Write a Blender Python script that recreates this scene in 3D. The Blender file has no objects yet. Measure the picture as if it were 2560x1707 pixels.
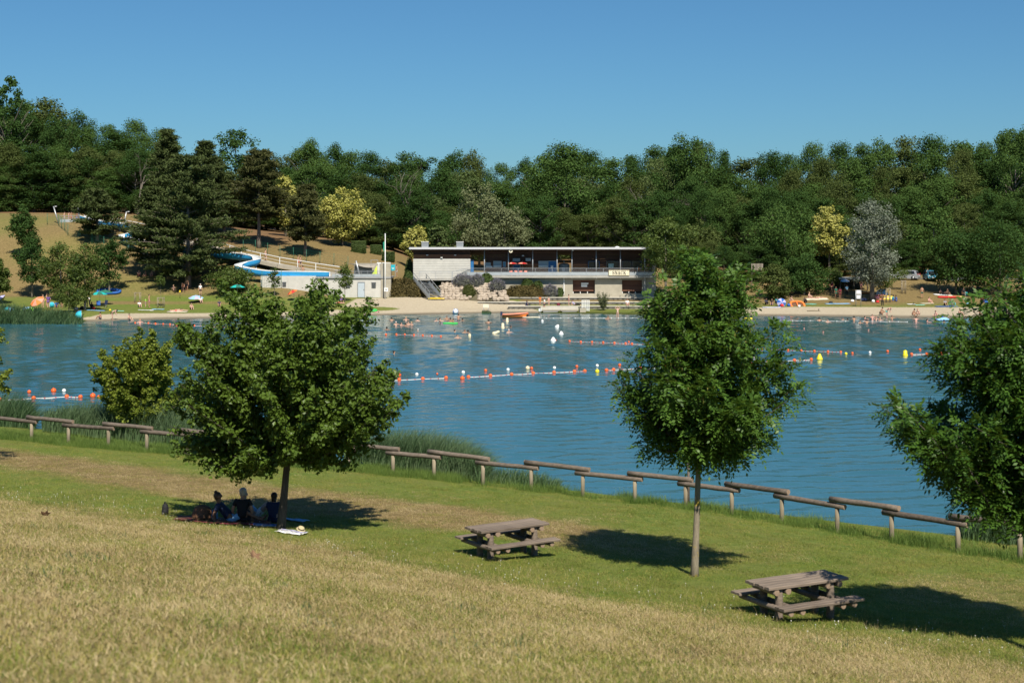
import bpy, bmesh, math, random
import numpy as np
from mathutils import Vector, Matrix, Euler

S = bpy.context.scene
COL = S.collection
R = math.radians
# ------------------------------------------------------------------ camera, sky, sun, exposure
F = 3555.6          # focal length in photograph pixels (50 mm on a 36 mm wide frame, 2560 px)
H = 9.6             # eye height above the lake
HY = 605.0          # row of the horizon in the photograph
cam_d = bpy.data.cameras.new('camera')
cam = bpy.data.objects.new('camera', cam_d)
COL.objects.link(cam)
cam.location = (0, 0, H)
cam.rotation_euler = (R(90), 0, 0)
cam_d.lens = 50.0
cam_d.sensor_width = 36.0
cam_d.shift_y = -(853.5 - HY) / 2560.0
cam_d.clip_start = 0.1
cam_d.clip_end = 9000
cam_d.dof.use_dof = True
cam_d.dof.focus_distance = 110
cam_d.dof.aperture_fstop = 2.4
S.camera = cam

SUN_EL, SUN_AZ = R(50), math.atan2(0.26, -0.965)     # azimuth clockwise from +Y
wd = bpy.data.worlds.new('World')
S.world = wd
wd.use_nodes = True
nt = wd.node_tree
nt.nodes.clear()
sky = nt.nodes.new('ShaderNodeTexSky')
sky.sky_type = 'NISHITA'
sky.sun_disc = False
sky.sun_elevation = SUN_EL
sky.sun_rotation = SUN_AZ
sky.altitude = 0
sky.air_density = 1.0
sky.dust_density = 0.5
sky.ozone_density = 10.0
hs = nt.nodes.new('ShaderNodeMix')              # the camera's white balance on the clear sky
hs.data_type = 'RGBA'
hs.blend_type = 'MULTIPLY'
hs.inputs[0].default_value = 1.0
hs.inputs[7].default_value = (0.70, 0.98, 1.0, 1)
bg = nt.nodes.new('ShaderNodeBackground')
bg.inputs['Strength'].default_value = 0.062
wo = nt.nodes.new('ShaderNodeOutputWorld')
nt.links.new(sky.outputs[0], hs.inputs[6])
nt.links.new(hs.outputs[2], bg.inputs['Color'])
nt.links.new(bg.outputs[0], wo.inputs['Surface'])

sun_d = bpy.data.lights.new('sun', 'SUN')
sun_d.energy = 4.8
sun_d.angle = R(0.53)
sun_d.color = (1.0, 0.93, 0.80)
sun = bpy.data.objects.new('sun', sun_d)
COL.objects.link(sun)
_ld = Vector((-math.sin(SUN_AZ) * math.cos(SUN_EL), -math.cos(SUN_AZ) * math.cos(SUN_EL), -math.sin(SUN_EL)))
sun.rotation_euler = _ld.to_track_quat('-Z', 'Y').to_euler()
sun.location = (20, -40, 60)

S.view_settings.view_transform = 'Standard'
S.view_settings.look = 'None'
S.view_settings.gamma = 1
S.view_settings.use_curve_mapping = False
S.view_settings.exposure = 0.5
S.render.engine = 'CYCLES'
S.cycles.use_denoising = True
try:
    S.cycles.denoiser = 'OPENIMAGEDENOISE'
    S.cycles.denoising_input_passes = 'RGB_ALBEDO_NORMAL'
    S.cycles.denoising_prefilter = 'ACCURATE'
except Exception:
    pass
S.cycles.max_bounces = 4
S.cycles.diffuse_bounces = 1
S.cycles.glossy_bounces = 2
S.cycles.transmission_bounces = 2
S.cycles.transparent_max_bounces = 6
S.cycles.caustics_reflective = False
S.cycles.caustics_refractive = False

rnd = random.Random(7)
rg = np.random.default_rng(11)

# ------------------------------------------------------------------ materials
MATS = {}
def newmat(name):
    m = bpy.data.materials.new(name)
    m.use_nodes = True
    t = m.node_tree
    t.nodes.clear()
    out = t.nodes.new('ShaderNodeOutputMaterial')
    MATS[name] = m
    return m, t, out
def N(t, typ, **kw):
    n = t.nodes.new(typ)
    for k, v in kw.items():
        if k.startswith('i_'):
            n.inputs[k[2:].replace('_', ' ')].default_value = v
        else:
            setattr(n, k, v)
    return n
def L(t, a, b): t.links.new(a, b)
def ramp(t, fac, stops):
    r = t.nodes.new('ShaderNodeValToRGB')
    e = r.color_ramp.elements
    while len(e) < len(stops): e.new(0.5)
    for el, (p, c) in zip(e, stops):
        el.position = p
        el.color = (*c, 1) if len(c) == 3 else c
    L(t, fac, r.inputs[0])
    return r.outputs[0]
def mixc(t, fac, a, b, mode='MIX'):
    m = t.nodes.new('ShaderNodeMix')
    m.data_type = 'RGBA'
    m.blend_type = mode
    for sock, v in ((m.inputs[0], fac), (m.inputs[6], a), (m.inputs[7], b)):
        if hasattr(v, 'links'): L(t, v, sock)
        else: sock.default_value = v if isinstance(v, (int, float)) else (*v, 1)
    return m.outputs[2]
def noise(t, scale, detail=4, rough=0.55, vec=None, dist=0.0):
    n = N(t, 'ShaderNodeTexNoise')
    n.inputs['Scale'].default_value = scale
    n.inputs['Detail'].default_value = detail
    n.inputs['Roughness'].default_value = rough
    n.inputs['Distortion'].default_value = dist
    if vec is not None: L(t, vec, n.inputs['Vector'])
    return n.outputs['Fac']
def coords(t, kind='Object', scale=(1, 1, 1)):
    c = N(t, 'ShaderNodeTexCoord')
    mp = N(t, 'ShaderNodeMapping')
    mp.inputs['Scale'].default_value = scale
    if kind == 'World':
        g = N(t, 'ShaderNodeNewGeometry')
        L(t, g.outputs['Position'], mp.inputs['Vector'])
    else:
        L(t, c.outputs[kind], mp.inputs['Vector'])
    return mp.outputs[0]
def mul(c, k): return tuple(min(1, v * k) for v in c)

def plain(name, col, rough=0.7, var=0.18, scale=6.0, metal=0.0, bump=0.0, kind='Object', sp=0.4):
    """a painted / cloth / plastic surface with a little uneven colour"""
    if name in MATS: return MATS[name]
    m, t, out = newmat(name)
    b = N(t, 'ShaderNodeBsdfPrincipled')
    v = coords(t, kind)
    f = noise(t, scale, 5, 0.6, v)
    c = ramp(t, f, [(0.25, mul(col, 1 - var)), (0.75, mul(col, 1 + var))])
    L(t, c, b.inputs['Base Color'])
    b.inputs['Roughness'].default_value = rough
    b.inputs['Metallic'].default_value = metal
    b.inputs['Specular IOR Level'].default_value = sp
    if bump:
        bp = N(t, 'ShaderNodeBump')
        bp.inputs['Strength'].default_value = bump
        bp.inputs['Distance'].default_value = 0.02
        L(t, noise(t, scale * 6, 4, 0.6, v), bp.inputs['Height'])
        L(t, bp.outputs[0], b.inputs['Normal'])
    L(t, b.outputs[0], out.inputs[0])
    return m

def foliage(name, dark, light, trans=0.35, rough=0.5, spec=0.3, nscale=0.5, tip=None):
    """leaf material: colour differs from leaf to leaf and from bough to bough"""
    m, t, out = newmat(name)
    g = N(t, 'ShaderNodeNewGeometry')
    oi = N(t, 'ShaderNodeObjectInfo')
    f = noise(t, nscale, 3, 0.6, g.outputs['Position'])
    a = N(t, 'ShaderNodeMath', operation='MULTIPLY_ADD')
    L(t, g.outputs['Random Per Island'], a.inputs[0]); a.inputs[1].default_value = 0.55
    L(t, f, a.inputs[2])
    a2 = N(t, 'ShaderNodeMath', operation='MULTIPLY_ADD')
    L(t, oi.outputs['Random'], a2.inputs[0]); a2.inputs[1].default_value = 0.35
    L(t, a.outputs[0], a2.inputs[2])
    stops = [(0.35, dark), (1.0, light)]
    if tip: stops = [(0.35, dark), (0.85, light), (1.15 / 1.2, tip)]
    c = ramp(t, a2.outputs[0], stops)
    b = N(t, 'ShaderNodeBsdfPrincipled')
    L(t, c, b.inputs['Base Color'])
    b.inputs['Roughness'].default_value = rough
    b.inputs['Specular IOR Level'].default_value = spec
    tr = N(t, 'ShaderNodeBsdfTranslucent')
    tc = mixc(t, 0.6, c, (0.16, 0.22, 0.02), 'MIX')
    L(t, tc, tr.inputs['Color'])
    mx = N(t, 'ShaderNodeMixShader')
    mx.inputs[0].default_value = trans
    L(t, b.outputs[0], mx.inputs[1]); L(t, tr.outputs[0], mx.inputs[2])
    L(t, mx.outputs[0], out.inputs[0])
    return m

def bark(name, a, b_, scale=8, lichen=None):
    m, t, out = newmat(name)
    b = N(t, 'ShaderNodeBsdfPrincipled')
    v = coords(t, 'Object', (1, 1, 0.25))
    f = noise(t, scale, 6, 0.65, v)
    c = ramp(t, f, [(0.3, a), (0.7, b_)])
    if lichen:
        f2 = noise(t, 5, 4, 0.6, coords(t, 'Object'))
        k = ramp(t, f2, [(0.58, (0, 0, 0)), (0.64, (1, 1, 1))])
        c = mixc(t, k, c, lichen)
    L(t, c, b.inputs['Base Color'])
    b.inputs['Roughness'].default_value = 0.9
    bp = N(t, 'ShaderNodeBump'); bp.inputs['Strength'].default_value = 0.6; bp.inputs['Distance'].default_value = 0.03
    L(t, noise(t, scale * 2, 5, 0.7, v), bp.inputs['Height']); L(t, bp.outputs[0], b.inputs['Normal'])
    L(t, b.outputs[0], out.inputs[0])
    return m

def wood(name, a, b_, grain=(2, 30, 30), rough=0.85, scale=1.5):
    m, t, out = newmat(name)
    b = N(t, 'ShaderNodeBsdfPrincipled')
    oi = N(t, 'ShaderNodeObjectInfo')
    v = coords(t, 'Object', grain)
    f = noise(t, scale, 6, 0.65, v, 0.3)
    ad = N(t, 'ShaderNodeMath', operation='MULTIPLY_ADD')
    L(t, oi.outputs['Random'], ad.inputs[0]); ad.inputs[1].default_value = 0.22; L(t, f, ad.inputs[2])
    c = ramp(t, ad.outputs[0], [(0.35, a), (0.85, b_)])
    L(t, c, b.inputs['Base Color'])
    b.inputs['Roughness'].default_value = rough
    bp = N(t, 'ShaderNodeBump'); bp.inputs['Strength'].default_value = 0.5; bp.inputs['Distance'].default_value = 0.01
    L(t, f, bp.inputs['Height']); L(t, bp.outputs[0], b.inputs['Normal'])
    L(t, b.outputs[0], out.inputs[0])
    return m

# ------------------------------------------------------------------ mesh helpers
def mesh_np(name, V, Fq, mat=None, smooth=False):
    V = np.asarray(V, dtype=np.float32).reshape(-1, 3)
    Fq = np.asarray(Fq, dtype=np.int32)
    k = Fq.shape[1]
    me = bpy.data.meshes.new(name)
    me.vertices.add(len(V)); me.vertices.foreach_set('co', V.ravel())
    me.loops.add(Fq.size); me.loops.foreach_set('vertex_index', Fq.ravel())
    me.polygons.add(len(Fq))
    me.polygons.foreach_set('loop_start', np.arange(0, Fq.size, k, dtype=np.int32))
    try: me.polygons.foreach_set('loop_total', np.full(len(Fq), k, dtype=np.int32))
    except Exception: pass
    me.polygons.foreach_set('use_smooth', np.full(len(Fq), smooth, dtype=bool))
    me.update(calc_edges=True)
    me.validate()
    if mat: me.materials.append(mat)
    return me

class MB:
    def __init__(s): s.v = []; s.f = []; s.sm = []
    def add(s, vs, fs, sm=False):
        o = len(s.v); s.v += [tuple(p) for p in vs]
        s.f += [tuple(i + o for i in f) for f in fs]; s.sm += [sm] * len(fs)
        return s
    def box(s, c, d, rz=0, rx=0, ry=0, taper=1.0):
        M = Euler((rx, ry, rz)).to_matrix(); c = Vector(c)
        vs = []
        for z in (-.5, .5):
            k = taper if z > 0 else 1
            for x, y in ((-.5, -.5), (.5, -.5), (.5, .5), (-.5, .5)):
                vs.append(c + M @ Vector((x * d[0] * k, y * d[1] * k, z * d[2])))
        return s.add(vs, [(3, 2, 1, 0), (4, 5, 6, 7), (0, 1, 5, 4), (1, 2, 6, 5), (2, 3, 7, 6), (3, 0, 4, 7)])
    def beam(s, p0, p1, w, h):
        p0 = Vector(p0); p1 = Vector(p1); d = p1 - p0
        q = d.to_track_quat('X', 'Z').to_matrix(); c = (p0 + p1) / 2; l = d.length
        vs = [c + q @ Vector((x * l, y * w, z * h)) for z in (-.5, .5) for x, y in ((-.5, -.5), (.5, -.5), (.5, .5), (-.5, .5))]
        return s.add(vs, [(3, 2, 1, 0), (4, 5, 6, 7), (0, 1, 5, 4), (1, 2, 6, 5), (2, 3, 7, 6), (3, 0, 4, 7)])
    def tube(s, path, rad, n=8, caps=True, sm=True):
        path = [Vector(p) for p in path]
        if not hasattr(rad, '__len__'): rad = [rad] * len(path)
        rings = []; up = Vector((0.13, 0.31, 1)).normalized()
        for i, p in enumerate(path):
            t = (path[min(i + 1, len(path) - 1)] - path[max(i - 1, 0)])
            t = t.normalized() if t.length > 1e-9 else Vector((0, 0, 1))
            a = t.cross(up)
            if a.length < 0.05: a = t.cross(Vector((1, 0, 0)))
            a.normalize(); b = t.cross(a)
            rings.append([p + (a * math.cos(2 * math.pi * k / n) + b * math.sin(2 * math.pi * k / n)) * rad[i] for k in range(n)])
        o = len(s.v)
        for r_ in rings: s.v += [tuple(p) for p in r_]
        for i in range(len(path) - 1):
            for k in range(n):
                s.f.append((o + i * n + k, o + i * n + (k + 1) % n, o + (i + 1) * n + (k + 1) % n, o + (i + 1) * n + k)); s.sm.append(sm)
        if caps:
            s.f.append(tuple(o + k for k in reversed(range(n)))); s.sm.append(False)
            e = o + (len(path) - 1) * n
            s.f.append(tuple(e + k for k in range(n))); s.sm.append(False)
        return s
    def lathe(s, prof, c=(0, 0, 0), n=12, sx=1, sy=1, sm=True, rot=None):
        o = len(s.v); c = Vector(c); M = rot or Matrix.Identity(3)
        for r_, z in prof:
            for k in range(n):
                a = 2 * math.pi * k / n
                s.v.append(tuple(c + M @ Vector((r_ * sx * math.cos(a), r_ * sy * math.sin(a), z))))
        for i in range(len(prof) - 1):
            for k in range(n):
                s.f.append((o + i * n + k, o + i * n + (k + 1) % n, o + (i + 1) * n + (k + 1) % n, o + (i + 1) * n + k)); s.sm.append(sm)
        s.f.append(tuple(o + k for k in reversed(range(n)))); s.sm.append(sm)
        e = o + (len(prof) - 1) * n
        s.f.append(tuple(e + k for k in range(n))); s.sm.append(sm)
        return s
    def ball(s, c, r, n=10, m=6, rot=None):
        r3 = r if hasattr(r, '__len__') else (r, r, r)
        prof = [(math.sin(math.pi * (i + .12) / (m + .24)) , -math.cos(math.pi * (i + .12) / (m + .24)) * r3[2]) for i in range(m + 1)]
        return s.lathe([(a * 1.0, z) for a, z in prof], c, n, r3[0], r3[1], True, rot)
    def prism(s, poly, y0, y1):
        """poly in (x, z), extruded along y"""
        n = len(poly)
        vs = [(x, y0, z) for x, z in poly] + [(x, y1, z) for x, z in poly]
        fs = [tuple(range(n)), tuple(reversed(range(n, 2 * n)))] + [(i + n, (i + 1) % n + n, (i + 1) % n, i) for i in range(n)]
        return s.add(vs, fs)
    def slab(s, poly, z0, z1):
        """poly in (x, y), extruded along z"""
        n = len(poly)
        vs = [(x, y, z0) for x, y in poly] + [(x, y, z1) for x, y in poly]
        fs = [tuple(reversed(range(n))), tuple(range(n, 2 * n))] + [(i, (i + 1) % n, (i + 1) % n + n, i + n) for i in range(n)]
        return s.add(vs, fs)
    def mesh(s, name, mat=None):
        me = bpy.data.meshes.new(name)
        me.from_pydata(s.v, [], s.f)
        me.polygons.foreach_set('use_smooth', s.sm)
        bm = bmesh.new(); bm.from_mesh(me)
        bmesh.ops.recalc_face_normals(bm, faces=bm.faces)
        bm.to_mesh(me); bm.free()
        if mat: me.materials.append(mat)
        return me
    def build(s, name, mat, parent=None, loc=None, rz=None):
        return link(name, s.mesh(name, mat), parent, loc, rz)

def link(name, me, parent=None, loc=None, rz=None, mat=None):
    o = bpy.data.objects.new(name, me)
    COL.objects.link(o)
    if parent: o.parent = parent
    if loc is not None: o.location = loc
    if rz is not None: o.rotation_euler = (0, 0, rz)
    if mat is not None: setmat(o, mat)
    return o
def setmat(o, m):
    if not o.data.materials: o.data.materials.append(m)
    o.material_slots[0].link = 'OBJECT'
    o.material_slots[0].material = m
    return o
def tag(o, label=None, cat=None, group=None, kind=None):
    if label: o['label'] = label
    if cat: o['category'] = cat
    if group: o['group'] = group
    if kind: o['kind'] = kind
    return o
def thing(name, label, cat, loc=(0, 0, 0), rz=0.0, group=None, sc=None):
    o = bpy.data.objects.new(name, None)
    COL.objects.link(o)
    o.empty_display_size = 0.2
    o.location = loc; o.rotation_euler = (0, 0, rz)
    if sc is not None: o.scale = sc if hasattr(sc, '__len__') else (sc, sc, sc)
    return tag(o, label, cat, group)
def copy_tree(o, loc=None, rz=None, label=None, parent=None, sc=None, rot=None):
    c = o.copy(); COL.objects.link(c)
    if parent is not None: c.parent = parent
    if loc is not None: c.location = loc
    if rz is not None: c.rotation_euler = (0, 0, rz)
    if rot is not None: c.rotation_euler = rot
    if sc is not None: c.scale = sc if hasattr(sc, '__len__') else (sc, sc, sc)
    if label: c['label'] = label
    for ch in KIDS.get(o.name, None) or [k for k in o.children]: copy_tree(ch, parent=c)
    return c
KIDS = {}
def W(px, py, d): return Vector(((px - 1280) * d / F, d, H - (py - HY) * d / F))
def X(px, d): return (px - 1280) * d / F
def Z(py, d): return H - (py - HY) * d / F
def WD(py, z=0.0): return (H - z) * F / (py - HY)
def onwater(px, py, z=0.0):
    d = WD(py); return Vector((X(px, d), d, z))
def catmull(pts, n=6):
    pts = [Vector(p) for p in pts]; out = []
    P = [pts[0] * 2 - pts[1]] + pts + [pts[-1] * 2 - pts[-2]]
    for i in range(1, len(P) - 2):
        for k in range(n):
            t = k / n
            out.append(0.5 * ((2 * P[i]) + (-P[i - 1] + P[i + 1]) * t + (2 * P[i - 1] - 5 * P[i] + 4 * P[i + 1] - P[i + 2]) * t * t + (-P[i - 1] + 3 * P[i] - 3 * P[i + 1] + P[i + 2]) * t ** 3))
    out.append(pts[-1])
    return out

# ------------------------------------------------------------------ terrain
NX, NY = 0.569, 0.822            # across the near bank, towards the lake
NEAR = [(-60, 13), (-30, 11.5), (-8, 9.0), (0, 7.95), (10, 5.85), (20, 3.4), (25, 2.22), (27.5, 1.85), (30, 1.65), (36, 1.2), (43, 0.55), (45.5, 0.22), (46.5, 0.0), (48.5, -0.6), (56, -2.2), (66, -3.2)]
_ns, _nz = np.array([a for a, b in NEAR], float), np.array([b for a, b in NEAR], float)
FARC = {
 -700: [(164, 0), (170, 1), (195, 1.2), (205, 2.2), (230, 10), (250, 15), (300, 17), (600, 25)],
 0: [(168, 0), (173, 1.1), (190, 1.2), (203, 1.9), (215, 5.5), (230, 11), (240, 13.2), (250, 14.6), (300, 17), (600, 26)],
 200: [(171, 0), (177, .9), (190, 1), (204, 1.9), (216, 6), (230, 11.5), (238, 13.3), (250, 14.4), (300, 16.5), (600, 26)],
 400: [(176.5, 0), (182, .5), (192, .8), (204, 1.9), (212, 4.2), (225, 8.5), (238, 12.8), (250, 14), (300, 16), (600, 25)],
 480: [(177.8, 0), (183, .5), (194, .8), (203, 1.9), (208, 2.8), (216, 5.5), (228, 9.5), (245, 13), (300, 15), (600, 25)],
 620: [(179.5, 0), (184, .5), (194, 1.2), (201.5, 3.2), (206, 4.3), (210, 5.3), (216, 7.2), (225, 9), (240, 11), (260, 12.5), (300, 13), (600, 22)],
 700: [(181, 0), (188, .7), (194, 1.4), (201.5, 3.0), (203, 3.3), (206, 4.4), (212, 5.6), (222, 8), (235, 10.3), (260, 11.5), (300, 12), (600, 22)],
 860: [(184.5, 0), (190, .7), (196, 1.2), (201.5, 1.7), (203, 1.9), (206, 4.3), (214, 5.2), (225, 7.9), (240, 9.7), (260, 10), (300, 11), (600, 20)],
 980: [(186.5, 0), (192, .7), (201.5, 1.7), (204, 2.2), (207, 4.3), (214, 4.9), (225, 6.5), (240, 8), (260, 8.5), (300, 10), (600, 20)],
 1060: [(188, 0), (193, .5), (201, 1.55), (203, 1.75), (205.5, 2.2), (208, 4.3), (230, 4.6), (245, 6), (260, 6.5), (300, 9), (600, 20)],
 1180: [(190.5, 0), (193, .35), (196.5, .45), (201.5, 1.5), (205, 1.7), (208, 4.3), (230, 4.6), (260, 6.5), (300, 9), (600, 20)],
 1260: [(192.3, 0), (194, .2), (196.3, .3), (201.8, 1.2), (206, 1.6), (210, 4.3), (230, 4.6), (260, 6.5), (300, 9), (600, 20)],
 1600: [(187.5, 0), (190, .25), (196.3, .35), (201.8, 1.2), (206, 1.6), (210, 4.3), (230, 4.6), (260, 6.5), (300, 9), (600, 20)],
 1720: [(186, 0), (193, .6), (200, 1.3), (206, 1.8), (212, 3.2), (230, 4.4), (260, 6), (300, 8), (600, 20)],
 1900: [(184.5, 0), (193, .8), (200, 1.2), (210, 2.2), (218, 3.5), (226, 3.9), (260, 5.5), (300, 8), (600, 20)],
 2250: [(179.7, 0), (192, .8), (199, 1.2), (208, 2.4), (218, 3.8), (226, 3.9), (260, 6), (300, 8), (600, 20)],
 2560: [(178, 0), (191, .8), (200, 1.4), (218, 3.8), (226, 3.9), (260, 6), (300, 8), (600, 20)],
 3300: [(176, 0), (191, .8), (200, 1.4), (218, 3.8), (226, 3.9), (260, 6), (300, 8), (600, 20)],
}
_cp = np.array(sorted(FARC), float)
_dd = np.concatenate([np.arange(120, 320, 0.5), np.arange(320, 620, 10)])
def _col(k):
    ks = FARC[k]; a = np.array([q[0] for q in ks], float); b = np.array([q[1] for q in ks], float)
    z = np.interp(_dd, a, b)
    z = np.where(_dd < a[0], np.maximum(-(a[0] - _dd) * 0.16, -3.2), z)
    ker = np.ones(3) / 3
    zs = np.convolve(np.pad(z, 1, 'edge'), ker, 'valid')
    return np.where(np.abs(_dd - a[0]) < 1.2, z, zs)
_tab = np.array([_col(int(k)) for k in _cp])
def _wob(x, y): return np.sin(x * .23 + 1.3) * np.sin(y * .31 + .4) + .6 * np.sin(x * .71 + y * .53) + .4 * np.sin(x * 1.3 - y * 1.1 + 2)
def hgt(x, y):
    x = np.asarray(x, float); y = np.asarray(y, float)
    s = NX * x + NY * y
    zn = np.interp(s, _ns, _nz) + np.where(s < 45, _wob(x, y) * .035, 0)
    yy = np.maximum(y, 1.0)
    px = np.clip(x / yy * F + 1280, _cp[0], _cp[-1])
    dq = np.clip(y, _dd[0], _dd[-1])
    i = np.clip(np.searchsorted(_cp, px) - 1, 0, len(_cp) - 2)
    fx = (px - _cp[i]) / (_cp[i + 1] - _cp[i])
    j = np.clip(np.searchsorted(_dd, dq) - 1, 0, len(_dd) - 2)
    fd = (dq - _dd[j]) / (_dd[j + 1] - _dd[j])
    z00 = _tab[i, j]; z10 = _tab[i + 1, j]; z01 = _tab[i, j + 1]; z11 = _tab[i + 1, j + 1]
    zf = (z00 * (1 - fx) + z10 * fx) * (1 - fd) + (z01 * (1 - fx) + z11 * fx) * fd
    zf = zf + np.where((y > 200) & (y < 320), _wob(x * .6, y * .6) * .10, 0)
    return np.where((y > 121) & (s > 66), zf, zn)
def hz(x, y): return float(hgt(x, y))
def G(px, py, d0=None, d1=None):
    """the point of the ground that the photograph shows at this pixel"""
    near = py > 1060
    a, b = (d0 or (8 if near else 160)), (d1 or (75 if near else 330))
    d = np.arange(a, b, 0.05)
    x = (px - 1280) / F * d
    zr = H - (py - HY) / F * d
    g = hgt(x, d)
    k = np.nonzero(g >= zr)[0]
    i = k[0] if len(k) else int(np.argmin(np.abs(zr - g)))
    return Vector((x[i], d[i], float(g[i])))
def GD(px, d): return Vector((X(px, d), d, hz(X(px, d), d)))
# ------------------------------------------------------------------ ground, lake
SANDROW = [(-900, 2000), (195, 2000), (205, 796), (240, 787), (300, 783.5), (480, 783), (640, 782), (820, 778), (868, 762), (885, 747), (1000, 743), (1060, 741), (1120, 741), (1290, 752), (1340, 775), (1360, 2000), (1640, 2000), (1680, 780), (1720, 772), (1900, 769), (2000, 767), (2250, 768), (2560, 768), (3400, 768)]
_sp, _sr = np.array([a for a, b in SANDROW], float), np.array([b for a, b in SANDROW], float)
def smooth(a, b, v):
    t = np.clip((v - a) / (b - a), 0, 1); return t * t * (3 - 2 * t)
def near_dry(x, y):
    s = NX * x + NY * y
    t = NY * x - NX * y
    w = _wob(x * .8, y * .8)
    m = 1 - smooth(24.2, 28.2, s + w * .7)
    m = m * (.76 + .13 * _wob(x * 1.7 + 3, y * 1.7) - .42 * smooth(.1, 1.3, _wob(x * .33 + 5, y * .5)))
    band = smooth(30.6, 32.2, s + w * .5) * (1 - smooth(34.2, 36.6, s + w * .5)) * (1 - smooth(-28, -12, t + w * 2)) * .95
    band2 = smooth(29.5, 32, s) * (1 - smooth(35, 40, s)) * smooth(-.1, .8, _wob(x * .55 + 9, y * .55)) * .42
    return np.clip(np.maximum(np.maximum(m, band), band2), 0, 1)
def build_ground():
    def rng_(a, b, st): return np.arange(a, b, st)
    xs = np.concatenate([[-6000, -3000, -1500, -800, -500, -350, -260, -210, -180], rng_(-160, -40, 1.3), rng_(-40, 40, .8), rng_(40, 160.1, 1.3), [180, 210, 260, 350, 500, 800, 1500, 3000, 6000]])
    ys = np.concatenate([[-600, -200, -100, -60], rng_(-40, 4, 2), rng_(4, 62, .7), rng_(62, 165, 8), rng_(165, 262, .55), rng_(262, 330, 4), [345, 370, 400, 450, 520, 610, 800, 1500, 3000, 6000]])
    Xg, Yg = np.meshgrid(xs, ys)
    Zg = hgt(Xg, Yg)
    # a long way off the land keeps rolling gently
    V = np.stack([Xg, Yg, Zg], -1).reshape(-1, 3)
    nx, ny = len(xs), len(ys)
    idx = np.arange(nx * ny).reshape(ny, nx)
    Fq = np.stack([idx[:-1, :-1], idx[:-1, 1:], idx[1:, 1:], idx[1:, :-1]], -1).reshape(-1, 4)
    me = mesh_np('ground', V, Fq, None, True)
    x, y, z = V[:, 0], V[:, 1], V[:, 2]
    d = np.maximum(y, 1)
    px = x / d * F + 1280; row = HY + (H - z) * F / d
    far = y > 110
    dry = np.where(far, 0, near_dry(x, y))
    w = _wob(x * .35, y * .35)
    # the far side: lawn by the water, straw on the slopes
    lawn = smooth(735, 748, row + w * 3) * np.where(px < 1300, 1, smooth(752, 768, row + w * 3))
    fd = .86 - .7 * lawn
    fd = np.where(px < 640, np.maximum(fd, .95 * smooth(750, 755, row) * (1 - smooth(759, 764, row)) * smooth(150, 330, px)), fd)
    fd = fd - .36 * smooth(-.2, 1.1, _wob(x * .16 + 4, y * .22)) * (px < 700)
    fd = np.where((px > 1640) & (px < 3400), fd * .98, fd)
    dry = np.where(far, fd, dry)
    edge = np.interp(px, _sp, _sr)
    sand = np.where(far & (row < 900) & (row > 735), np.clip((row - edge) / 6 + .5, 0, 1), 0)
    tongue = np.exp(-(((px - 915) / 85) ** 2 + ((row - 772) / 5.5) ** 2) ** 2)
    sand = np.clip(sand - tongue * 1.2, 0, 1)
    sand = np.maximum(sand, np.where(far & (z < -.02), 1, 0))
    litter = np.where(far, smooth(236, 252, y) * np.where(px < 520, smooth(250, 262, y), 1) * .9, 0)
    litter = np.maximum(litter, np.where(far, .75 * np.exp(-(((px - 640) / 150) ** 2 + ((row - 590) / 30) ** 2)), 0))
    col = np.stack([np.clip(dry, 0, 1), sand, np.clip(litter, 0, 1), np.ones_like(dry)], -1).astype(np.float32)
    at = me.color_attributes.new('mask', 'FLOAT_COLOR', 'POINT')
    at.data.foreach_set('color', col.ravel())
    m, t, out = newmat('ground_mat')
    b = N(t, 'ShaderNodeBsdfPrincipled')
    a = N(t, 'ShaderNodeAttribute', attribute_name='mask')
    sep = N(t, 'ShaderNodeSeparateColor'); L(t, a.outputs['Color'], sep.inputs[0])
    g = N(t, 'ShaderNodeNewGeometry'); P = g.outputs['Position']
    n1 = noise(t, .35, 5, .6, P); n2 = noise(t, 3.5, 6, .7, P); n3 = noise(t, 22, 4, .7, P)
    nm = N(t, 'ShaderNodeMath', operation='MULTIPLY_ADD'); L(t, n3, nm.inputs[0]); nm.inputs[1].default_value = .5; L(t, n2, nm.inputs[2])
    green = ramp(t, nm.outputs[0], [(.45, (.040, .075, .012)), (.72, (.115, .16, .028)), (1.0, (.19, .22, .048))])
    green = mixc(t, ramp(t, n1, [(.42, (0, 0, 0)), (.66, (.65, .65, .65))]), green, (.17, .165, .045))
    straw = ramp(t, nm.outputs[0], [(.42, (.085, .062, .025)), (.72, (.185, .135, .056)), (1.0, (.28, .205, .09))])
    sandc = ramp(t, nm.outputs[0], [(.4, (.30, .25, .175)), (.75, (.42, .355, .255)), (1, (.50, .43, .32))])
    lit = ramp(t, nm.outputs[0], [(.4, (.06, .04, .022)), (.8, (.20, .12, .06))])
    def thr(ch, lo, hi, k=.7):
        q = N(t, 'ShaderNodeMath', operation='MULTIPLY_ADD'); L(t, n2, q.inputs[0]); q.inputs[1].default_value = k
        L(t, sep.outputs[ch], q.inputs[2])
        mp = N(t, 'ShaderNodeMapRange'); L(t, q.outputs[0], mp.inputs[0])
        mp.inputs[1].default_value = lo; mp.inputs[2].default_value = hi
        return mp.outputs[0]
    c = mixc(t, thr(0, .45, 1.1), green, straw)
    c = mixc(t, thr(2, .55, 1.0), c, lit)
    c = mixc(t, thr(1, .72, .98), c, sandc)
    # wet rim of the beach
    sx = N(t, 'ShaderNodeSeparateXYZ'); L(t, P, sx.inputs[0])
    wet = N(t, 'ShaderNodeMapRange'); L(t, sx.outputs[2], wet.inputs[0])
    wet.inputs[1].default_value = .10; wet.inputs[2].default_value = .24; wet.inputs[3].default_value = .42; wet.inputs[4].default_value = 1
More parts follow.
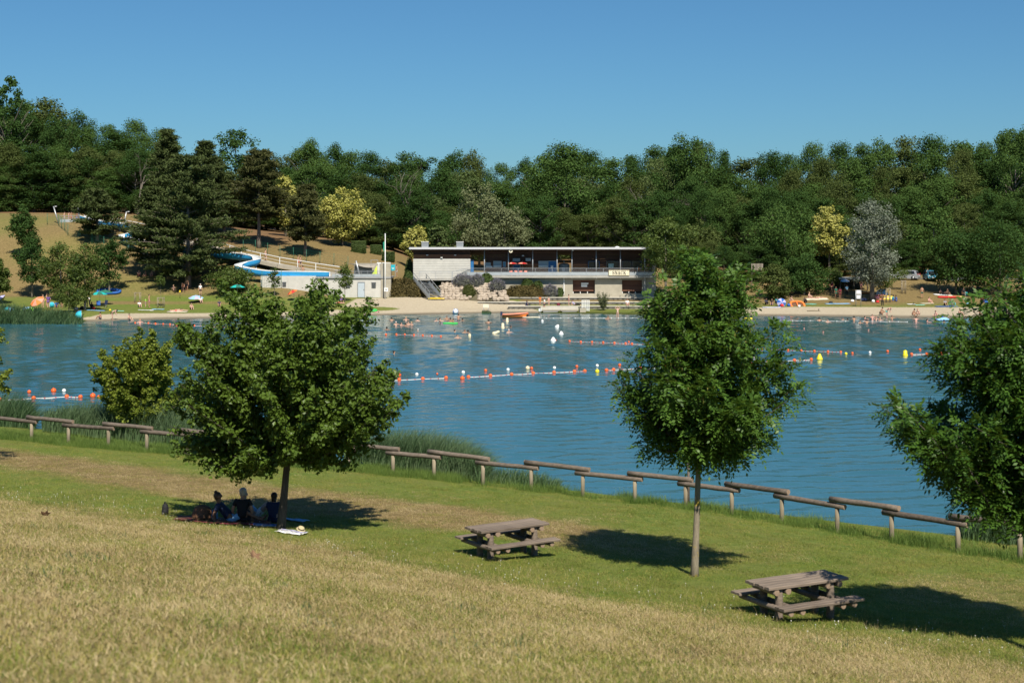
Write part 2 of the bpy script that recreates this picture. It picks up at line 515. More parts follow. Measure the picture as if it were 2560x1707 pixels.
    far_ = N(t, 'ShaderNodeMath', operation='LESS_THAN'); L(t, sx.outputs[1], far_.inputs[0]); far_.inputs[1].default_value = 110
    wm = N(t, 'ShaderNodeMath', operation='MAXIMUM'); L(t, wet.outputs[0], wm.inputs[0]); L(t, far_.outputs[0], wm.inputs[1])
    cm = N(t, 'ShaderNodeCombineColor')
    for k in range(3): L(t, wm.outputs[0], cm.inputs[k])
    c = mixc(t, 1.0, c, cm.outputs[0], 'MULTIPLY')
    L(t, c, b.inputs['Base Color'])
    b.inputs['Roughness'].default_value = .95; b.inputs['Specular IOR Level'].default_value = .15
    bp = N(t, 'ShaderNodeBump'); bp.inputs['Strength'].default_value = .7; bp.inputs['Distance'].default_value = .12
    L(t, nm.outputs[0], bp.inputs['Height']); L(t, bp.outputs[0], b.inputs['Normal'])
    L(t, b.outputs[0], out.inputs[0])
    me.materials.append(m)
    return tag(link('ground', me), 'grassy banks and sandy shore around the lake', None, None, 'structure')
build_ground()

def build_water():
    m, t, out = newmat('lake_water')
    b = N(t, 'ShaderNodeBsdfPrincipled')
    g = N(t, 'ShaderNodeNewGeometry')
    big = noise(t, .05, 3, .5, g.outputs['Position'])
    c = ramp(t, big, [(.35, (.031, .108, .138)), (.7, (.040, .129, .160))])
    L(t, c, b.inputs['Base Color'])
    b.inputs['Roughness'].default_value = .08
    b.inputs['IOR'].default_value = 1.333
    def wv(sx, sy, sc, det, rot):
        mp = N(t, 'ShaderNodeMapping'); mp.inputs['Scale'].default_value = (sx, sy, 1); mp.inputs['Rotation'].default_value = (0, 0, rot)
        L(t, g.outputs['Position'], mp.inputs['Vector'])
        return noise(t, sc, det, .6, mp.outputs[0], .3)
    a2 = wv(.8, 1.5, 2.6, 3, -.2)
    bp = N(t, 'ShaderNodeBump'); bp.inputs['Strength'].default_value = 1.0; bp.inputs['Distance'].default_value = .016
    L(t, a2, bp.inputs['Height']); L(t, bp.outputs[0], b.inputs['Normal'])
    L(t, b.outputs[0], out.inputs[0])
    # wind ripples as real relief where the lake is in view
    r = np.random.default_rng(41)
    ks = np.linspace(-.52, .52, 330)
    dd = [40.0]
    while dd[-1] < 196: dd.append(dd[-1] + .20 + .0012 * dd[-1])
    dd = np.array(dd)
    D, K = np.meshgrid(dd, ks, indexing='ij')
    Xg = K * D; Yg = D
    Zg = np.zeros_like(Xg)
    for i in range(44):
        lam = 0.62 * (1.9 / 0.62) ** r.random()
        th = R(100) + r.normal() * .42            # crests lie across the view
        k_ = 2 * math.pi / lam
        amp = .024 * lam / (2 * math.pi) * (1.0 if lam < 2 else .8)
        gate = .75 + .25 * np.sin(Xg * .06 + i) * np.sin(Yg * .045 + 2 * i)
        Zg += amp * gate * np.sin(k_ * (math.cos(th) * Xg + math.sin(th) * Yg) + r.uniform(0, 6.283))
    V = np.stack([Xg, Yg, Zg], -1).reshape(-1, 3)
    ny, nx = Xg.shape
    idx = np.arange(V.shape[0]).reshape(ny, nx)
    Fq = np.stack([idx[:-1, :-1], idx[:-1, 1:], idx[1:, 1:], idx[1:, :-1]], -1).reshape(-1, 4)
    # calm sheets carry the lake on beyond the frame
    k0, k1 = ks[0], ks[-1]; n0 = len(V)
    side = []
    for k, far in ((k0, -1500), (k1, 1500)):
        side += [(k * dd[0], dd[0], 0), (k * dd[-1], dd[-1], 0), (far, dd[-1], 0), (far, dd[0], 0)]
    V = np.concatenate([V, np.array(side)])
    Fq = np.concatenate([Fq, np.array([[n0, n0 + 1, n0 + 2, n0 + 3], [n0 + 4, n0 + 7, n0 + 6, n0 + 5]])])
    me = mesh_np('lake', V, Fq, m, True)
    tag(link('lake', me), 'rippled blue lake between the two banks', None, None, 'structure')
build_water()

# ------------------------------------------------------------------ leaves, crowns, trees
def unit(a): return a / np.maximum(np.linalg.norm(a, axis=-1, keepdims=True), 1e-9)
def rand_dirs(n, r): return unit(r.normal(size=(n, 3)))
def leaf_quads(P, Nn, size, aspect, r, along=None, cup=.15):
    """one rhombic leaf per point: P centres, Nn face normals"""
    n = len(P)
    A = rand_dirs(n, r) if along is None else along
    A = unit(A - Nn * np.sum(A * Nn, -1, keepdims=True))
    B = np.cross(Nn, A)
    s = (size if np.ndim(size) else np.full(n, size))[:, None]
    l, w = s, s * aspect
    V = np.stack([P - A * l * .5, P + B * w * .5 + Nn * w * cup - A * l * .05, P + A * l * .5, P - B * w * .5 + Nn * w * cup - A * l * .05], 1)
    Fq = np.arange(n * 4).reshape(n, 4)
    return V.reshape(-1, 3), Fq
def lobes_to_leaves(C, Rad, n_per, size, aspect, r, up=.5, out=.6, shell=.45, flat=.8):
    Ps, Ns = [], []
    for c, rad, k in zip(C, Rad, n_per):
        k = int(k)
        D = rand_dirs(k, r)
        q = r.random(k)[:, None] ** shell
        Ps.append(c + D * q * rad * np.array([1, 1, flat]) * (1 + .18 * r.normal(size=(k, 1))))
        Ns.append(unit(D * out + np.array([0, 0, up]) + r.normal(size=(k, 3)) * .55))
    P = np.concatenate(Ps); Nn = np.concatenate(Ns)
    sz = size * (0.5 + .95 * r.random(len(P)))
    return leaf_quads(P, Nn, sz, aspect, r)
def poly_span(poly, z):
    xs = []
    n = len(poly)
    for i in range(n):
        (x0, z0), (x1, z1) = poly[i], poly[(i + 1) % n]
        if (z0 <= z < z1) or (z1 <= z < z0): xs.append(x0 + (x1 - x0) * (z - z0) / (z1 - z0))
    xs.sort()
    return xs
def outline_lobes(poly, n, rmin, rmax, r, depth=.95, bias=.75):
    """lobe centres through the volume whose side view is poly (x, z metres)"""
    zs = [p[1] for p in poly]; z0, z1 = min(zs), max(zs)
    C, Rd = [], []
    tries = 0
    while len(C) < n and tries < n * 60:
        tries += 1
        z = r.uniform(z0, z1)
        sp = poly_span(poly, z)
        if len(sp) < 2: continue
        xl, xr = sp[0], sp[-1]
        if r.random() > (xr - xl) / 6.5: continue
        x = r.uniform(xl, xr)
        ins = any(sp[i] <= x <= sp[i + 1] for i in range(0, len(sp) - 1, 2))
        if not ins: continue
        c, hw = (xl + xr) / 2, (xr - xl) / 2
        rr = r.uniform(rmin, rmax)
        e = min(abs(x - s) for s in sp)
        if e < rr * .55:
            rr = max(rmin * .6, e * 1.3)
        k = math.sqrt(max(0, 1 - ((x - c) / hw) ** 2))
        y = (r.random() ** bias) * r.choice([-1, 1]) * hw * depth * k
        C.append((x, y, z)); Rd.append(rr)
    return np.array(C), np.array(Rd)
def bough_lobes(poly, n, rad, r, base_z, top_z, lean=(0, 0), depth=.9, inner=.3, step=.26, rise=.62):
    """boughs rising from the stem to tips on the outline; leaf lobes strung along each"""
    zs = [p[1] for p in poly]; z0, z1 = min(zs), max(zs)
    C, Rd, limbs = [], [], []
    tries = 0
    while len(limbs) < n and tries < n * 80:
        tries += 1
        z = r.uniform(z0, z1); sp = poly_span(poly, z)
        if len(sp) < 2: continue
        xl, xr = sp[0], sp[-1]; c, hw = (xl + xr) / 2, (xr - xl) / 2
        if r.random() > .25 + hw / 3.2: continue
        k = r.uniform(.93, 1.07) if r.random() > inner else r.uniform(.3, .85)
        q_ = math.sin(r.uniform(-1.5708, 1.5708))
        x = c + hw * q_ * k; y = hw * depth * math.sqrt(1 - q_ * q_) * k * r.choice([-1, 1])
        if not any(sp[i] - .14 <= x <= sp[i + 1] + .14 for i in range(0, len(sp) - 1, 2)): continue
        tip = Vector((x, y, z)); h = math.hypot(x - lean[0], y)
        za = min(max(base_z, z - rise * h * r.uniform(.7, 1.25) - .15), top_z)
        kk = (za - base_z) / max(top_z - base_z, .1)
        st = Vector((lean[0] * kk, lean[1] * kk, za))
        ln = (tip - st).length
        mid = st.lerp(tip, .5) + Vector(r.normal(size=3) * .06 * ln) + Vector((0, 0, -.07 * ln))
        limbs.append((st, mid, tip, kk))
        m = max(2, int(ln / step))
        for j in range(m):
            u = .30 + .70 * (j + r.random() * .6) / m
            p = st.lerp(mid, u * 2) if u < .5 else mid.lerp(tip, (u - .5) * 2)
            q = rad * (.55 + .55 * math.sin(min(u, .98) * math.pi * .95)) * r.uniform(.75, 1.25)
            C.append(np.array(p) + r.normal(size=3) * .07); Rd.append(q)
    return np.array(C), np.array(Rd), limbs
def bough_mesh(limbs, r0):
    mb = MB()
    for st, mid, tip, k in limbs:
        q = r0 * (1 - .6 * k)
        mb.tube([st, st.lerp(mid, .55), mid, mid.lerp(tip, .5), tip], [q, q * .8, q * .62, q * .4, q * .16], 5, False)
    return mb
def limb_mesh(C, base_z, top_z, r, lean=(0, 0), r0=.035, frac=1.0):
    mb = MB()
    for c in C:
        if r.random() > frac: continue
        h = math.hypot(c[0], c[1])
        za = min(max(base_z, c[2] - .75 * h - .2), top_z)
        k = (za - base_z) / max(top_z - base_z, .1)
        a = Vector((lean[0] * k, lean[1] * k, za)); b = Vector(c)
        mid = a.lerp(b, .5) + Vector((r.normal() * .08 * h, r.normal() * .08 * h, -.08 * h))
        q = r0 * (1 - .55 * k)
        mb.tube([a, a.lerp(mid, .6), mid, mid.lerp(b, .6), b], [q, q * .8, q * .62, q * .42, q * .2], 5, False)
    return mb
def trunk_mesh(h, r0, r1, r, bend=.1, n=9, flare=1.35, lean=(0, 0), z0=-.3):
    mb = MB(); pts = []; rad = []
    for i in range(n):
        k = i / (n - 1)
        pts.append((lean[0] * k + math.sin(k * 5 + r.random()) * bend * k * .5, lean[1] * k + math.cos(k * 4) * bend * k * .4, z0 + (h - z0) * k))
        rad.append((r0 + (r1 - r0) * k) * (flare if i == 0 else 1 + (.12 if i == 1 else 0)))
    return mb.tube(pts, rad, 10)

BARK_A = bark('alder_bark', (.035, .03, .024), (.12, .10, .08))
BARK_B = bark('ash_bark', (.14, .115, .08), (.31, .26, .185), 10, (.34, .25, .04))
BARK_F = bark('far_bark', (.09, .075, .06), (.22, .19, .155), 3)
BARK_P = bark('pine_bark', (.10, .075, .06), (.30, .24, .20), 3)
LEAF_A = foliage('alder_leaves', (.020, .048, .007), (.096, .156, .022), .30, .42, .28, .6)
LEAF_B = foliage('ash_leaves', (.026, .072, .010), (.105, .20, .030), .36, .45, .3, .5)
LEAF_C = foliage('near_ash_leaves', (.016, .052, .007), (.070, .150, .020), .32, .42, .3, .6)
LEAF_Y = foliage('young_alder_leaves', (.07, .115, .012), (.22, .27, .036), .40, .45, .25, .7)
POD = foliage('seed_pods', (.16, .17, .03), (.34, .33, .08), .4, .5, .3, 2)

def px_poly(pts, d, base, wide=1.0, lift=0):
    cx = (min(p[0] for p in pts) + max(p[0] for p in pts)) / 2
    return [((cx + (px - cx) * wide - 1280) / F * d - base.x, H - (min(py, 1e9) - lift * (py > 1060) - HY) / F * d - base.z) for px, py in pts]

def tree_alder():
    b = G(700, 1322); d = b.y
    r = np.random.default_rng(3)
    t = thing('alder_tree', 'broad dark green tree shading the picnickers on the near bank', 'tree', b)
    out = [(805, 690), (835, 735), (872, 770), (915, 742), (938, 765), (925, 800), (955, 850), (975, 905), (1000, 960), (1022, 1010), (990, 1045), (955, 1075), (915, 1120), (860, 1135), (800, 1125), (765, 1165), (720, 1150), (640, 1165), (600, 1140), (545, 1170), (490, 1150), (440, 1115), (425, 1060), (420, 1000), (455, 950), (430, 900), (432, 835), (460, 790), (520, 800), (548, 705), (580, 760), (628, 700), (660, 770), (700, 755), (745, 740), (785, 720)]
    C, Rd, lb = bough_lobes(px_poly(out, d, b, 1.06, 22), 205, .25, r, 1.85, 5.3, (.45, 0), .9)
    V, Fq = lobes_to_leaves(C, Rd, 44 * (Rd / .25) ** 1.7 + 6, .115, .72, r, .55, .5, .55, .8)
    link('crown', mesh_np('alder_crown', V, Fq, LEAF_A), t)
    trunk_mesh(5.6, .118, .04, r, .10, 10, 1.3, (.5, 0)).build('trunk', BARK_A, t)
    bough_mesh(lb, .036).build('branches', BARK_A, t)
def frond_cloud(P, D, r, length, pairs, lw, droop=.35):
    """pinnate leaves: P attachment points, D directions"""
    n = len(P)
    Ls = length * (.65 + .6 * r.random(n))[:, None]
    side = unit(np.cross(D, np.array([0, 0, 1.0])) + r.normal(size=(n, 3)) * .25)
    Nn = unit(np.cross(side, D))
    Nn = np.where(Nn[:, 2:3] < 0, -Nn, Nn)
    Vs = []
    for k in range(pairs):
        u = (k + .7) / pairs
        pt = P + D * Ls * u + np.array([0, 0, -1]) * Ls * droop * u * u
        for sg in ((-1, 1) if k < pairs - 1 else (0,)):
            a = unit(side * sg * .95 + D * (.55 if sg else 1) + r.normal(size=(n, 3)) * .18 + np.array([0, 0, -.18]))
            nn = unit(Nn + r.normal(size=(n, 3)) * .3)
            w = unit(np.cross(a, nn))
            l = Ls * .34 * (1 - .25 * abs(u - .5)); ww = l * lw
            Vs.append(np.stack([pt, pt + a * l * .45 + w * ww * .5, pt + a * l, pt + a * l * .45 - w * ww * .5], 1))
    V = np.concatenate(Vs).reshape(-1, 3)
    return V, np.arange(len(V)).reshape(-1, 4)
def fronds(C, Rd, dens, r, length, pairs, lw, q=.42):
    Ps, Ds = [], []
    for c, rad in zip(C, Rd):
        k = int(dens * (rad / .32) ** 1.7) + 4
        D = rand_dirs(k, r)
        Ps.append(c + D * rad * (r.random((k, 1)) ** q) * .75)
        Ds.append(unit(D + np.array([c[0], c[1], .3]) * .12 + r.normal(size=(k, 3)) * .35))
    return frond_cloud(np.concatenate(Ps), np.concatenate(Ds), r, length, pairs, lw)
def tree_ash():
    b = G(1735, 1440); d = b.y
    r = np.random.default_rng(5)
    t = thing('ash_tree', 'slender tree with lichen spotted trunk and yellowish seed pods by the fence', 'tree', b)
    out = [(1660, 690), (1690, 640), (1712, 618), (1745, 640), (1790, 632), (1846, 618), (1858, 660), (1880, 690), (1900, 725), (1885, 775), (1930, 790), (1968, 808), (1945, 850), (1915, 880), (1960, 900), (1985, 940), (1978, 975), (1950, 1000), (1935, 1035), (1900, 1040), (1925, 1080), (1890, 1115), (1840, 1110), (1790, 1150), (1755, 1150), (1725, 1140), (1690, 1120), (1640, 1120), (1590, 1080), (1620, 1050), (1580, 1010), (1550, 990), (1560, 945), (1590, 880), (1600, 830), (1630, 790), (1622, 745), (1640, 720)]
    C, Rd, lb = bough_lobes(px_poly(out, d, b, 1.07, 14), 135, .20, r, 3.0, 6.6, (.22, .08), .85, .3, .24, .7)
    V, Fq = fronds(C, Rd, 11, r, .36, 6, .50)
    link('crown', mesh_np('ash_crown', V, Fq, LEAF_B), t)
    # hanging bunches of pods in the upper crown
    k = [c for c in C if 4.2 < c[2] < 6.9 and c[1] < .2][::9]
    Ps = np.concatenate([np.array(c) + r.normal(size=(7, 3)) * np.array([.16, .16, .2]) for c in k[:46]])
    Vp, Fp = leaf_quads(Ps, unit(r.normal(size=(len(Ps), 3)) * np.array([1, 1, .2])), .10 + .06 * r.random(len(Ps)), .3, r, np.tile([0, 0, 1.0], (len(Ps), 1)))
    link('seed_pods', mesh_np('pods', Vp, Fp, POD), t)['kind'] = 'stuff'
    trunk_mesh(6.9, .088, .025, r, .10, 12, 1.35, (.25, .1)).build('trunk', BARK_B, t)
    bough_mesh(lb, .032).build('branches', BARK_A, t)
def tree_right():
    b = GD(2590, 27.0); d = b.y
    r = np.random.default_rng(8)
    t = thing('ash_tree', 'large dark tree cut off by the right edge of the picture', 'tree', b)
    out = [(2560, 640), (2640, 600), (2740, 640), (2800, 760), (2860, 900), (2880, 1050), (2840, 1200), (2760, 1290), (2680, 1310), (2600, 1330), (2540, 1325), (2490, 1280), (2440, 1220), (2390, 1200), (2350, 1150), (2300, 1165), (2270, 1130), (2300, 1080), (2252, 1070), (2260, 1020), (2330, 1020), (2380, 1010), (2395, 950), (2370, 880), (2365, 830), (2400, 780), (2440, 770), (2480, 720), (2500, 680)]
    C, Rd, lb = bough_lobes(px_poly(out, d, b, 1.10, 70), 190, .25, r, 1.9, 6.3, (0, 0), .8, .3, .26, .6)
    V, Fq = fronds(C, Rd, 13, r, .33, 6, .46)
    link('crown', mesh_np('right_ash_crown', V, Fq, LEAF_C), t)
    trunk_mesh(6.6, .12, .03, r, .1).build('trunk', BARK_B, t)
    bough_mesh(lb, .036).build('branches', BARK_A, t)
def tree_young():
    b = GD(352, 66.0); b.z = max(b.z, -.1); d = b.y
    r = np.random.default_rng(12)
    t = thing('young_tree', 'small yellowish green tree standing in the reeds by the water', 'tree', b)
    out = [(340, 815), (375, 812), (390, 850), (420, 830), (428, 862), (415, 900), (440, 910), (430, 940), (470, 960), (480, 1010), (450, 1040), (400, 1035), (340, 1020), (290, 1025), (255, 1000), (262, 975), (228, 965), (250, 930), (226, 912), (245, 905), (262, 900), (245, 870), (262, 868), (290, 895), (300, 870), (277, 838), (300, 845), (315, 850)]
    C, Rd, lb = bough_lobes(px_poly(out, d, b, 1.06), 150, .20, r, .4, 2.7, (0, 0), .9)
    V, Fq = lobes_to_leaves(C, Rd, 40 * (Rd / .2) ** 1.6 + 8, .12, .7, r, .6, .5, .5, .8)
    link('crown', mesh_np('young_crown', V, Fq, LEAF_Y), t)
    trunk_mesh(2.9, .07, .02, r, .06).build('trunk', BARK_A, t)
    bough_mesh(lb, .02).build('branches', BARK_A, t)
def tree_left_edge():
    b = GD(-55, 52.0); d = b.y
    r = np.random.default_rng(22)
    t = thing('young_tree', 'tree at the left edge showing only one leafy branch tip', 'tree', b)
    out = [(-40, 800), (5, 815), (0, 870), (20, 915), (38, 962), (15, 975), (0, 990), (-50, 1010), (-160, 1010), (-200, 950), (-180, 860), (-120, 800)]
    C, Rd = outline_lobes(px_poly(out, d, b), 90, .13, .30, r)
    V, Fq = lobes_to_leaves(C, Rd, 80 * (Rd / .25) ** 1.6 + 22, .11, .7, r, .6, .5, .5, .8)
    link('crown', mesh_np('edge_crown', V, Fq, LEAF_Y), t)
    trunk_mesh(3.6, .08, .02, r, .06).build('trunk', BARK_A, t)
    limb_mesh(C, .8, 3.3, r, (0, 0), .022, .8).build('branches', BARK_A, t)
tree_alder(); tree_ash(); tree_right(); tree_young(); tree_left_edge()

# ------------------------------------------------------------------ far trees
def rev_lobes(prof, n, rmin, rmax, r, rough=.18):
    """lobes over a crown of revolution, prof = [(z, radius)], with bulging boughs"""
    zz = np.array([p[0] for p in prof]); rr_ = np.array([p[1] for p in prof])
    C, Rd = [], []
    ph = r.uniform(0, 6.28, 6)
    while len(C) < n:
        z = r.uniform(zz[0], zz[-1]); rad = np.interp(z, zz, rr_)
        if r.random() > rad / rr_.max(): continue
        a = r.uniform(0, 6.283)
        k = 1 + rough * (math.sin(3 * a + ph[0] + z * .4) + .7 * math.sin(5 * a + ph[1] - z * .7) + .5 * math.sin(z * 1.1 + ph[2]))
        q = r.random() ** .42 * rad * k
        C.append((math.cos(a) * q, math.sin(a) * q, z + r.normal() * .2)); Rd.append(r.uniform(rmin, rmax))
    return np.array(C), np.array(Rd)
def crown_variant(name, prof, n, rmin, rmax, leaves, size, seed, mat, aspect=.75, rough=.18, up=.5, flat=.8):
    r = np.random.default_rng(seed)
    C, Rd = rev_lobes(prof, n, rmin, rmax, r, rough)
    per = leaves * (Rd / Rd.mean()) ** 2 / n
    V, Fq = lobes_to_leaves(C, Rd, per + 4, size, aspect, r, up, .7, .35, flat)
    return mesh_np(name, V, Fq, mat)
FD = foliage('wood_leaves', (.015, .042, .010), (.076, .134, .034), .25, .8, .06, .16)
FD2 = foliage('dark_wood_leaves', (.011, .033, .008), (.050, .098, .026), .25, .8, .06, .16)
FD3 = foliage('pale_wood_leaves', (.034, .062, .020), (.13, .175, .062), .22, .8, .06, .16)
FD4 = foliage('olive_wood_leaves', (.024, .040, .012), (.088, .115, .034), .22, .8, .06, .16)
FGOLD = foliage('golden_leaves', (.095, .115, .016), (.34, .325, .065), .28, .8, .06, .35, (.44, .42, .12))
FSILV = foliage('silver_leaves', (.042, .058, .038), (.19, .215, .158), .15, .55, .3, .3)
FWIL = foliage('willow_leaves', (.045, .06, .028), (.17, .19, .095), .25, .8, .06, .25)
FPINE = foliage('pine_needles', (.018, .034, .012), (.075, .098, .034), .12, .8, .06, .25)
FPIN2 = foliage('brown_pine_needles', (.028, .034, .012), (.095, .098, .036), .12, .8, .06, .25)
FLAWN = foliage('lawn_tree_leaves', (.022, .045, .008), (.095, .135, .026), .28, .55, .25, .3)
FHEDGE = foliage('hedge_leaves', (.016, .035, .008), (.07, .105, .028), .2, .6, .2, .5)
FCOVER = foliage('ground_cover_leaves', (.035, .030, .012), (.11, .085, .030), .15, .7, .15, .6)
FCOVG = foliage('green_cover_leaves', (.022, .035, .010), (.095, .105, .030), .2, .7, .15, .5)
FLAV = foliage('lavender_flowers', (.07, .075, .085), (.20, .19, .24), .2, .7, .15, .8)

OVAL = [(1.2, 1.6), (3, 3.6), (6, 4.9), (10, 5.2), (14, 4.5), (17, 3.2), (19.2, 1.3), (20, .3)]
TALL = [(1.2, 1.8), (4, 3.0), (9, 3.8), (13, 4.0), (17, 3.2), (19.4, 1.5), (20, .3)]
BROAD = [(1.0, 2.4), (3, 4.6), (6, 5.8), (9, 6.0), (12, 5.8), (15, 4.9), (17.5, 3.4), (19.3, 1.6), (20, .4)]
POPL = [(1.0, 1.0), (4, 1.7), (9, 2.1), (14, 1.9), (18, 1.2), (20, .2)]
CV = [crown_variant('wood_crown', p, n, a, b_, int(lv * 2.3), .30, sd, FD, .75, rg_) for p, n, a, b_, lv, sd, rg_ in (
    (OVAL, 80, 1.0, 1.9, 8600, 1, .20), (OVAL, 66, 1.1, 2.1, 8600, 2, .26), (TALL, 70, .9, 1.6, 7000, 3, .24),
    (BROAD, 85, 1.1, 2.1, 9600, 4, .22), (BROAD, 70, 1.2, 2.3, 9600, 5, .28), (TALL, 56, 1.0, 1.8, 6600, 6, .30))]
CVP = crown_variant('poplar_crown', POPL, 70, .6, 1.1, 6000, .40, 9, FD, .75, .16)
def bare_tree_mesh(seed, h=18):
    r = np.random.default_rng(seed); mb = MB()
    def br(p, dr, l, rad, lev):
        pts = [Vector(p)]; q = Vector(dr).normalized()
        for i in range(4):
            q = (q + Vector(r.normal(size=3) * .16) + Vector((0, 0, .05))).normalized()
            pts.append(pts[-1] + q * l / 4)
        mb.tube(pts, [rad, rad * .85, rad * .7, rad * .55, rad * .4], 5, False)
        if lev > 0:
            for k in range(3):
                s_ = pts[2 + (k % 3)]
                dd = (q + Vector(r.normal(size=3) * .55)).normalized()
                br(s_, dd, l * r.uniform(.5, .72), rad * .5, lev - 1)
    br((0, 0, -.3), (0, 0, 1), h * .45, .22, 4)
    return mb.mesh('bare_wood', BARK_F)
TRK = trunk_mesh(13, .26, .10, np.random.default_rng(2), .3, 8).mesh('far_trunk', BARK_F)
BR = MB()
_r = np.random.default_rng(4)
for k in range(14):
    a = _r.uniform(0, 6.28); z0 = _r.uniform(4, 12); l = _r.uniform(2.2, 4)
    BR.tube([(0, 0, z0), (math.cos(a) * l * .5, math.sin(a) * l * .5, z0 + l * .45), (math.cos(a) * l, math.sin(a) * l, z0 + l * 1.0)], [.10, .07, .03], 5, False)
BRM = BR.mesh('far_limbs', BARK_F)
def far_tree(px, top, d, me, wid, label, mat=None, group=None, name='broadleaf_tree', base=None, rz=None, cat='tree', href=20.0):
    """a tree whose crown top shows at (px, top), standing d metres away; wid = crown width in pixels"""
    b = GD(px, d) if base is None else W(px, base, d)
    h = Z(top, d) - b.z
    zr = h / href
    wref = float(max(abs(c) for v in me.bound_box_cache for c in v[:2])) if hasattr(me, 'bound_box_cache') else None
    wr = WREF[me.name]
    xr = wid * d / F / wr
    t = thing(name, label, cat, b, rz if rz is not None else rnd.uniform(0, 6.28), group, (xr, xr, zr))
    o = link('crown', me, t)
    if mat: setmat(o, mat)
    link('trunk', TRK, t)
    link('branches', BRM, t)
    return t
WREF = {}
def wref(me):
    co = np.empty(len(me.vertices) * 3, np.float32); me.vertices.foreach_get('co', co)
    co = co.reshape(-1, 3); WREF[me.name] = float(np.percentile(np.abs(co[:, :2]).max(1), 97)) * 2
for m_ in CV + [CVP]: wref(m_)

SKY = [(-260, 215), (-120, 225), (-40, 235), (20, 262), (90, 245), (146, 254), (190, 265), (256, 298), (300, 290), (347, 302), (400, 318), (440, 325), (480, 392), (540, 385), (585, 365), (640, 388), (676, 386), (768, 353), (841, 358), (884, 376), (941, 380), (970, 394), (1000, 384), (1055, 371), (1117, 377), (1170, 374), (1210, 378), (1251, 396), (1292, 391), (1345, 382), (1415, 365), (1476, 378), (1529, 394), (1598, 376), (1640, 362), (1687, 346), (1730, 338), (1764, 352), (1832, 370), (1900, 383), (1942, 382), (1993, 370), (2070, 350), (2155, 356), (2240, 338), (2346, 340), (2410, 332), (2474, 350), (2537, 310), (2620, 305), (2760, 320), (2900, 330)]
_kx, _ky = np.array([a for a, b in SKY], float), np.array([b for a, b in SKY], float)
WOODL = 'dark green broadleaf tree in the dense wood behind the lake'
WOODG = 'trees of the dense wood behind the lake'
MS = [FD, FD2, FD3, FD, FD2, FD4]
def wood_label(px, mt, lo):
    tone = {'wood_leaves': 'mid green', 'dark_wood_leaves': 'very dark green', 'pale_wood_leaves': 'pale grey green', 'olive_wood_leaves': 'olive brown'}[mt.name]
    place = 'above the left slope' if px < 440 else 'behind the pines' if px < 760 else 'behind the golden tree' if px < 980 else 'behind the snack bar' if px < 1640 else 'behind the silvery tree' if px < 2200 else 'behind the parked cars'
    row = {0: 'on the skyline', 26: 'below the skyline', 90: 'halfway down', 99: 'at its foot'}[lo]
    return '%s tree of the wood %s, %s' % (tone, place, row)
def edge(px, mt, lo): return wood_label(px, mt, lo), mt
def plant_wood():
    r = random.Random(21)
    rows = [(292, 0, 10, 62), (274, 26, 75, 66), (260, 90, 150, 64)]
    for d0, lo, hi, step in rows:
        px = -330 + r.uniform(0, 40)
        while px < 2960:
            d = d0 + r.uniform(-6, 6) + (8 if px < 430 else 0)
            top = float(np.interp(px, _kx, _ky)) + r.uniform(lo, hi)
            if px < 440: top -= (0 if lo == 0 else lo * .3)
            m_ = r.choice(CV)
            if not (440 < px < 600 and lo == 0):
                mt = r.choice(MS)
                far_tree(px, top, d, m_, r.uniform(105, 165), wood_label(px, mt, lo), mt, WOODG)
            px += step * r.uniform(.75, 1.2)
    # lower trees along the edge of the wood
    px = 880
    while px < 2700:
        if not (1110 < px < 1320):
            d = 246 + r.uniform(-3, 5)
            far_tree(px, 505 + r.uniform(-50, 40), d, r.choice(CV), r.uniform(100, 150), *edge(px, r.choice([FD2, FD, FD4, FD2]), 99), 'low trees along the edge of the wood')
        px += 58 * r.uniform(.8, 1.25)
    # bushes that close the wood down to the road and the beach
    px = 1690
    while px < 2760:
        d = 230 + r.uniform(-2, 3) - (10 if px < 1960 else 0)
        mt = r.choice([FD2, FD, FD2, FD4])
        tone = {'wood_leaves': 'mid green', 'dark_wood_leaves': 'dark green', 'olive_wood_leaves': 'olive'}[mt.name]
        where = 'beside the slender near tree' if px < 1900 else 'behind the shelter' if px < 2220 else 'behind the parked cars' if px < 2420 else 'behind the right tree'
        far_tree(px, 612 + r.uniform(-22, 22), d, r.choice(CV), r.uniform(70, 110), 'low %s bush at the foot of the wood, %s' % (tone, where), mt, 'bushes closing the foot of the wood', 'tall_bush')
        px += 40 * r.uniform(.8, 1.25)
    px = -300
    while px < 470:
        d = 264 + r.uniform(-2, 4)
        far_tree(px, 420 + r.uniform(-40, 40), d, r.choice(CV), r.uniform(95, 140), *edge(px, r.choice([FD2, FD, FD2]), 99), 'trees along the top of the left slope')
        px += 46 * r.uniform(.8, 1.25)
plant_wood()
far_tree(27, 176, 268, CVP, 62, 'tall narrow poplar rising above the wood at the left edge', FD2, name='poplar_tree')
far_tree(8, 205, 272, CVP, 48, 'second narrow poplar touching the left edge of the picture', FD2, name='poplar_tree')
far_tree(2537, 300, 262, CV[2], 110, 'tallest tree of the wood at the right edge', FD, name='broadleaf_tree')
far_tree(1415, 362, 262, CV[3], 205, 'big round crowned tree standing out above the snack bar roof', FD, name='broadleaf_tree')
far_tree(1715, 333, 266, CV[0], 150, 'tall broad crown rising above the wood right of the snack bar', FD, name='broadleaf_tree')
far_tree(768, 350, 280, CV[1], 130, 'rounded crown highest of the wood above the golden tree', FD, name='broadleaf_tree')
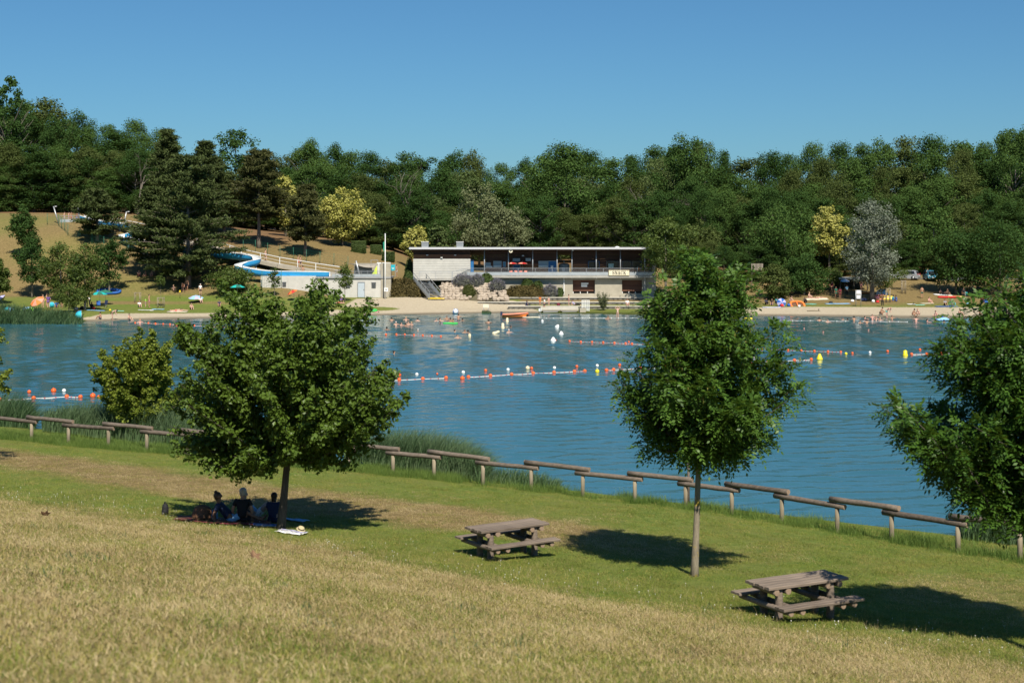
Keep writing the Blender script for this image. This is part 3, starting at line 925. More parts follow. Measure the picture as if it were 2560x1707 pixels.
for px, top, base_, d, lab in ((1622, 440, 560, 250, 'bare branched dead tree standing out pale behind the snack bar end'), (1030, 425, 530, 250, 'bare grey dead tree in the wood left of the olive tree'), (345, 330, 480, 258, 'pale leaning dead trunk among the trees above the slide')):
    b = W(px, base_, d); b.z = min(b.z, hz(b.x, b.y) + 9)
    bz = hz(b.x, b.y)
    t = thing('dead_tree', lab, 'tree', (b.x, b.y, bz), px * .1, None, (Z(top, d) - bz) / 15.5)
    link('branches', bare_tree_mesh(int(px)), t)

# trees that stand out one by one on the far side
def crown_px(name, w, h, n, leaves, size, seed, mat, shape='round', aspect=.75, rough=.14, rmin=None, rmax=None, z0=0.0):
    """crown of real size (m) w x h starting z0 above the ground"""
    if shape == 'round': pr = [(0, .25), (.12, .62), (.3, .9), (.5, 1), (.7, .9), (.86, .62), (.96, .3), (1, .08)]
    elif shape == 'cone': pr = [(0, .5), (.1, .95), (.25, 1), (.5, .78), (.75, .45), (.92, .18), (1, .05)]
    elif shape == 'egg': pr = [(0, .2), (.1, .6), (.28, .95), (.45, 1), (.65, .82), (.82, .55), (.95, .22), (1, .05)]
    elif shape == 'col': pr = [(0, .3), (.08, .75), (.25, 1), (.55, .98), (.8, .75), (.94, .4), (1, .08)]
    prof = [(z0 + z * h, k * w / 2) for z, k in pr]
    return crown_variant(name, prof, n, rmin or w * .10, rmax or w * .19, leaves, size, seed, mat, aspect, rough)
def solo(px, d, top, low, wid, label, mat, shape='round', name='broadleaf_tree', leaves=6000, size=.34, seed=1, trunk=True, base=None, rough=.14, n=70, r0=.2, bk=None):
    b = GD(px, d)
    if base is not None: b = G(px, base); d = b.y
    z0 = max(Z(low, d) - b.z, .05); z1 = Z(top, d) - b.z
    t = thing(name, label, 'tree', b)
    link('crown', crown_px(name + '_crown', wid * d / F, z1 - z0, n, leaves, size, seed, mat, shape, .75, rough, z0=z0), t)
    if trunk:
        r = np.random.default_rng(seed)
        trunk_mesh(z0 + (z1 - z0) * .75, r0, r0 * .3, r, .15, 7).build('trunk', bk or BARK_F, t)
    return t
solo(856, 234, 474, 598, 124, 'big golden yellow round tree on the slope above the hedges', FGOLD, 'round', 'golden_tree', 11000, .34, 31, rough=.06)
solo(714, 240, 440, 560, 62, 'golden yellow tree half hidden behind the brown pine', FGOLD, 'egg', 'golden_tree', 6000, .34, 32, rough=.06)
solo(1040, 224, 569, 640, 66, 'small golden yellow tree beside the snack bar roof', FGOLD, 'round', 'golden_tree', 5000, .32, 33, rough=.06)
solo(2073, 228, 516, 640, 94, 'golden yellow tree left of the silvery tree', FGOLD, 'round', 'golden_tree', 7000, .34, 34, rough=.12)
solo(1938, 203, 664, 742, 88, 'small olive tree with golden top near the beach', FD4, 'round', 'broadleaf_tree', 6000, .26, 35, rough=.1)
solo(1096, 228, 556, 640, 50, 'small pale green tree right of the small golden tree', FD3, 'egg', 'broadleaf_tree', 3000, .32, 36)
solo(2180, 200, 503, 708, 124, 'silvery grey leaved tree with pale trunk by the beach', FSILV, 'col', 'silver_tree', 17000, .22, 37, rough=.06, n=130, r0=.32)
solo(1198, 236, 464, 640, 150, 'feathery grey green willow behind the snack bar', FWIL, 'egg', 'willow_tree', 9000, .34, 38, rough=.2)
solo(1262, 232, 520, 640, 120, 'lower grey green willow just above the snack bar roof', FWIL, 'round', 'willow_tree', 7000, .32, 39, rough=.2)
solo(1962, 222, 506, 720, 190, 'large feathery green tree between snack bar and golden tree', FD, 'egg', 'broadleaf_tree', 13000, .32, 40, rough=.16)
solo(2010, 206, 640, 738, 118, 'low dense dark tree above the orange dinghy', FD2, 'round', 'broadleaf_tree', 8000, .26, 41, rough=.12)
solo(1664, 200, 540, 700, 128, 'yellow green layered tree at the right end of the snack bar', FLAWN, 'round', 'broadleaf_tree', 7000, .3, 42, rough=.22)
solo(1745, 236, 560, 680, 130, 'brownish olive tree behind the slender near tree', FD4, 'round', 'broadleaf_tree', 7000, .34, 43, rough=.2)
solo(2390, 206, 585, 712, 160, 'dark green tree shading the bathers at the right', FD2, 'round', 'broadleaf_tree', 10000, .28, 44, rough=.16)
solo(2500, 204, 560, 720, 200, 'wide dark green tree behind the near right tree', FD2, 'round', 'broadleaf_tree', 11000, .28, 45, rough=.16)
solo(2335, 232, 520, 690, 150, 'pointed green tree behind the parked cars', FD, 'egg', 'broadleaf_tree', 8000, .32, 46)
solo(2245, 236, 560, 680, 120, 'olive green tree behind the silver car', FD4, 'round', 'broadleaf_tree', 7000, .32, 47)
solo(2205, 203, 668, 718, 78, 'small bright green staked tree right of the silvery tree', FLAWN, 'round', 'young_tree', 2400, .2, 48, r0=.05)
solo(2258, 208, 672, 694, 42, 'thin young staked tree in front of the cars', FLAWN, 'round', 'young_tree', 500, .16, 49, r0=.03)
solo(2078, 210, 672, 712, 62, 'small yellow green tree left of the shelter', FLAWN, 'round', 'young_tree', 2400, .2, 50, r0=.06)
# left lawn
solo(80, 0, 590, 705, 86, 'dark slim tree on the left lawn, the lower of two', FD2, 'egg', 'lawn_tree', 6000, .24, 51, base=744, r0=.14)
solo(60, 218, 516, 606, 76, 'dark slim tree higher up on the left slope', FD2, 'egg', 'lawn_tree', 5000, .26, 52, r0=.14)
solo(152, 0, 612, 728, 104, 'yellow green tree on the left lawn beside the dark one', FLAWN, 'egg', 'lawn_tree', 6000, .24, 53, base=750, r0=.14)
solo(212, 0, 618, 742, 98, 'green lawn tree with a pale trunk near the green parasols', FLAWN, 'egg', 'lawn_tree', 6000, .24, 54, base=776, r0=.14)
solo(273, 0, 600, 702, 74, 'dark round lawn tree below the small pine', FD2, 'round', 'lawn_tree', 5500, .24, 55, base=736, r0=.14)
solo(172, 0, 715, 770, 66, 'small bushy tree close to the left reeds', FLAWN, 'round', 'lawn_tree', 3000, .2, 56, base=781, r0=.07)
solo(-4, 0, 650, 742, 56, 'bright green lawn tree cut off by the left edge', FLAWN, 'round', 'lawn_tree', 4000, .24, 57, base=760, r0=.14)
solo(402, 0, 690, 712, 26, 'thin staked sapling on the left lawn', FLAWN, 'round', 'young_tree', 300, .16, 58, base=768, r0=.03)
solo(686, 197, 668, 720, 30, 'thin young tree in front of the slide basin', FLAWN, 'egg', 'young_tree', 900, .18, 59, r0=.04)
solo(862, 197, 662, 718, 46, 'young tree in front of the concrete wall of the slide basin', FLAWN, 'egg', 'young_tree', 1800, .18, 60, r0=.05)
solo(575, 200, 668, 735, 110, 'bushy dark tree at the foot of the big pine', FLAWN, 'round', 'lawn_tree', 5000, .25, 61)
solo(590, 262, 320, 470, 110, 'dark open branched tree poking above the pines', FD2, 'round', 'broadleaf_tree', 4200, .4, 62, rough=.3)

def pine_mesh(h, w, seed, mat, low=.18, tilt=.15, top_w=.12, leaves=9000, size=.55, bend=1.0):
    r = np.random.default_rng(seed)
    Ps, As = [], []
    nl = int(h / .75); mb = MB()
    for i in range(nl):
        k = low + (1 - low) * i / nl
        z = h * k
        u = (k - low) / (1 - low)
        ln = w / 2 * (min(1, .55 + u * 2.2) if u < .2 else (1 - (u - .2) / .8) ** .8 * (1 - top_w) + top_w)
        for j in range(6):
            a = r.uniform(0, 6.283); l = ln * r.uniform(.65, 1.12)
            dr = np.array([math.cos(a), math.sin(a), tilt + .5 * u * bend])
            nseg = max(int(l / .55), 1)
            mb.tube([(0, 0, z), tuple(dr * l * .6 + np.array([0, 0, z])), tuple(dr * l + np.array([0, 0, z - .1 * l]))], [.07, .04, .015], 4, False)
            for s_ in range(nseg):
                q = .28 + .72 * (s_ + r.random()) / nseg
                c = np.array([0, 0, z]) + dr * l * q + np.array([0, 0, -.12 * l * q * q])
                m = int(leaves / (nl * 6 * max(ln / .55 * .6, 1)) + 6)
                Ps.append(c + r.normal(size=(m, 3)) * np.array([.38, .38, .16]))
                As.append(unit(np.tile(dr, (m, 1)) + r.normal(size=(m, 3)) * .6 + np.array([0, 0, .35])))
    P = np.concatenate(Ps); A = np.concatenate(As)
    Nn = unit(np.array([0, 0, .8]) + r.normal(size=(len(P), 3)) * .7)
    V, Fq = leaf_quads(P, Nn, size * (.6 + .7 * r.random(len(P))), .32, r, A)
    return mesh_np('pine_crown', V, Fq, mat), mb.mesh('pine_limbs', BARK_P)
def pine(px, base, top, wid, label, mat, seed, low=.2, d=None, r0=.24, **kw):
    b = G(px, base) if d is None else GD(px, d)
    d = b.y
    h = Z(top, d) - b.z; w = wid * d / F
    t = thing('pine_tree', label, 'tree', b)
    c, l = pine_mesh(h, w, seed, mat, low, **kw)
    link('crown', c, t); link('branches', l, t)
    trunk_mesh(h * .96, r0, .04, np.random.default_rng(seed), .2, 9).build('trunk', BARK_P, t)
pine(470, 722, 395, 290, 'biggest dark pine on the left slope, hiding part of the slide', FPINE, 71, .10, d=208, leaves=26000, r0=.4)
pine(385, 690, 470, 175, 'bushy pine above the bathers seated on the slope', FPINE, 72, .16, d=213, leaves=14000)
pine(417, 540, 322, 118, 'tall spire shaped pine behind the slide', FPINE, 73, .12, d=240, leaves=14000)
pine(512, 560, 352, 150, 'pointed pine between the biggest pine and the brown pine', FPINE, 74, .12, d=232, leaves=15000)
pine(647, 617, 378, 165, 'brownish pine with a bare pale trunk above the ramp', FPIN2, 75, .30, d=225, leaves=15000, r0=.32)
pine(763, 632, 462, 130, 'brownish pine lower down the slope by the hedges', FPIN2, 76, .24, d=221, leaves=12000)
pine(243, 604, 475, 140, 'small flat layered pine beside the slide platform', FPINE, 77, .16, d=226, leaves=10000)
pine(560, 590, 430, 130, 'dark pine filling the gap behind the brown pine', FPINE, 78, .12, d=238, leaves=10000)
# ------------------------------------------------------------------ grass and reeds
def fence_s(px): return float(np.interp(px, [-120, 219, 600, 1031, 1500, 1772, 2022, 2307, 2600], [38.8, 39.7, 41.5, 43.0, 43.5, 43.5, 42.3, 41.0, 40.2]))
def grass_mat(name, a, b, c, trans=.3):
    m, t, out = newmat(name)
    g = N(t, 'ShaderNodeNewGeometry'); oi = N(t, 'ShaderNodeObjectInfo')
    n1 = noise(t, .5, 3, .6, g.outputs['Position'])
    q = N(t, 'ShaderNodeMath', operation='MULTIPLY_ADD'); L(t, g.outputs['Random Per Island'], q.inputs[0]); q.inputs[1].default_value = .5; L(t, n1, q.inputs[2])
    q2 = N(t, 'ShaderNodeMath', operation='MULTIPLY_ADD'); L(t, oi.outputs['Random'], q2.inputs[0]); q2.inputs[1].default_value = .3; L(t, q.outputs[0], q2.inputs[2])
    col = ramp(t, q2.outputs[0], [(.4, a), (.8, b), (1.0, c)])
    b_ = N(t, 'ShaderNodeBsdfPrincipled'); L(t, col, b_.inputs['Base Color'])
    b_.inputs['Roughness'].default_value = .6; b_.inputs['Specular IOR Level'].default_value = .25
    tr = N(t, 'ShaderNodeBsdfTranslucent'); L(t, col, tr.inputs['Color'])
    mx = N(t, 'ShaderNodeMixShader'); mx.inputs[0].default_value = trans
    L(t, b_.outputs[0], mx.inputs[1]); L(t, tr.outputs[0], mx.inputs[2]); L(t, mx.outputs[0], out.inputs[0])
    return m
GDRY = grass_mat('dry_grass', (.25, .18, .085), (.41, .31, .14), (.53, .425, .23))
GGRN = grass_mat('green_grass', (.066, .118, .014), (.155, .215, .030), (.26, .28, .055))
GMIX = grass_mat('fading_grass', (.10, .125, .022), (.22, .21, .05), (.36, .30, .09))
GTALL = grass_mat('bank_grass', (.045, .095, .016), (.10, .17, .03), (.17, .24, .05))
REED = grass_mat('reed_blades', (.022, .055, .020), (.062, .120, .045), (.12, .18, .085), .22)
FLOW = plain('clover_flowers', (.62, .60, .52), .8, .1)
def blades(n, rad, hmin, hmax, w, r, lean=.5, wind=(0, 0), segs=2):
    P = np.stack([r.normal(size=n) * rad * .5, r.normal(size=n) * rad * .5, np.zeros(n)], -1)
    h = r.uniform(hmin, hmax, n)[:, None]
    a = r.uniform(0, 6.283, n); Ld = np.stack([np.cos(a), np.sin(a), np.zeros(n)], -1) * (lean * r.random((n, 1))) + np.array([wind[0], wind[1], 0])
    s = unit(np.stack([-np.sin(a + r.normal(size=n)), np.cos(a + r.normal(size=n)), np.zeros(n)], -1))
    up = np.array([0, 0, 1.0])
    ww = w * (.6 + .8 * r.random((n, 1)))
    rows = []
    for k in range(segs + 1):
        u = k / segs
        c = P + h * (up * u * (1 - .25 * u * np.linalg.norm(Ld, axis=1, keepdims=True)) + Ld * u ** 1.7)
        q = ww * (1 - u) ** .7 if k < segs else ww * .06
        rows.append((c - s * q / 2, c + s * q / 2))
    V = np.stack([v for pr in rows for v in pr], 1)
    m = 2 * (segs + 1)
    o = (np.arange(n) * m)[:, None]
    Fq = np.concatenate([o + np.array([2 * k, 2 * k + 1, 2 * k + 3, 2 * k + 2]) for k in range(segs)])
    return V.reshape(-1, 3), Fq
def tuft_obj(name, V, Fq, mat):
    return bpy.data.objects.new(name, mesh_np(name, V, Fq, mat))
def scatter(name, pts, protos, label, smin, smax, seed=0):
    """grass: tufts set by geometry nodes on the given points"""
    r = np.random.default_rng(seed)
    n = len(pts)
    me = bpy.data.meshes.new(name)
    me.vertices.add(n); me.vertices.foreach_set('co', np.asarray(pts, np.float32).ravel())
    at = me.attributes.new('ti', 'INT', 'POINT'); at.data.foreach_set('value', r.integers(0, len(protos), n).astype(np.int32))
    at = me.attributes.new('rz', 'FLOAT_VECTOR', 'POINT')
    rot = np.zeros((n, 3), np.float32); rot[:, 2] = r.uniform(0, 6.283, n)
    at.data.foreach_set('vector', rot.ravel())
    at = me.attributes.new('sc', 'FLOAT', 'POINT'); at.data.foreach_set('value', r.uniform(smin, smax, n).astype(np.float32))
    me.update()
    o = link(name, me)
    ng = bpy.data.node_groups.new(name + '_nodes', 'GeometryNodeTree')
    ng.interface.new_socket('Geometry', in_out='INPUT', socket_type='NodeSocketGeometry')
    ng.interface.new_socket('Geometry', in_out='OUTPUT', socket_type='NodeSocketGeometry')
    gi = ng.nodes.new('NodeGroupInput'); go = ng.nodes.new('NodeGroupOutput')
    gti = ng.nodes.new('GeometryNodeGeometryToInstance')
    for p in reversed(protos):
        oi = ng.nodes.new('GeometryNodeObjectInfo'); oi.inputs['Object'].default_value = p
        oi.inputs['As Instance'].default_value = True
        ng.links.new(oi.outputs['Geometry'], gti.inputs[0])
    iop = ng.nodes.new('GeometryNodeInstanceOnPoints')
    jg = ng.nodes.new('GeometryNodeJoinGeometry')
    for p in reversed(protos):
        oi = ng.nodes.new('GeometryNodeObjectInfo'); oi.inputs['Object'].default_value = p
        oi.inputs['As Instance'].default_value = True
        ng.links.new(oi.outputs['Geometry'], jg.inputs[0])
    ng.nodes.remove(gti)
    ng.links.new(jg.outputs[0], iop.inputs['Instance'])
    iop.inputs['Pick Instance'].default_value = True
    def na(nm, typ):
        x = ng.nodes.new('GeometryNodeInputNamedAttribute'); x.data_type = typ; x.inputs['Name'].default_value = nm; return x.outputs[0]
    ng.links.new(gi.outputs[0], iop.inputs['Points'])
    ng.links.new(na('ti', 'INT'), iop.inputs['Instance Index'])
    e2r = ng.nodes.new('FunctionNodeEulerToRotation')
    ng.links.new(na('rz', 'FLOAT_VECTOR'), e2r.inputs[0])
    ng.links.new(e2r.outputs[0], iop.inputs['Rotation'])
    ng.links.new(na('sc', 'FLOAT'), iop.inputs['Scale'])
    ng.links.new(iop.outputs[0], go.inputs[0])
    md = o.modifiers.new('tufts', 'NODES'); md.node_group = ng
    return tag(o, label, None, None, 'stuff')
def grass():
    r = np.random.default_rng(77)
    mk = lambda nm, mat, *a, **k: [tuft_obj(nm, *blades(*a, np.random.default_rng(sd), **k), mat) for sd in range(4)]
    dry = mk('dry_tuft', GDRY, 80, .36, .018, .07, .008, lean=2.2)
    fade = mk('fading_tuft', GMIX, 70, .36, .02, .08, .008, lean=1.8)
    grn = mk('green_tuft', GGRN, 75, .36, .02, .075, .009, lean=1.4)
    tall = mk('tall_tuft', GDRY, 8, .25, .09, .22, .004, lean=.8)
    bank = mk('bank_tuft', GTALL, 60, .34, .10, .34, .010, lean=.7)
    n = 62000
    y = r.uniform(5, 62, n); x = r.uniform(-.44, .44, n) * (y + 3)
    s = NX * x + NY * y
    ok = (s < 44.6) & (s > 1)
    # keep more tufts close to the camera, fewer on the mown lawn
    ok &= r.random(n) < np.where(s < 29, 1.0, .75) * np.clip(22 / y + .25, 0, 1)
    x, y, s = x[ok], y[ok], s[ok]
    z = hgt(x, y) - .01
    P = np.stack([x, y, z], -1)
    dm = near_dry(x, y)
    u = r.random(len(x))
    isdry = u < dm * .70
    isfade = (~isdry) & (r.random(len(x)) < .30 + .35 * dm)
    scatter('dry_grass', P[isdry], dry, 'short dry straw coloured grass on the near slope', .7, 1.25, 1)
    scatter('fading_grass', P[isfade], fade, 'half dried grass mixed into the near bank', .6, 1.2, 2)
    scatter('green_grass', P[~isdry & ~isfade], grn, 'short green lawn grass on the near bank', .5, 1.1, 3)
    n = 5200
    y = r.uniform(6, 46, n); x = r.uniform(-.44, .44, n) * (y + 3); s = NX * x + NY * y
    ok = (s < 29.2) & (s > 2) & (r.random(n) < np.where(s > 24.5, 1, .22))
    P = np.stack([x[ok], y[ok], hgt(x[ok], y[ok])], -1)
    scatter('seed_grass', P, tall, 'taller dry seed stalks sticking out of the slope', .6, 1.2, 4)
    # tall grass along the fence
    n = 5200
    px = r.uniform(-150, 2700, n); k = (px - 1280) / F
    sv = np.array([fence_s(p) for p in px]) + np.abs(r.normal(size=n)) * 1.2 - .55
    sv = np.minimum(sv, 45.6)
    y = sv / (NY + NX * k); x = k * y; t_ = NY * x - NX * y
    ok = (y > 30) & (y < 85) & (np.abs(x) < .46 * y)
    # thicker on the left, broken on the right
    ok &= r.random(n) < np.where(px < 1150, .95, np.where(np.sin(t_ * 3.0) + np.sin(t_ * 1.7 + 1) > .9, .45, .10))
    P = np.stack([x[ok], y[ok], hgt(x[ok], y[ok]) - .02], -1)
    scatter('bank_grass', P, bank, 'long fresh green grass along the foot of the log fence', .6, 1.25, 5)
    # coarse dark weeds standing in the dry grass
    wm = grass_mat('weed_leaves', (.03, .06, .03), (.07, .12, .05), (.13, .18, .08))
    weeds = mk('weed_tuft', wm, 34, .30, .05, .16, .013, lean=1.2)
    n = 46
    y = r.uniform(13, 44, n); x = r.uniform(-.40, .40, n) * y; s = NX * x + NY * y
    ok = (s < 27.5) & (s > 5)
    scatter('weeds', np.stack([x[ok], y[ok], hgt(x[ok], y[ok])], -1), weeds, 'coarse dark green weeds scattered over the dry slope', .6, 1.3, 9)
    # white clover heads at the foot of the slope
    n = 520
    t_ = r.uniform(-40, 14, n); sv = 27.2 + r.normal(size=n) * 1.1
    x = NX * sv + NY * t_; y = NY * sv - NX * t_
    mb = MB(); mb.ball((0, 0, .10), .016, 5, 3); mb.tube([(0, 0, 0), (0, 0, .1)], .003, 3, False)
    fl = bpy.data.objects.new('clover_head', mb.mesh('clover_head', FLOW))
    scatter('clover_flowers', np.stack([x, y, hgt(x, y)], -1), [fl], 'scattered pale clover flowers at the foot of the slope', .45, .85, 6)
grass()
def reed_bed(label, px0, px1, d0, d1, n, h0, h1, seed, wind=.35, w=.03, zmin=-.4, name='reeds'):
    r = np.random.default_rng(seed)
    d = r.uniform(d0, d1, n); px = r.uniform(px0, px1, n)
    if d1 < 60: d = d / (NY + NX * (px - 1280) / F)          # near bank: d0, d1 count across the bank
    c = (px - (px0 + px1) / 2) / ((px1 - px0) / 2)
    x = (px - 1280) / F * d; z = np.maximum(hgt(x, d), zmin)
    V, Fq = blades(n, .001, 1, 1, 1, r, .7, (wind, -.05), 4)
    V = V.reshape(n, 10, 3)
    hh = r.uniform(h0, h1, n) * (1 - .45 * np.abs(c) ** 2.2)
    base = V[:, :2].mean(1, keepdims=True)
    mid = V.reshape(n, 5, 2, 3).mean(2, keepdims=True)
    off = V.reshape(n, 5, 2, 3) - mid
    q = (mid - base[:, None]) * hh[:, None, None, None] + off * w
    V = (q + np.stack([x, d, z], -1)[:, None, None]).reshape(-1, 3)
    o = link(name, mesh_np(name, V, Fq, REED))
    return tag(o, label, None, None, 'stuff')
reed_bed('green reed clump at the left edge behind the log fence', -60, 88, 43.4, 47.5, 3000, 1.1, 2.0, 1)
reed_bed('wide reed bed around the small yellowish tree', 105, 600, 43.2, 47.5, 9500, 1.3, 2.3, 2)
reed_bed('dense reed clump behind the fence right of the broad tree', 860, 1215, 44.2, 47.4, 8200, 1.2, 2.1, 3)
reed_bed('short rushes at the water beyond the fence middle', 1190, 1400, 44.6, 46.6, 1500, .4, .8, 4, .2)
reed_bed('green reeds under the right tree by the fence', 2395, 2580, 44.2, 47.5, 2600, .6, 1.25, 5, .15)
reed_bed('long reed bed on the far shore at the left', -260, 206, 166, 174, 8000, .9, 1.5, 6, .2, .09, -.3)
reed_bed('tuft of green sedge around the sign frame on the beach', 1204, 1228, 190.5, 192, 260, .3, .6, 7, .1, .05)

# ------------------------------------------------------------------ log fence
WLOG = wood('weathered_log', (.055, .043, .033), (.19, .15, .118), (1.2, 9, 9))
WPOST = wood('fence_post_wood', (.16, .13, .085), (.33, .275, .19), (9, 9, 1.2))
WEND = plain('log_end_grain', (.27, .19, .13), .9, .25, 18)
def log_parts(p0, p1, rad, parent, name='log', mat=None, seed=0):
    r = random.Random(seed)
    p0, p1 = Vector(p0), Vector(p1); mb = MB(); pts = []; rs = []
    for i in range(7):
        k = i / 6
        pts.append(p0.lerp(p1, k) + Vector((0, 0, r.uniform(-.008, .008)))); rs.append(rad * (1 + r.uniform(-.04, .04)) * (1.03 - .06 * k))
    mb.tube(pts, rs, 12, True)
    o = mb.build(name, mat or WLOG, parent)
    dr = (p1 - p0).normalized(); me = MB()
    me.tube([p0 - dr * .004, p0 + dr * .01], rs[0] * .97, 12); me.tube([p1 - dr * .01, p1 + dr * .004], rs[-1] * .97, 12)
    me.build('log_end', WEND, o)
    return o
def fence():
    px = [-120, -18, 79, 171, 271, 367, 468, 569, 669, 769, 871, 982.5, 1085, 1207.5, 1328, 1457, 1587, 1714, 1829.5, 1954.7, 2093, 2229, 2395, 2550, 2720]
    base = []
    for p in px:
        k = (p - 1280) / F; d = fence_s(p) / (NY + NX * k)
        base.append(Vector((k * d, d, hz(k * d, d))))
    root = thing('log_fence', 'rustic fence of grey logs on short posts along the water', 'fence', base[len(base) // 2])
    o = root.location.copy(); hp = .74
    for i, b in enumerate(base):
        b = b - o
        mb = MB(); mb.tube([b + Vector((0, 0, -.3)), b + Vector((0, 0, hp * .5)), b + Vector((0, 0, hp))], [.075, .072, .07], 10)
        mb.build('post', WPOST, root)
    # logs lie end over end: low ones between the posts of a pair, high ones bridging the gaps
    seq = [(0, 1, 1)] + [(i, i + 1, 0 if i % 2 == 1 else 1) for i in range(1, len(base) - 1)]
    for i, j, up in seq:
        a, b = base[i] - o, base[j] - o
        dr = (b - a).normalized(); e = .30 if not up else .27
        z = hp + .09 + (.175 if up else 0)
        log_parts(a - dr * e + Vector((0, 0, z)), b + dr * e + Vector((0, 0, z)), .088, root, 'rail_log', None, i)
fence()
def tall_stake():
    b = GD(1721, 49.5)
    t = thing('wooden_stake', 'tall thin brown stake beside the fence behind the slender trunk', 'stake', b)
    MB().tube([(0, 0, -.2), (0, 0, 1.0), (0.01, 0, 2.0)], [.05, .048, .045], 8).build('pole', WLOG, t)
    MB().lathe([(.045, 0), (.03, .04), (.004, .07)], (.01, 0, 2.0), 8).build('tip', WLOG, t)
tall_stake()

# ------------------------------------------------------------------ picnic tables
WTAB = wood('table_plank_wood', (.075, .056, .042), (.25, .195, .15), (1.0, 12, 12))
def plank_mesh(l, w, h, seed):
    r = random.Random(seed); mb = MB(); n = 6
    for i in range(n):
        pass
    bev = .012
    xs = [-l / 2 + l * i / n for i in range(n + 1)]
    sec = [(-w / 2, -h / 2), (w / 2, -h / 2), (w / 2, h / 2 - bev), (w / 2 - bev, h / 2), (-w / 2 + bev, h / 2), (-w / 2, h / 2 - bev)]
    o = 0; vs = []; fs = []
    for x in xs:
        j = r.uniform(-.004, .004)
        vs += [(x, y, z + j) for y, z in sec]
    for i in range(n):
        for k in range(6): fs.append((i * 6 + k, i * 6 + (k + 1) % 6, (i + 1) * 6 + (k + 1) % 6, (i + 1) * 6 + k))
    fs.append(tuple(reversed(range(6)))); fs.append(tuple(n * 6 + k for k in range(6)))
    return mb.add(vs, fs)
def picnic_table(loc, rz, label):
    t = thing('picnic_table', label, 'table', loc, rz, 'picnic tables on the near lawn')
    lt, wt = 2.05, .15
    for i in range(5):
        y = (i - 2) * (wt + .012)
        plank_mesh(lt + (.02 if i % 2 else -.01), wt, .055, i).build('tabletop_plank', WTAB, t, (0, y, .76))
    for sy in (-1, 1):
        for j in range(2):
            plank_mesh(2.05, .145, .05, 10 + j).build('bench_plank', WTAB, t, (0, sy * (.66 + j * .155), .44))
    for sx in (-1, 1):
        for sy in (-1, 1):
            log_parts((sx * .66, sy * .25, -.15), (sx * .66, sy * .25, .73), .083, t, 'leg', WTAB, 3 + sx + 2 * sy)
        for k in (-1, 1):
            log_parts((sx * .66 + k * .145, -.38, .665), (sx * .66 + k * .145, .38, .665), .064, t, 'top_bearer', WTAB, 5 + k)
            log_parts((sx * .66 + k * .145, -.84, .352), (sx * .66 + k * .145, .84, .352), .060, t, 'bench_bearer', WTAB, 8 + k)
    return t
def place_tables():
    for a, b_, c_, dd, lab in (((1208, 1329), (1384, 1306), (1151, 1315), None, 'picnic table near the fence, the farther of two, in full sun'),
                          ((1928, 1469), (2132, 1441), (1852, 1450), None, 'picnic table beside the tree shadow, the nearer of two')):
        # the tabletop plane lies .79 m above the lawn
        zt = 2.35
        for _ in range(6):
            pts = []
            for px, py in (a, b_, c_):
                d = WD(py, zt); pts.append(Vector((X(px, d), d)))
            c = (pts[1] + pts[2]) / 2
            zt = hz(c.x, c.y) + .79
        v = pts[1] - pts[0]
        picnic_table((c.x, c.y, hz(c.x, c.y)), math.atan2(v.y, v.x), lab)
        print('table', c, v.length, (pts[2] - pts[0]).length)
place_tables()
# ------------------------------------------------------------------ snack bar
CONC = plain('pale_concrete', (.36, .345, .31), .85, .14, 1.2, 0, .2)
CONC2 = plain('warm_concrete', (.36, .325, .255), .85, .16, 1.0, 0, .2)
CONCD = plain('grey_concrete', (.30, .30, .30), .85, .12, 1.5)
GALV = plain('galvanised_steel', (.42, .43, .44), .45, .1, 3, .6)
WHITE = plain('white_paint', (.78, .78, .76), .5, .06, 2)
CREAM = plain('cream_paint', (.74, .67, .50), .6, .06, 2)
BLACK = plain('black_paint', (.015, .015, .015), .5, .2, 3)
REDW = wood('red_brown_boards', (.055, .022, .014), (.19, .085, .05), (.35, 6, 9))
SOFF_SHADE = wood('soffit_and_shaded_boards', (.03, .013, .010), (.085, .04, .028), (.35, 6, 9))
BLUED = plain('blue_door_paint', (.02, .13, .33), .5, .1, 2)
GLASSD = plain('dark_window_glass', (.018, .022, .026), .12, .2, 1, 0, 0, 'Object', .6)
SHUT = plain('grey_roller_shutter', (.42, .45, .47), .5, .06, 8)
PANELG = plain('frosted_panel', (.34, .37, .39), .35, .08, 2)
ROOFM = plain('roof_metal', (.48, .48, .50), .45, .08, 1.5, .3)
STONE = plain('retaining_stone', (.40, .33, .26), .9, .35, 1.6, 0, .5)
STONEW = plain('terrace_stone', (.20, .185, .155), .95, .55, 2.6, 0, .8)
COPING = plain('terrace_coping', (.52, .49, .42), .9, .12, 1.2, 0, .3)
YELP = plain('yellow_step_paint', (.75, .55, .03), .6, .1, 3)
CONCW = plain('white_concrete', (.50, .485, .445), .85, .12, 1.2, 0, .2)
D0 = 205.0
def sx(px, d=D0): return X(px, d)
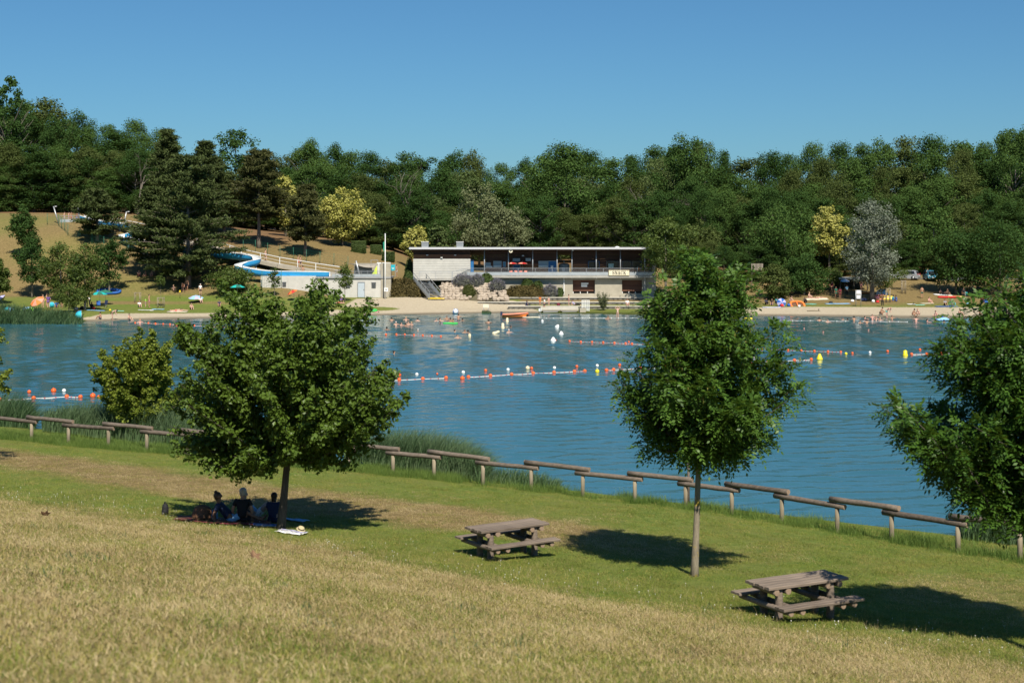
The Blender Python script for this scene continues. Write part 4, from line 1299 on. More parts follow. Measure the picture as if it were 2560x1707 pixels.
def snack_bar():
    base = Vector((sx(1330), D0, 1.7))
    t = thing('snack_bar', 'long low beach pavilion with red brown boards and a flat roof', 'building', base)
    def P(px, py, d): return W(px, py, d) - base
    def bx(name, px0, px1, py0, py1, d0, d1, mat, parent=t):
        """box whose front face (at d0) covers these photograph rows and columns"""
        a, b = P(px0, py1, d0), P(px1, py0, d0)
        mb = MB(); mb.box(((a.x + b.x) / 2, (d0 + d1) / 2 - base.y, (a.z + b.z) / 2), (b.x - a.x, d1 - d0, b.z - a.z))
        return mb.build(name, mat, parent)
    # roof: thin sheet tilted back, boards below
    x0, x1 = sx(1023, 203.55) - base.x, sx(1632, 203.55) - base.x
    yf, yb = 203.55 - base.y, 213.5 - base.y
    zf = Z(618.5, 203.55) - base.z; zb = zf - 1.0
    rf = MB().prism([(yf, zf), (yb, zb), (yb, zb - .12), (yf, zf - .12)], x0, x1)
    rf.v = [(b, a, c) for a, b, c in rf.v]
    roof = rf.build('roof', ROOFM, t)
    fs = MB(); fs.box(((x0 + x1) / 2, yf - .035, zf - .13), (x1 - x0 + .04, .06, .30)); fs.build('fascia', plain('fascia_white', (.50, .50, .52), .5, .05, 2), roof)
    n = 12
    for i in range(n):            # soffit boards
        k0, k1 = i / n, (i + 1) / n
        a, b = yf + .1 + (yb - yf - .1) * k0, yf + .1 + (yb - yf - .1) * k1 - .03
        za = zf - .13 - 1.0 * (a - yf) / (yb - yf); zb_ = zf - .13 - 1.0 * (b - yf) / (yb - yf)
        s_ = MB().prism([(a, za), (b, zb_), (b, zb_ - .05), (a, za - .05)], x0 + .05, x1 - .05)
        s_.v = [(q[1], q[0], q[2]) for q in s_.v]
        s_.build('soffit_board', SOFF_SHADE, roof)
    for px in (1063, 1150):
        a = P(px, 611, 211); mb = MB(); mb.box((a.x, a.y, a.z - .3), (1.0, 1.0, 1.3)); v = mb.build('roof_vent', PANELG, roof)
        MB().box((a.x, a.y, a.z + .38), (1.12, 1.12, .07)).build('vent_cap', WHITE, v)
        for k in range(4): MB().box((a.x, a.y - .515, a.z - .15 + k * .13), (.9, .03, .035)).build('louvre', GALV, v)
    a = P(1543, 617.5, 208); MB().lathe([(.45, 0), (.3, .12), (.05, .2)], (a.x, a.y, a.z - .1), 10).build('roof_dome', WHITE, roof)
    # left block: board-marked concrete in courses, red boards above
    for i in range(8):
        y1 = 646.5 + i * 6.2
        bx('concrete_course', 1033, 1176, y1 + .45, y1 + 6.2 - .0, 204.6 + .012 * (i % 2), 212.5, CONCW)
    bx('concrete_core', 1034, 1175, 646.9, 700, 204.66, 212.4, CONCD)
    for i in range(2): bx('wall_board', 1033, 1176, 636 + i * 5.2, 640.8 + i * 5.2, 204.64, 205.2, REDW)
    bx('wall_upper', 1034, 1175, 624, 636, 204.9, 212.2, SOFF_SHADE)
    for px, py in ((1068, 638), (1138, 638), (1104, 644)):
        a = P(px, py, 204.5); MB().box((a.x, a.y, a.z), (.30, .22, .10)).build('wall_lamp', WHITE, t)
    # passage with blue door leaf
    bx('door', 1176.5, 1184, 650, 694, 204.9, 206.8, BLUED)
    # back walls in boards
    def boards(px0, px1, y0, y1, n, d=206.6):
        for i in range(n):
            a = y0 + (y1 - y0) * i / n; b = y0 + (y1 - y0) * (i + 1) / n
            bx('wall_board', px0, px1, a + .25, b, d + .01 * (i % 2), d + .3, REDW if i >= n * .45 else SOFF_SHADE)  # upper boards get the darker wood: the roof's shade painted into their colour
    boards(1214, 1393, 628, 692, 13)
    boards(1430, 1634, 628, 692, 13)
    bx('side_wall', 1634, 1639, 624, 694, 204.6, 212, CONC2)
    # shutters, doors, windows in the back wall
    def win(name, a, b, c, d_, mat, fr=None):
        o = bx(name, a, b, c, d_, 206.46, 206.57, mat)
        if fr: 
            e = .8
            for q in ((a - e, b + e, c - e, c), (a - e, b + e, d_, d_ + e), (a - e, a, c, d_), (b, b + e, c, d_)):
                bx('window_frame', *q, 206.40, 206.56, fr, o)
        return o
    for a, b in ((1234, 1253), (1347, 1369)):
        o = win('roller_shutter', a, b, 653.5, 668, SHUT, GALV)
        for k in range(5): bx('slat', a + .3, b - .3, 654.2 + k * 2.1, 655.9 + k * 2.1, 206.42, 206.50, SHUT, o)
        bx('counter', a - .5, b + .5, 664.5, 667.5, 206.00, 206.50, WHITE, o)
    win('window', 1213, 1226, 657, 667, SHUT, GALV); bx('notice_board', 1214, 1231, 665, 668.5, 206.10, 206.30, WHITE)
    win('window', 1258, 1264, 655, 667, plain('pale_blue_pane', (.10, .28, .42), .4), GALV)
    win('door', 1283, 1300, 662, 692, BLUED, GALV)
    win('door', 1371, 1391, 653, 692, BLUED, GALV); bx('notice', 1377, 1383, 664, 671, 206.20, 206.30, WHITE)
    bx('sign_board', 1282, 1300, 646, 654, 206.10, 206.40, plain('grey_sign', (.40, .42, .44), .6, .12, 5)); bx('sign_board', 1314, 1327, 645.5, 653, 206.10, 206.40, plain('grey_sign', (.40, .42, .44), .6))
    bx('wall_lamp', 1305, 1310, 638, 641, 206.00, 206.40, GALV)
    for a, b in ((1471, 1498), (1517, 1546), (1556, 1577), (1581, 1604)): win('window', a, b, 654, 671, GLASSD, BLUED if a < 1500 else plain('grey_frame', (.16, .17, .18), .6))
    bx('poster', 1521, 1534, 659, 669, 206.10, 206.30, plain('pale_green_poster', (.42, .55, .50), .6, .3, 3))
    # steel columns with heads
    for px in (1211, 1271, 1331.7, 1392.6, 1429.8, 1490.6, 1551, 1612):
        a = P(px, 694, 204.75); z0 = a.z + .1; z1 = Z(623, 204.75) - base.z
        c = MB().tube([(a.x, a.y, z0 - .3), (a.x, a.y, z1)], .085, 8).build('column', GALV, t)
        MB().tube([(a.x, a.y, z1 - .9), (a.x, a.y, z1 + .02)], .055, 8).build('column_head', WHITE, c)
    # deck
    bx('deck_slab', 1176, 1640, 689.5, 694.5, 204.3, 212, CONC)
    bx('walkway_slab', 1040, 1176, 697, 701, 203.6, 204.6, CONC)
    # railing: posts, top rail, two wires, frosted panel low down
    def rail(pts, hgt_=1.08, panel=True, n=None):
        pts = [Vector(p) for p in pts]
        for a, b in zip(pts, pts[1:]):
            l = (b - a).length; k = max(1, round(l / 2.35))
            up = Vector((0, 0, 1))
            MB().beam(a + up * hgt_, b + up * hgt_, .06, .05).build('handrail', GALV, t)
            for q in (.62, .84): MB().beam(a + up * hgt_ * q, b + up * hgt_ * q, .025, .025).build('rail_bar', GALV, t)
            if panel: MB().beam(a + up * hgt_ * .28, b + up * hgt_ * .28, .03, hgt_ * .44).build('rail_panel', PANELG, t)
            for i in range(k + 1):
                p = a.lerp(b, i / k); MB().box(p + up * hgt_ * .5, (.05, .06, hgt_)).build('rail_post', GALV, t)
    rail([P(1168, 689.5, 204.38), P(1636, 689.5, 204.38)])
    rail([P(1048, 697, 203.7), P(1130, 697, 203.7)], 1.02, False)
    rail([P(1131, 697, 203.7), P(1165, 689.5, 204.3)], 1.02, False)
    # lower storey: wall with two boarded bays
    for a, b in ((1238, 1432), (1487.5, 1555), (1605.5, 1640)):
        bx('lower_wall', a, b, 694.8, 745, 205.1, 211, CONC2)
    bx('side_pier', 1610.5, 1614, 694.8, 742, 204.5, 205.1, CONC)
    for a, b, sgn in ((1432, 1487.5, True), (1555, 1605.5, False)):
        bx('lintel', a, b, 694.8, 700, 205.12, 206.1, CONC2)
        bx('sill', a, b, 734, 744, 205.13, 206.6, CONC2)
        for i in range(7):
            y0 = 700 + i * 4.0
            bx('bay_board', a, b, y0 + .25, y0 + 4, 205.75 + .01 * (i % 2), 206.0, REDW)
        bx('recess', a, b, 728, 734, 206.2, 206.4, plain('dark_recess', (.05, .05, .05), .8))
        for i in range(4):
            px = a + 1 + (b - a - 2) * i / 3
            bx('bracket', px - .8, px + .8, 729, 734, 205.7, 205.8, WHITE)
        if sgn:
            bx('notice', 1453, 1471, 707, 711, 205.60, 205.70, WHITE); bx('notice', 1453, 1468, 712, 717.5, 205.60, 205.70, WHITE)
    bx('downpipe', 1409, 1411, 690, 737, 204.95, 205.08, WHITE)
    # horn loudspeaker on a bracket
    a = P(1277, 627.5, 203.6)
    h = MB().lathe([(.06, .35), (.10, .2), (.24, .05), (.27, 0), (.22, .03), (.07, .16)], (a.x, a.y, a.z), 14, rot=Euler((R(-90), 0, 0)).to_matrix()).build('horn_loudspeaker', CREAM, t)
    MB().ball((a.x, a.y + .02, a.z), .075, 8, 5).build('horn_throat', BLACK, h)
    a = P(1432, 625, 204); MB().ball((a.x, a.y, a.z), .13, 10, 6).build('floodlight', WHITE, t)
    return t
snack_bar()
def snack_sign():
    d = 204.2
    a, b = W(1522, 689, d), W(1573, 675, d)
    c = (a + b) / 2
    t = thing('snack_sign', 'cream board reading SNACK hung on the terrace railing', 'sign', (c.x, d, a.z))
    w, h = b.x - a.x, b.z - a.z
    MB().box((0, 0, h / 2), (w, .05, h)).build('board', CREAM, t)
    fr = plain('sign_edge', (.40, .34, .2), .6)
    for q, s_ in (((0, -.02, .02), (w + .02, .05, .04)), ((0, -.02, h - .02), (w + .02, .05, .04)), ((-w / 2, -.02, h / 2), (.04, .05, h - .05)), ((w / 2, -.02, h / 2), (.04, .05, h - .05))):
        MB().box(q, s_).build('frame', fr, t)
    for sgx in (-1, 1):
        for zz in (.22, .78): MB().tube([(sgx * w * .44, -.03, h * zz), (sgx * w * .44 - .05 * sgx, -.03, h * zz + .07)], .025, 5).build('ornament', BLACK, t)
    # slab-serif letters: strokes as polygons in a 1 x 1 box
    ST = {
     'S': [[(.06, .10), (.06, .34), (.16, .34), (.20, .16), (.40, .09), (.60, .12), (.70, .24), (.64, .38), (.20, .56), (.08, .70), (.12, .88), (.34, 1.0), (.58, .97), (.72, .90), (.78, 1.0), (.84, 1.0), (.84, .68), (.74, .68), (.66, .84), (.46, .92), (.30, .88), (.24, .78), (.32, .68), (.72, .52), (.90, .34), (.88, .14), (.64, 0), (.38, 0), (.18, .08), (.12, 0), (.06, 0)]],
     'N': [[(.02, 0), (.34, 0), (.34, .09), (.02, .09)], [(.12, .09), (.22, .09), (.22, .91), (.12, .91)], [(.02, .91), (.36, .91), (.36, 1), (.02, 1)], [(.16, 1), (.36, 1), (.86, 0), (.66, 0)], [(.76, .0), (.88, .0), (.88, .91), (.76, .91)], [(.64, .91), (1.0, .91), (1.0, 1), (.64, 1)]],
     'A': [[(.0, 0), (.36, 0), (.36, .09), (.0, .09)], [(.10, .09), (.22, .09), (.52, 1), (.40, 1)], [(.40, 1), (.60, 1), (.92, .09), (.70, .09)], [(.26, .30), (.72, .30), (.72, .38), (.26, .38)], [(.58, 0), (1.02, 0), (1.02, .09), (.58, .09)]],
     'C': [[(.88, .68), (.78, .68), (.70, .86), (.50, .92), (.34, .82), (.28, .5), (.34, .18), (.52, .08), (.74, .16), (.86, .32), (.94, .26), (.78, .06), (.52, 0), (.26, .06), (.10, .26), (.06, .5), (.10, .76), (.26, .95), (.50, 1), (.72, .93), (.80, 1), (.88, 1)]],
     'K': [[(.02, 0), (.46, 0), (.46, .09), (.02, .09)], [(.12, .09), (.34, .09), (.34, .91), (.12, .91)], [(.02, .91), (.46, .91), (.46, 1), (.02, 1)], [(.34, .42), (.44, .36), (.84, .91), (.70, .91)], [(.46, .52), (.58, .64), (.94, .09), (.70, .09)], [(.62, .91), (.96, .91), (.96, 1), (.62, 1)], [(.60, 0), (1.04, 0), (1.04, .09), (.60, .09)]],
    }
    lw, lh = w * .128, h * .66
    for i, ch in enumerate('SNACK'):
        mb = MB(); ox = -w * .34 + i * w * .138; oz = h * .17
        for k, poly in enumerate(ST[ch]):
            mb.prism([(ox + x * lw, oz + z * lh) for x, z in poly], -.045 - .0015 * k, -.02)
        mb.build('letter', BLACK, t)
snack_sign()

# ------------------------------------------------------------------ terrace walls, stairs, stones, jetty
def terraces():
    for lab, px0, px1, top, bot, d, k in (('highest long stone terrace wall below the snack bar', 1128, 1660, 1.72, 1.2, 203.0, 0), ('middle long stone terrace wall below the snack bar', 1195, 1662, 1.22, .72, 199.5, 1), ('lowest stone terrace wall just above the waterside', 1270, 1664, .78, .25, 196.2, 2)):
        c = Vector((X((px0 + px1) / 2, d), d, bot - .2)); w = X(px1, d) - X(px0, d)
        t = thing('terrace_wall', lab, 'wall', c, 0, 'stone terrace walls below the snack bar')
        h = top - bot + .2
        MB().box((0, .28, h / 2 - .06), (w, .5, h - .12)).build('wall_core', STONEW, t)
        r = random.Random(k); rows = 3
        ms = []
        for q in range(4):
            mb = MB(); j = random.Random(q * 7 + k)
            mb.box((0, 0, 0), (.44 + .1 * q, .12, .14), taper=.94); mb.v = [(x + j.uniform(-.03, .03), y + j.uniform(-.02, .02), z + j.uniform(-.015, .015)) for x, y, z in mb.v]
            ms.append(mb.mesh('wall_stone', STONEW))
        if k == 0:
            pass
        x = -w / 2 + .3; n = 0
        while x < w / 2 - .3:
            q = r.randrange(4)
            for rr in range(rows):
                if n < 290:
                    o = link('wall_stone', ms[(q + rr) % 4], t, (x + r.uniform(-.05, .05) + .12 * (rr % 2), .02 + r.uniform(-.02, .02), .2 + (h - .34) * (rr + .5) / rows)); n += 1
            x += .72
        MB().box((0, .2, h - .05), (w + .1, .75, .1)).build('coping', COPING, t)
        if k < 2: MB().box((0, 1.9, h - .11), (w - .2, 2.9, .06)).build('terrace_floor', COPING, t)
        else: MB().box((0, 1.8, h - .11), (w - .2, 2.8, .06)).build('terrace_floor', COPING, t)
terraces()
def low_steps():
    # concrete edge and jetty planks by the water
    c = W(1400, 778, 192.2)
    t = thing('jetty', 'low grey concrete jetty with plank deck at the waterside', 'jetty', (c.x, 192.2, 0))
    w = X(1447, 192) - X(1352, 192)
    for i in range(2):
        MB().box((-w / 4 + i * w / 2, .9, .34), (w / 2 - .15, 1.6, .12)).build('deck_panel', CONC2, t)
        MB().box((-w / 4 + i * w / 2, .3, .16), (w / 2 - .6, .3, .3)).build('support', CONCD, t)
    MB().box((0, 2.4, .5), (w, 1.2, .4)).build('step', COPING, t)
    MB().box((w / 2 + .5, .6, .3), (.8, 2.2, .7)).build('end_block', CONC2, t)
    g = W(1464, 774, 192.6)
    t = thing('gate_frame', 'white barred gate frame standing on the jetty end', 'gate', (g.x, 192.6, .25))
    for s_ in (-.48, .48): MB().box((s_, 0, .75), (.08, .08, 1.5)).build('upright', WHITE, t)
    for z in (.1, .35, .62, .9, 1.18, 1.45): MB().box((0, 0, z), (.9, .05, .09)).build('bar', WHITE, t)
    for s_ in (-.22, 0, .22): MB().box((s_, 0, .76), (.05, .045, 1.35)).build('spindle', WHITE, t)
low_steps()
def stairs():
    top, bot = Vector((X(1048, 204.3), 204.3, 4.2)), Vector((X(1088, 200.6), 200.6, 1.62))
    t = thing('metal_stairs', 'steel stairs with yellow bottom step leading down to the beach', 'stairs', bot)
    a, b = top - bot, Vector((0, 0, 0))
    dr = (b - a); dh = Vector((dr.x, dr.y, 0)).normalized(); side = Vector((-dh.y, dh.x, 0)) * .95
    n = 14
    for i in range(n):
        p = a.lerp(b, (i + .5) / n)
        MB().beam(p - side, p + side, .30, .05).build('tread', GALV if i < n - 1 else YELP, t)
    for s_ in (-1, 1):
        MB().beam(a + side * s_, b + side * s_, .05, .28).build('stringer', GALV, t)
        up = Vector((0, 0, 1.0))
        MB().beam(a + side * s_ + up, b + side * s_ + up, .06, .06).build('handrail', GALV, t)
        MB().beam(a + side * s_ + up * .55, b + side * s_ + up * .55, .03, .03).build('mid_rail', GALV, t)
        MB().beam(a + side * s_ + up * .3, b + side * s_ + up * .3, .02, .4).build('rail_panel', PANELG, t)
        for i in range(5):
            p = a.lerp(b, i / 4) + side * s_
            MB().box(p + up * .5, (.05, .05, 1.0)).build('post', GALV, t)
    p = side * 0
    MB().box((dh.x * .3, dh.y * .3, .03), (2.3, .5, .10)).build('landing_edge', YELP, t)
stairs()
def stone_bank():
    r = random.Random(5)
    b = Vector((X(1180, 202), 202, 1.6))
    t = thing('stone_bank', 'bank of big pale boulders under the lavender by the stairs', 'rock bank', b)
    ms = []
    for k in range(5):
        bm = bmesh.new(); bmesh.ops.create_icosphere(bm, subdivisions=2, radius=1)
        q = np.random.default_rng(k)
        ph = q.uniform(0, 6, 6)
        for v in bm.verts:
            c = v.co
            f = 1 + .16 * math.sin(c.x * 3 + ph[0]) * math.cos(c.y * 2.5 + ph[1]) + .12 * math.sin(c.z * 4 + ph[2]) + q.normal() * .03
            v.co = Vector((max(-.82, min(.82, c.x * f)), max(-.8, min(.8, c.y * f)), max(-.78, min(.78, c.z * f))))
        me = bpy.data.meshes.new('boulder'); bm.to_mesh(me); bm.free(); me.materials.append(STONE); ms.append(me)
    # earth behind the boulders
    mb = MB()
    prof = [(200.9, 1.3), (201.6, 2.0), (203.0, 3.3), (204.2, 4.0), (206.0, 4.0), (206, 1.0)]
    vs = []
    for px in (1098, 1130, 1180, 1230, 1262):
        for d, z in prof:
            k = .45 if px in (1098,) else (.30 if px == 1262 else 1)
            vs.append((X(px, 203) - b.x, d - b.y, 1.0 + (z - 1.0) * k - b.z))
    n = len(prof)
    fs = [(i * n + j, i * n + (j + 1) % n, (i + 1) * n + (j + 1) % n, (i + 1) * n + j) for i in range(4) for j in range(n)]
    fs += [tuple(range(n)), tuple(4 * n + j for j in range(n))]
    mb.add(vs, fs).build('earth', plain('bank_earth', (.10, .085, .05), .95, .3, 2), t)
    for row in range(7):
        k = row / 6.0
        px = 1104 + r.uniform(0, 5)
        while px < 1262 + (10 if row < 2 else -18 * (row > 3)):
            if r.random() < .9 - .25 * (1150 < px < 1190 and row < 4):
                z = 1.55 + k * 2.0; d = 201.0 + k * 2.2 + r.uniform(-.15, .15)
                if not (px > 1240 and row > 3):
                    o = link('boulder', r.choice(ms), t, (X(px, d) - b.x, d - b.y, z - b.z))
                    s_ = r.uniform(.30, .46)
                    o.scale = (s_ * 1.2, s_, s_ * r.uniform(.75, .95)); o.rotation_euler = (r.uniform(-.3, .3), r.uniform(-.3, .3), r.uniform(0, 6.2))
            px += 9.0 * r.uniform(.85, 1.25)
stone_bank()

# ------------------------------------------------------------------ shrubs
def shrub(name, label, px, d, base_py, w_px, h_px, mat, n=2600, size=.2, seed=1, dy=1.0, square=False, cat='shrub', zoff=0, flowers=None, up=.4):
    r = np.random.default_rng(seed)
    b = W(px, base_py, d); b.z = b.z + zoff
    if square: b = G(px, base_py); b.z -= .12; d = b.y
    w, h = w_px * d / F / 2, h_px * d / F
    t = thing(name, label, cat, b)
    D = rand_dirs(n, r); D[:, 2] = np.abs(D[:, 2])
    if square:
        u = r.uniform(-1, 1, (n, 3)); ax = r.integers(0, 3, n)
        for k in range(3): u[ax == k, k] = np.sign(u[ax == k, k])
        u[:, 2] = np.where((ax == 2), 1, u[:, 2])
        P = np.stack([u[:, 0] * w * .92, u[:, 1] * w * dy, (u[:, 2] * .5 + .5) * h], -1) * (1 - .07 * r.random((n, 1)) ** 2)
        Nn = unit(u + r.normal(size=(n, 3)) * .5)
    else:
        q = (.80 + .22 * r.random((n, 1))) * (1 + .10 * np.sin(D[:, :1] * 7 + seed) * np.cos(D[:, 1:2] * 6 + 2 * seed))
        P = D * q * np.array([w, w * dy, h])
        Nn = unit(D + np.array([0, 0, up]) + r.normal(size=(n, 3)) * .55)
    V, Fq = leaf_quads(P, Nn, size * (.6 + .8 * r.random(n)), .6, r)
    link('foliage', mesh_np(name + '_foliage', V, Fq, mat), t)
    mb = MB()
    if square: mb.box((0, 0, h * .45), (w * 1.62, w * dy * 1.7, h * .9))
    else: mb.ball((0, 0, 0), (w * .80, w * dy * .80, h * .80), 14, 8)
    mb.build('core', mat, t)
    if flowers:
        m = n // 3; k = r.integers(0, n, m)
        A = unit(D[k] + np.array([0, 0, 1.2]))
        V, Fq = leaf_quads(P[k] * 1.08, unit(np.cross(A, r.normal(size=(m, 3)))), .45 + .25 * r.random(m), .14, r, A)
        o = link('flower_spikes', mesh_np('spikes', V, Fq, flowers), t); o['kind'] = 'stuff'
    return t
shrub('ground_cover_mound', 'brownish green ground cover mound left of the steel stairs', 1010, 203.5, 742, 120, 46, FCOVER, 6500, .26, 1, .55)
shrub('ground_cover_mound', 'reddish brown ground cover mound right of the boulders', 1316, 204.2, 741.5, 124, 30, FCOVER, 5500, .24, 2, .4)
shrub('ground_cover_mound', 'small green ground cover patch behind the steel stairs', 1092, 205.0, 722, 36, 26, FCOVG, 1500, .22, 3, .7)
shrub('ground_cover_mound', 'green patch growing over the middle of the boulders', 1172, 201.6, 735, 34, 24, FCOVG, 1200, .22, 4, .7)
LAVG = foliage('lavender_stems', (.05, .06, .045), (.16, .16, .13), .2, .7, .15, .8)
for i, (px, py, d, w, h, lab) in enumerate(((1158, 712, 203.4, 54, 24, 'large lavender bush left of the railing start'), (1193, 712, 203.2, 38, 24, 'lavender bush in the middle of the bank'), (1243, 722, 202.6, 42, 22, 'purple lavender bush hanging over the boulders'), (1375, 736, 203.9, 40, 22, 'grey purple lavender bush in front of the lower wall'))):
    shrub('lavender_bush', lab, px, d, py, w, h, LAVG, 1500, .2, 20 + i, .8, flowers=FLAV, up=.8)
shrub('round_shrub', 'fresh green shrub above the boulders by the railing', 1216, 203.9, 706, 34, 24, FHEDGE, 1400, .2, 30, .8)
shrub('round_shrub', 'left one of two green shrubs under the terrace', 1319, 204.6, 717, 32, 20, FHEDGE, 1400, .2, 31, .8)
shrub('round_shrub', 'right one of two green shrubs under the terrace', 1345, 204.4, 722, 26, 20, FHEDGE, 1300, .2, 32, .8)
shrub('round_shrub', 'small green shrub beside the white downpipe', 1400, 204.3, 735, 20, 16, FHEDGE, 800, .18, 33, .8)
shrub('round_shrub', 'dark green shrub at the left corner of the snack bar', 1021, 204.6, 699, 26, 22, FHEDGE, 1200, .2, 34, .8)
shrub('tall_shrub', 'tall dark shrub against the left wall of the snack bar', 1024, 207, 692, 26, 48, FHEDGE, 1500, .22, 35, .8)
shrub('clipped_hedge', 'clipped square hedge highest up the slope', 897, 226, 631, 37, 30, FHEDGE, 2600, .2, 36, .8, True, 'hedge')
shrub('clipped_hedge', 'middle one of the clipped square hedges on the slope', 940, 223, 635, 28, 24, FHEDGE, 2000, .2, 37, .8, True, 'hedge')
shrub('clipped_hedge', 'clipped square hedge nearest the flagpole', 971, 220, 652, 32, 24, FHEDGE, 2000, .2, 38, .8, True, 'hedge')
def willow_bush():
    b = GD(1508, 193.5); r = np.random.default_rng(5)
    t = thing('willow_bush', 'upright willow bush growing at the waterside below the terraces', 'shrub', b)
    mb = MB(); Ps, As = [], []
    for i in range(34):
        a = r.uniform(0, 6.283); l = r.uniform(1.2, 2.7); s_ = r.uniform(.1, .5)
        d = np.array([math.cos(a) * s_, math.sin(a) * s_, 1.0]); d /= np.linalg.norm(d)
        tip = d * l + np.array([.05, 0, 0])
        mb.tube([(0, 0, 0), tuple(tip * .5), tuple(tip)], [.02, .014, .005], 4, False)
        k = 60; u = r.uniform(.25, 1.0, (k, 1))
        Ps.append(tip * u + r.normal(size=(k, 3)) * .10); As.append(unit(d + r.normal(size=(k, 3)) * .5))
    mb.build('stems', BARK_F, t)
    P = np.concatenate(Ps); A = np.concatenate(As)
    V, Fq = leaf_quads(P, unit(r.normal(size=P.shape) + np.array([0, -.3, .4])), .22, .3, r, A)
    link('foliage', mesh_np('willow_foliage', V, Fq, FWIL), t)
willow_bush()
# ------------------------------------------------------------------ water slide, basin, ramp
SLB = plain('slide_blue', (.04, .33, .66), .3, .08, 1)
SLW = plain('slide_white', (.72, .74, .75), .35, .06, 1)
GREENF = plain('green_fence_paint', (.02, .12, .07), .5, .15, 3)
def slide():
    pts = [(203, 548, 237), (245, 560, 235), (300, 568, 231.5), (335, 575, 228.5), (343, 583, 226.5), (322, 592, 226), (306, 598, 225.5), (322, 605, 224), (360, 612, 221), (420, 622, 217.5), (475, 630, 214.5), (540, 639, 211.5), (600, 645, 209.5), (636, 651, 208), (640, 659, 206.5), (612, 667, 206), (596, 674, 205), (620, 681, 204), (668, 688, 203.4), (740, 690, 203.1), (824, 691, 203.0)]
    P3 = [W(*p) for p in pts]
    base = Vector((P3[12].x, P3[12].y, hz(P3[12].x, P3[12].y)))
    t = thing('water_slide', 'winding blue and white water slide running down the left slope', 'water slide', base)
    path = catmull(P3, 7)
    path = [p - base for p in path]
    def channel(scale, name, mat, off):
        prof = [(-.74, .62), (-.70, .20), (-.48, -.16), (0, -.32), (.48, -.16), (.70, .20), (.74, .62)]
        vs, fs = [], []; m = len(prof)
        for i, p in enumerate(path):
            tt = (path[min(i + 1, len(path) - 1)] - path[max(i - 1, 0)]); tt.z = 0; tt.normalize()
            s_ = Vector((tt.y, -tt.x, 0))
            for a, b in prof: vs.append(p + s_ * a * scale + Vector((0, 0, b + off)))
        for i in range(len(path) - 1):
            for j in range(m - 1): fs.append((i * m + j, i * m + j + 1, (i + 1) * m + j + 1, (i + 1) * m + j))
        mb = MB(); mb.add(vs, fs, True)
        return mb.build(name, mat, t)
    channel(.82, 'channel', SLB, 0)
    channel(.76, 'lining', SLW, .05)
    # white rolled rims
    for sg in (-1, 1):
        mb = MB(); q = []
        for i, p in enumerate(path):
            tt = (path[min(i + 1, len(path) - 1)] - path[max(i - 1, 0)]); tt.z = 0; tt.normalize()
            q.append(p + Vector((tt.y, -tt.x, 0)) * .59 * sg + Vector((0, 0, .64)))
        mb.tube(q, .055, 5).build('rim', SLW, t)
    for k in (2, 3, 5, 7, 8, 9, 10, 11, 12, 14, 15, 17):
        p = P3[k]; g = hz(p.x, p.y)
        if p.z - g > .5:
            MB().tube([Vector((p.x, p.y, g - .3)) - base, p - base + Vector((0, 0, -.25))], .11, 8).build('support_post', GALV, t)
slide()
def rail_run(t, pts, base, h=1.0, mat=None, step=2.4, bars=(.55,), w=.07):
    pts = [Vector(p) - base for p in pts]; up = Vector((0, 0, 1)); m = mat or WHITE
    for a, b in zip(pts, pts[1:]):
        MB().beam(a + up * h, b + up * h, w, w).build('handrail', m, t)
        for q in bars: MB().beam(a + up * h * q, b + up * h * q, .04, .04).build('mid_rail', m, t)
        k = max(1, round((b - a).length / step))
        for i in range(k): 
            p = a.lerp(b, i / k); MB().box(p + up * h / 2, (w, w, h)).build('rail_post', m, t)
def ramp_path():
    pts = [(282, 560, 236), (350, 574, 231), (440, 596, 224), (520, 614, 218), (604, 640, 212.5), (700, 661, 209.5), (790, 676, 207.5), (850, 685, 206.5)]
    L3 = [W(*p) for p in pts]
    base = Vector((L3[4].x, L3[4].y, hz(L3[4].x, L3[4].y)))
    t = thing('ramp_walkway', 'pale sloping walkway with white handrail beside the slide', 'walkway', base)
    pl = plain('ramp_concrete', (.40, .36, .29), .9, .12, 1.5)
    for a, b in zip(L3, L3[1:]):
        MB().beam(a - base + Vector((0, .7, -.25)), b - base + Vector((0, .7, -.25)), 1.9, .5).build('slab', pl, t)
    rail_run(t, [p + Vector((0, -.2, 0)) for p in L3], base, 1.05, WHITE, 3.2, (.5,), .085)
ramp_path()
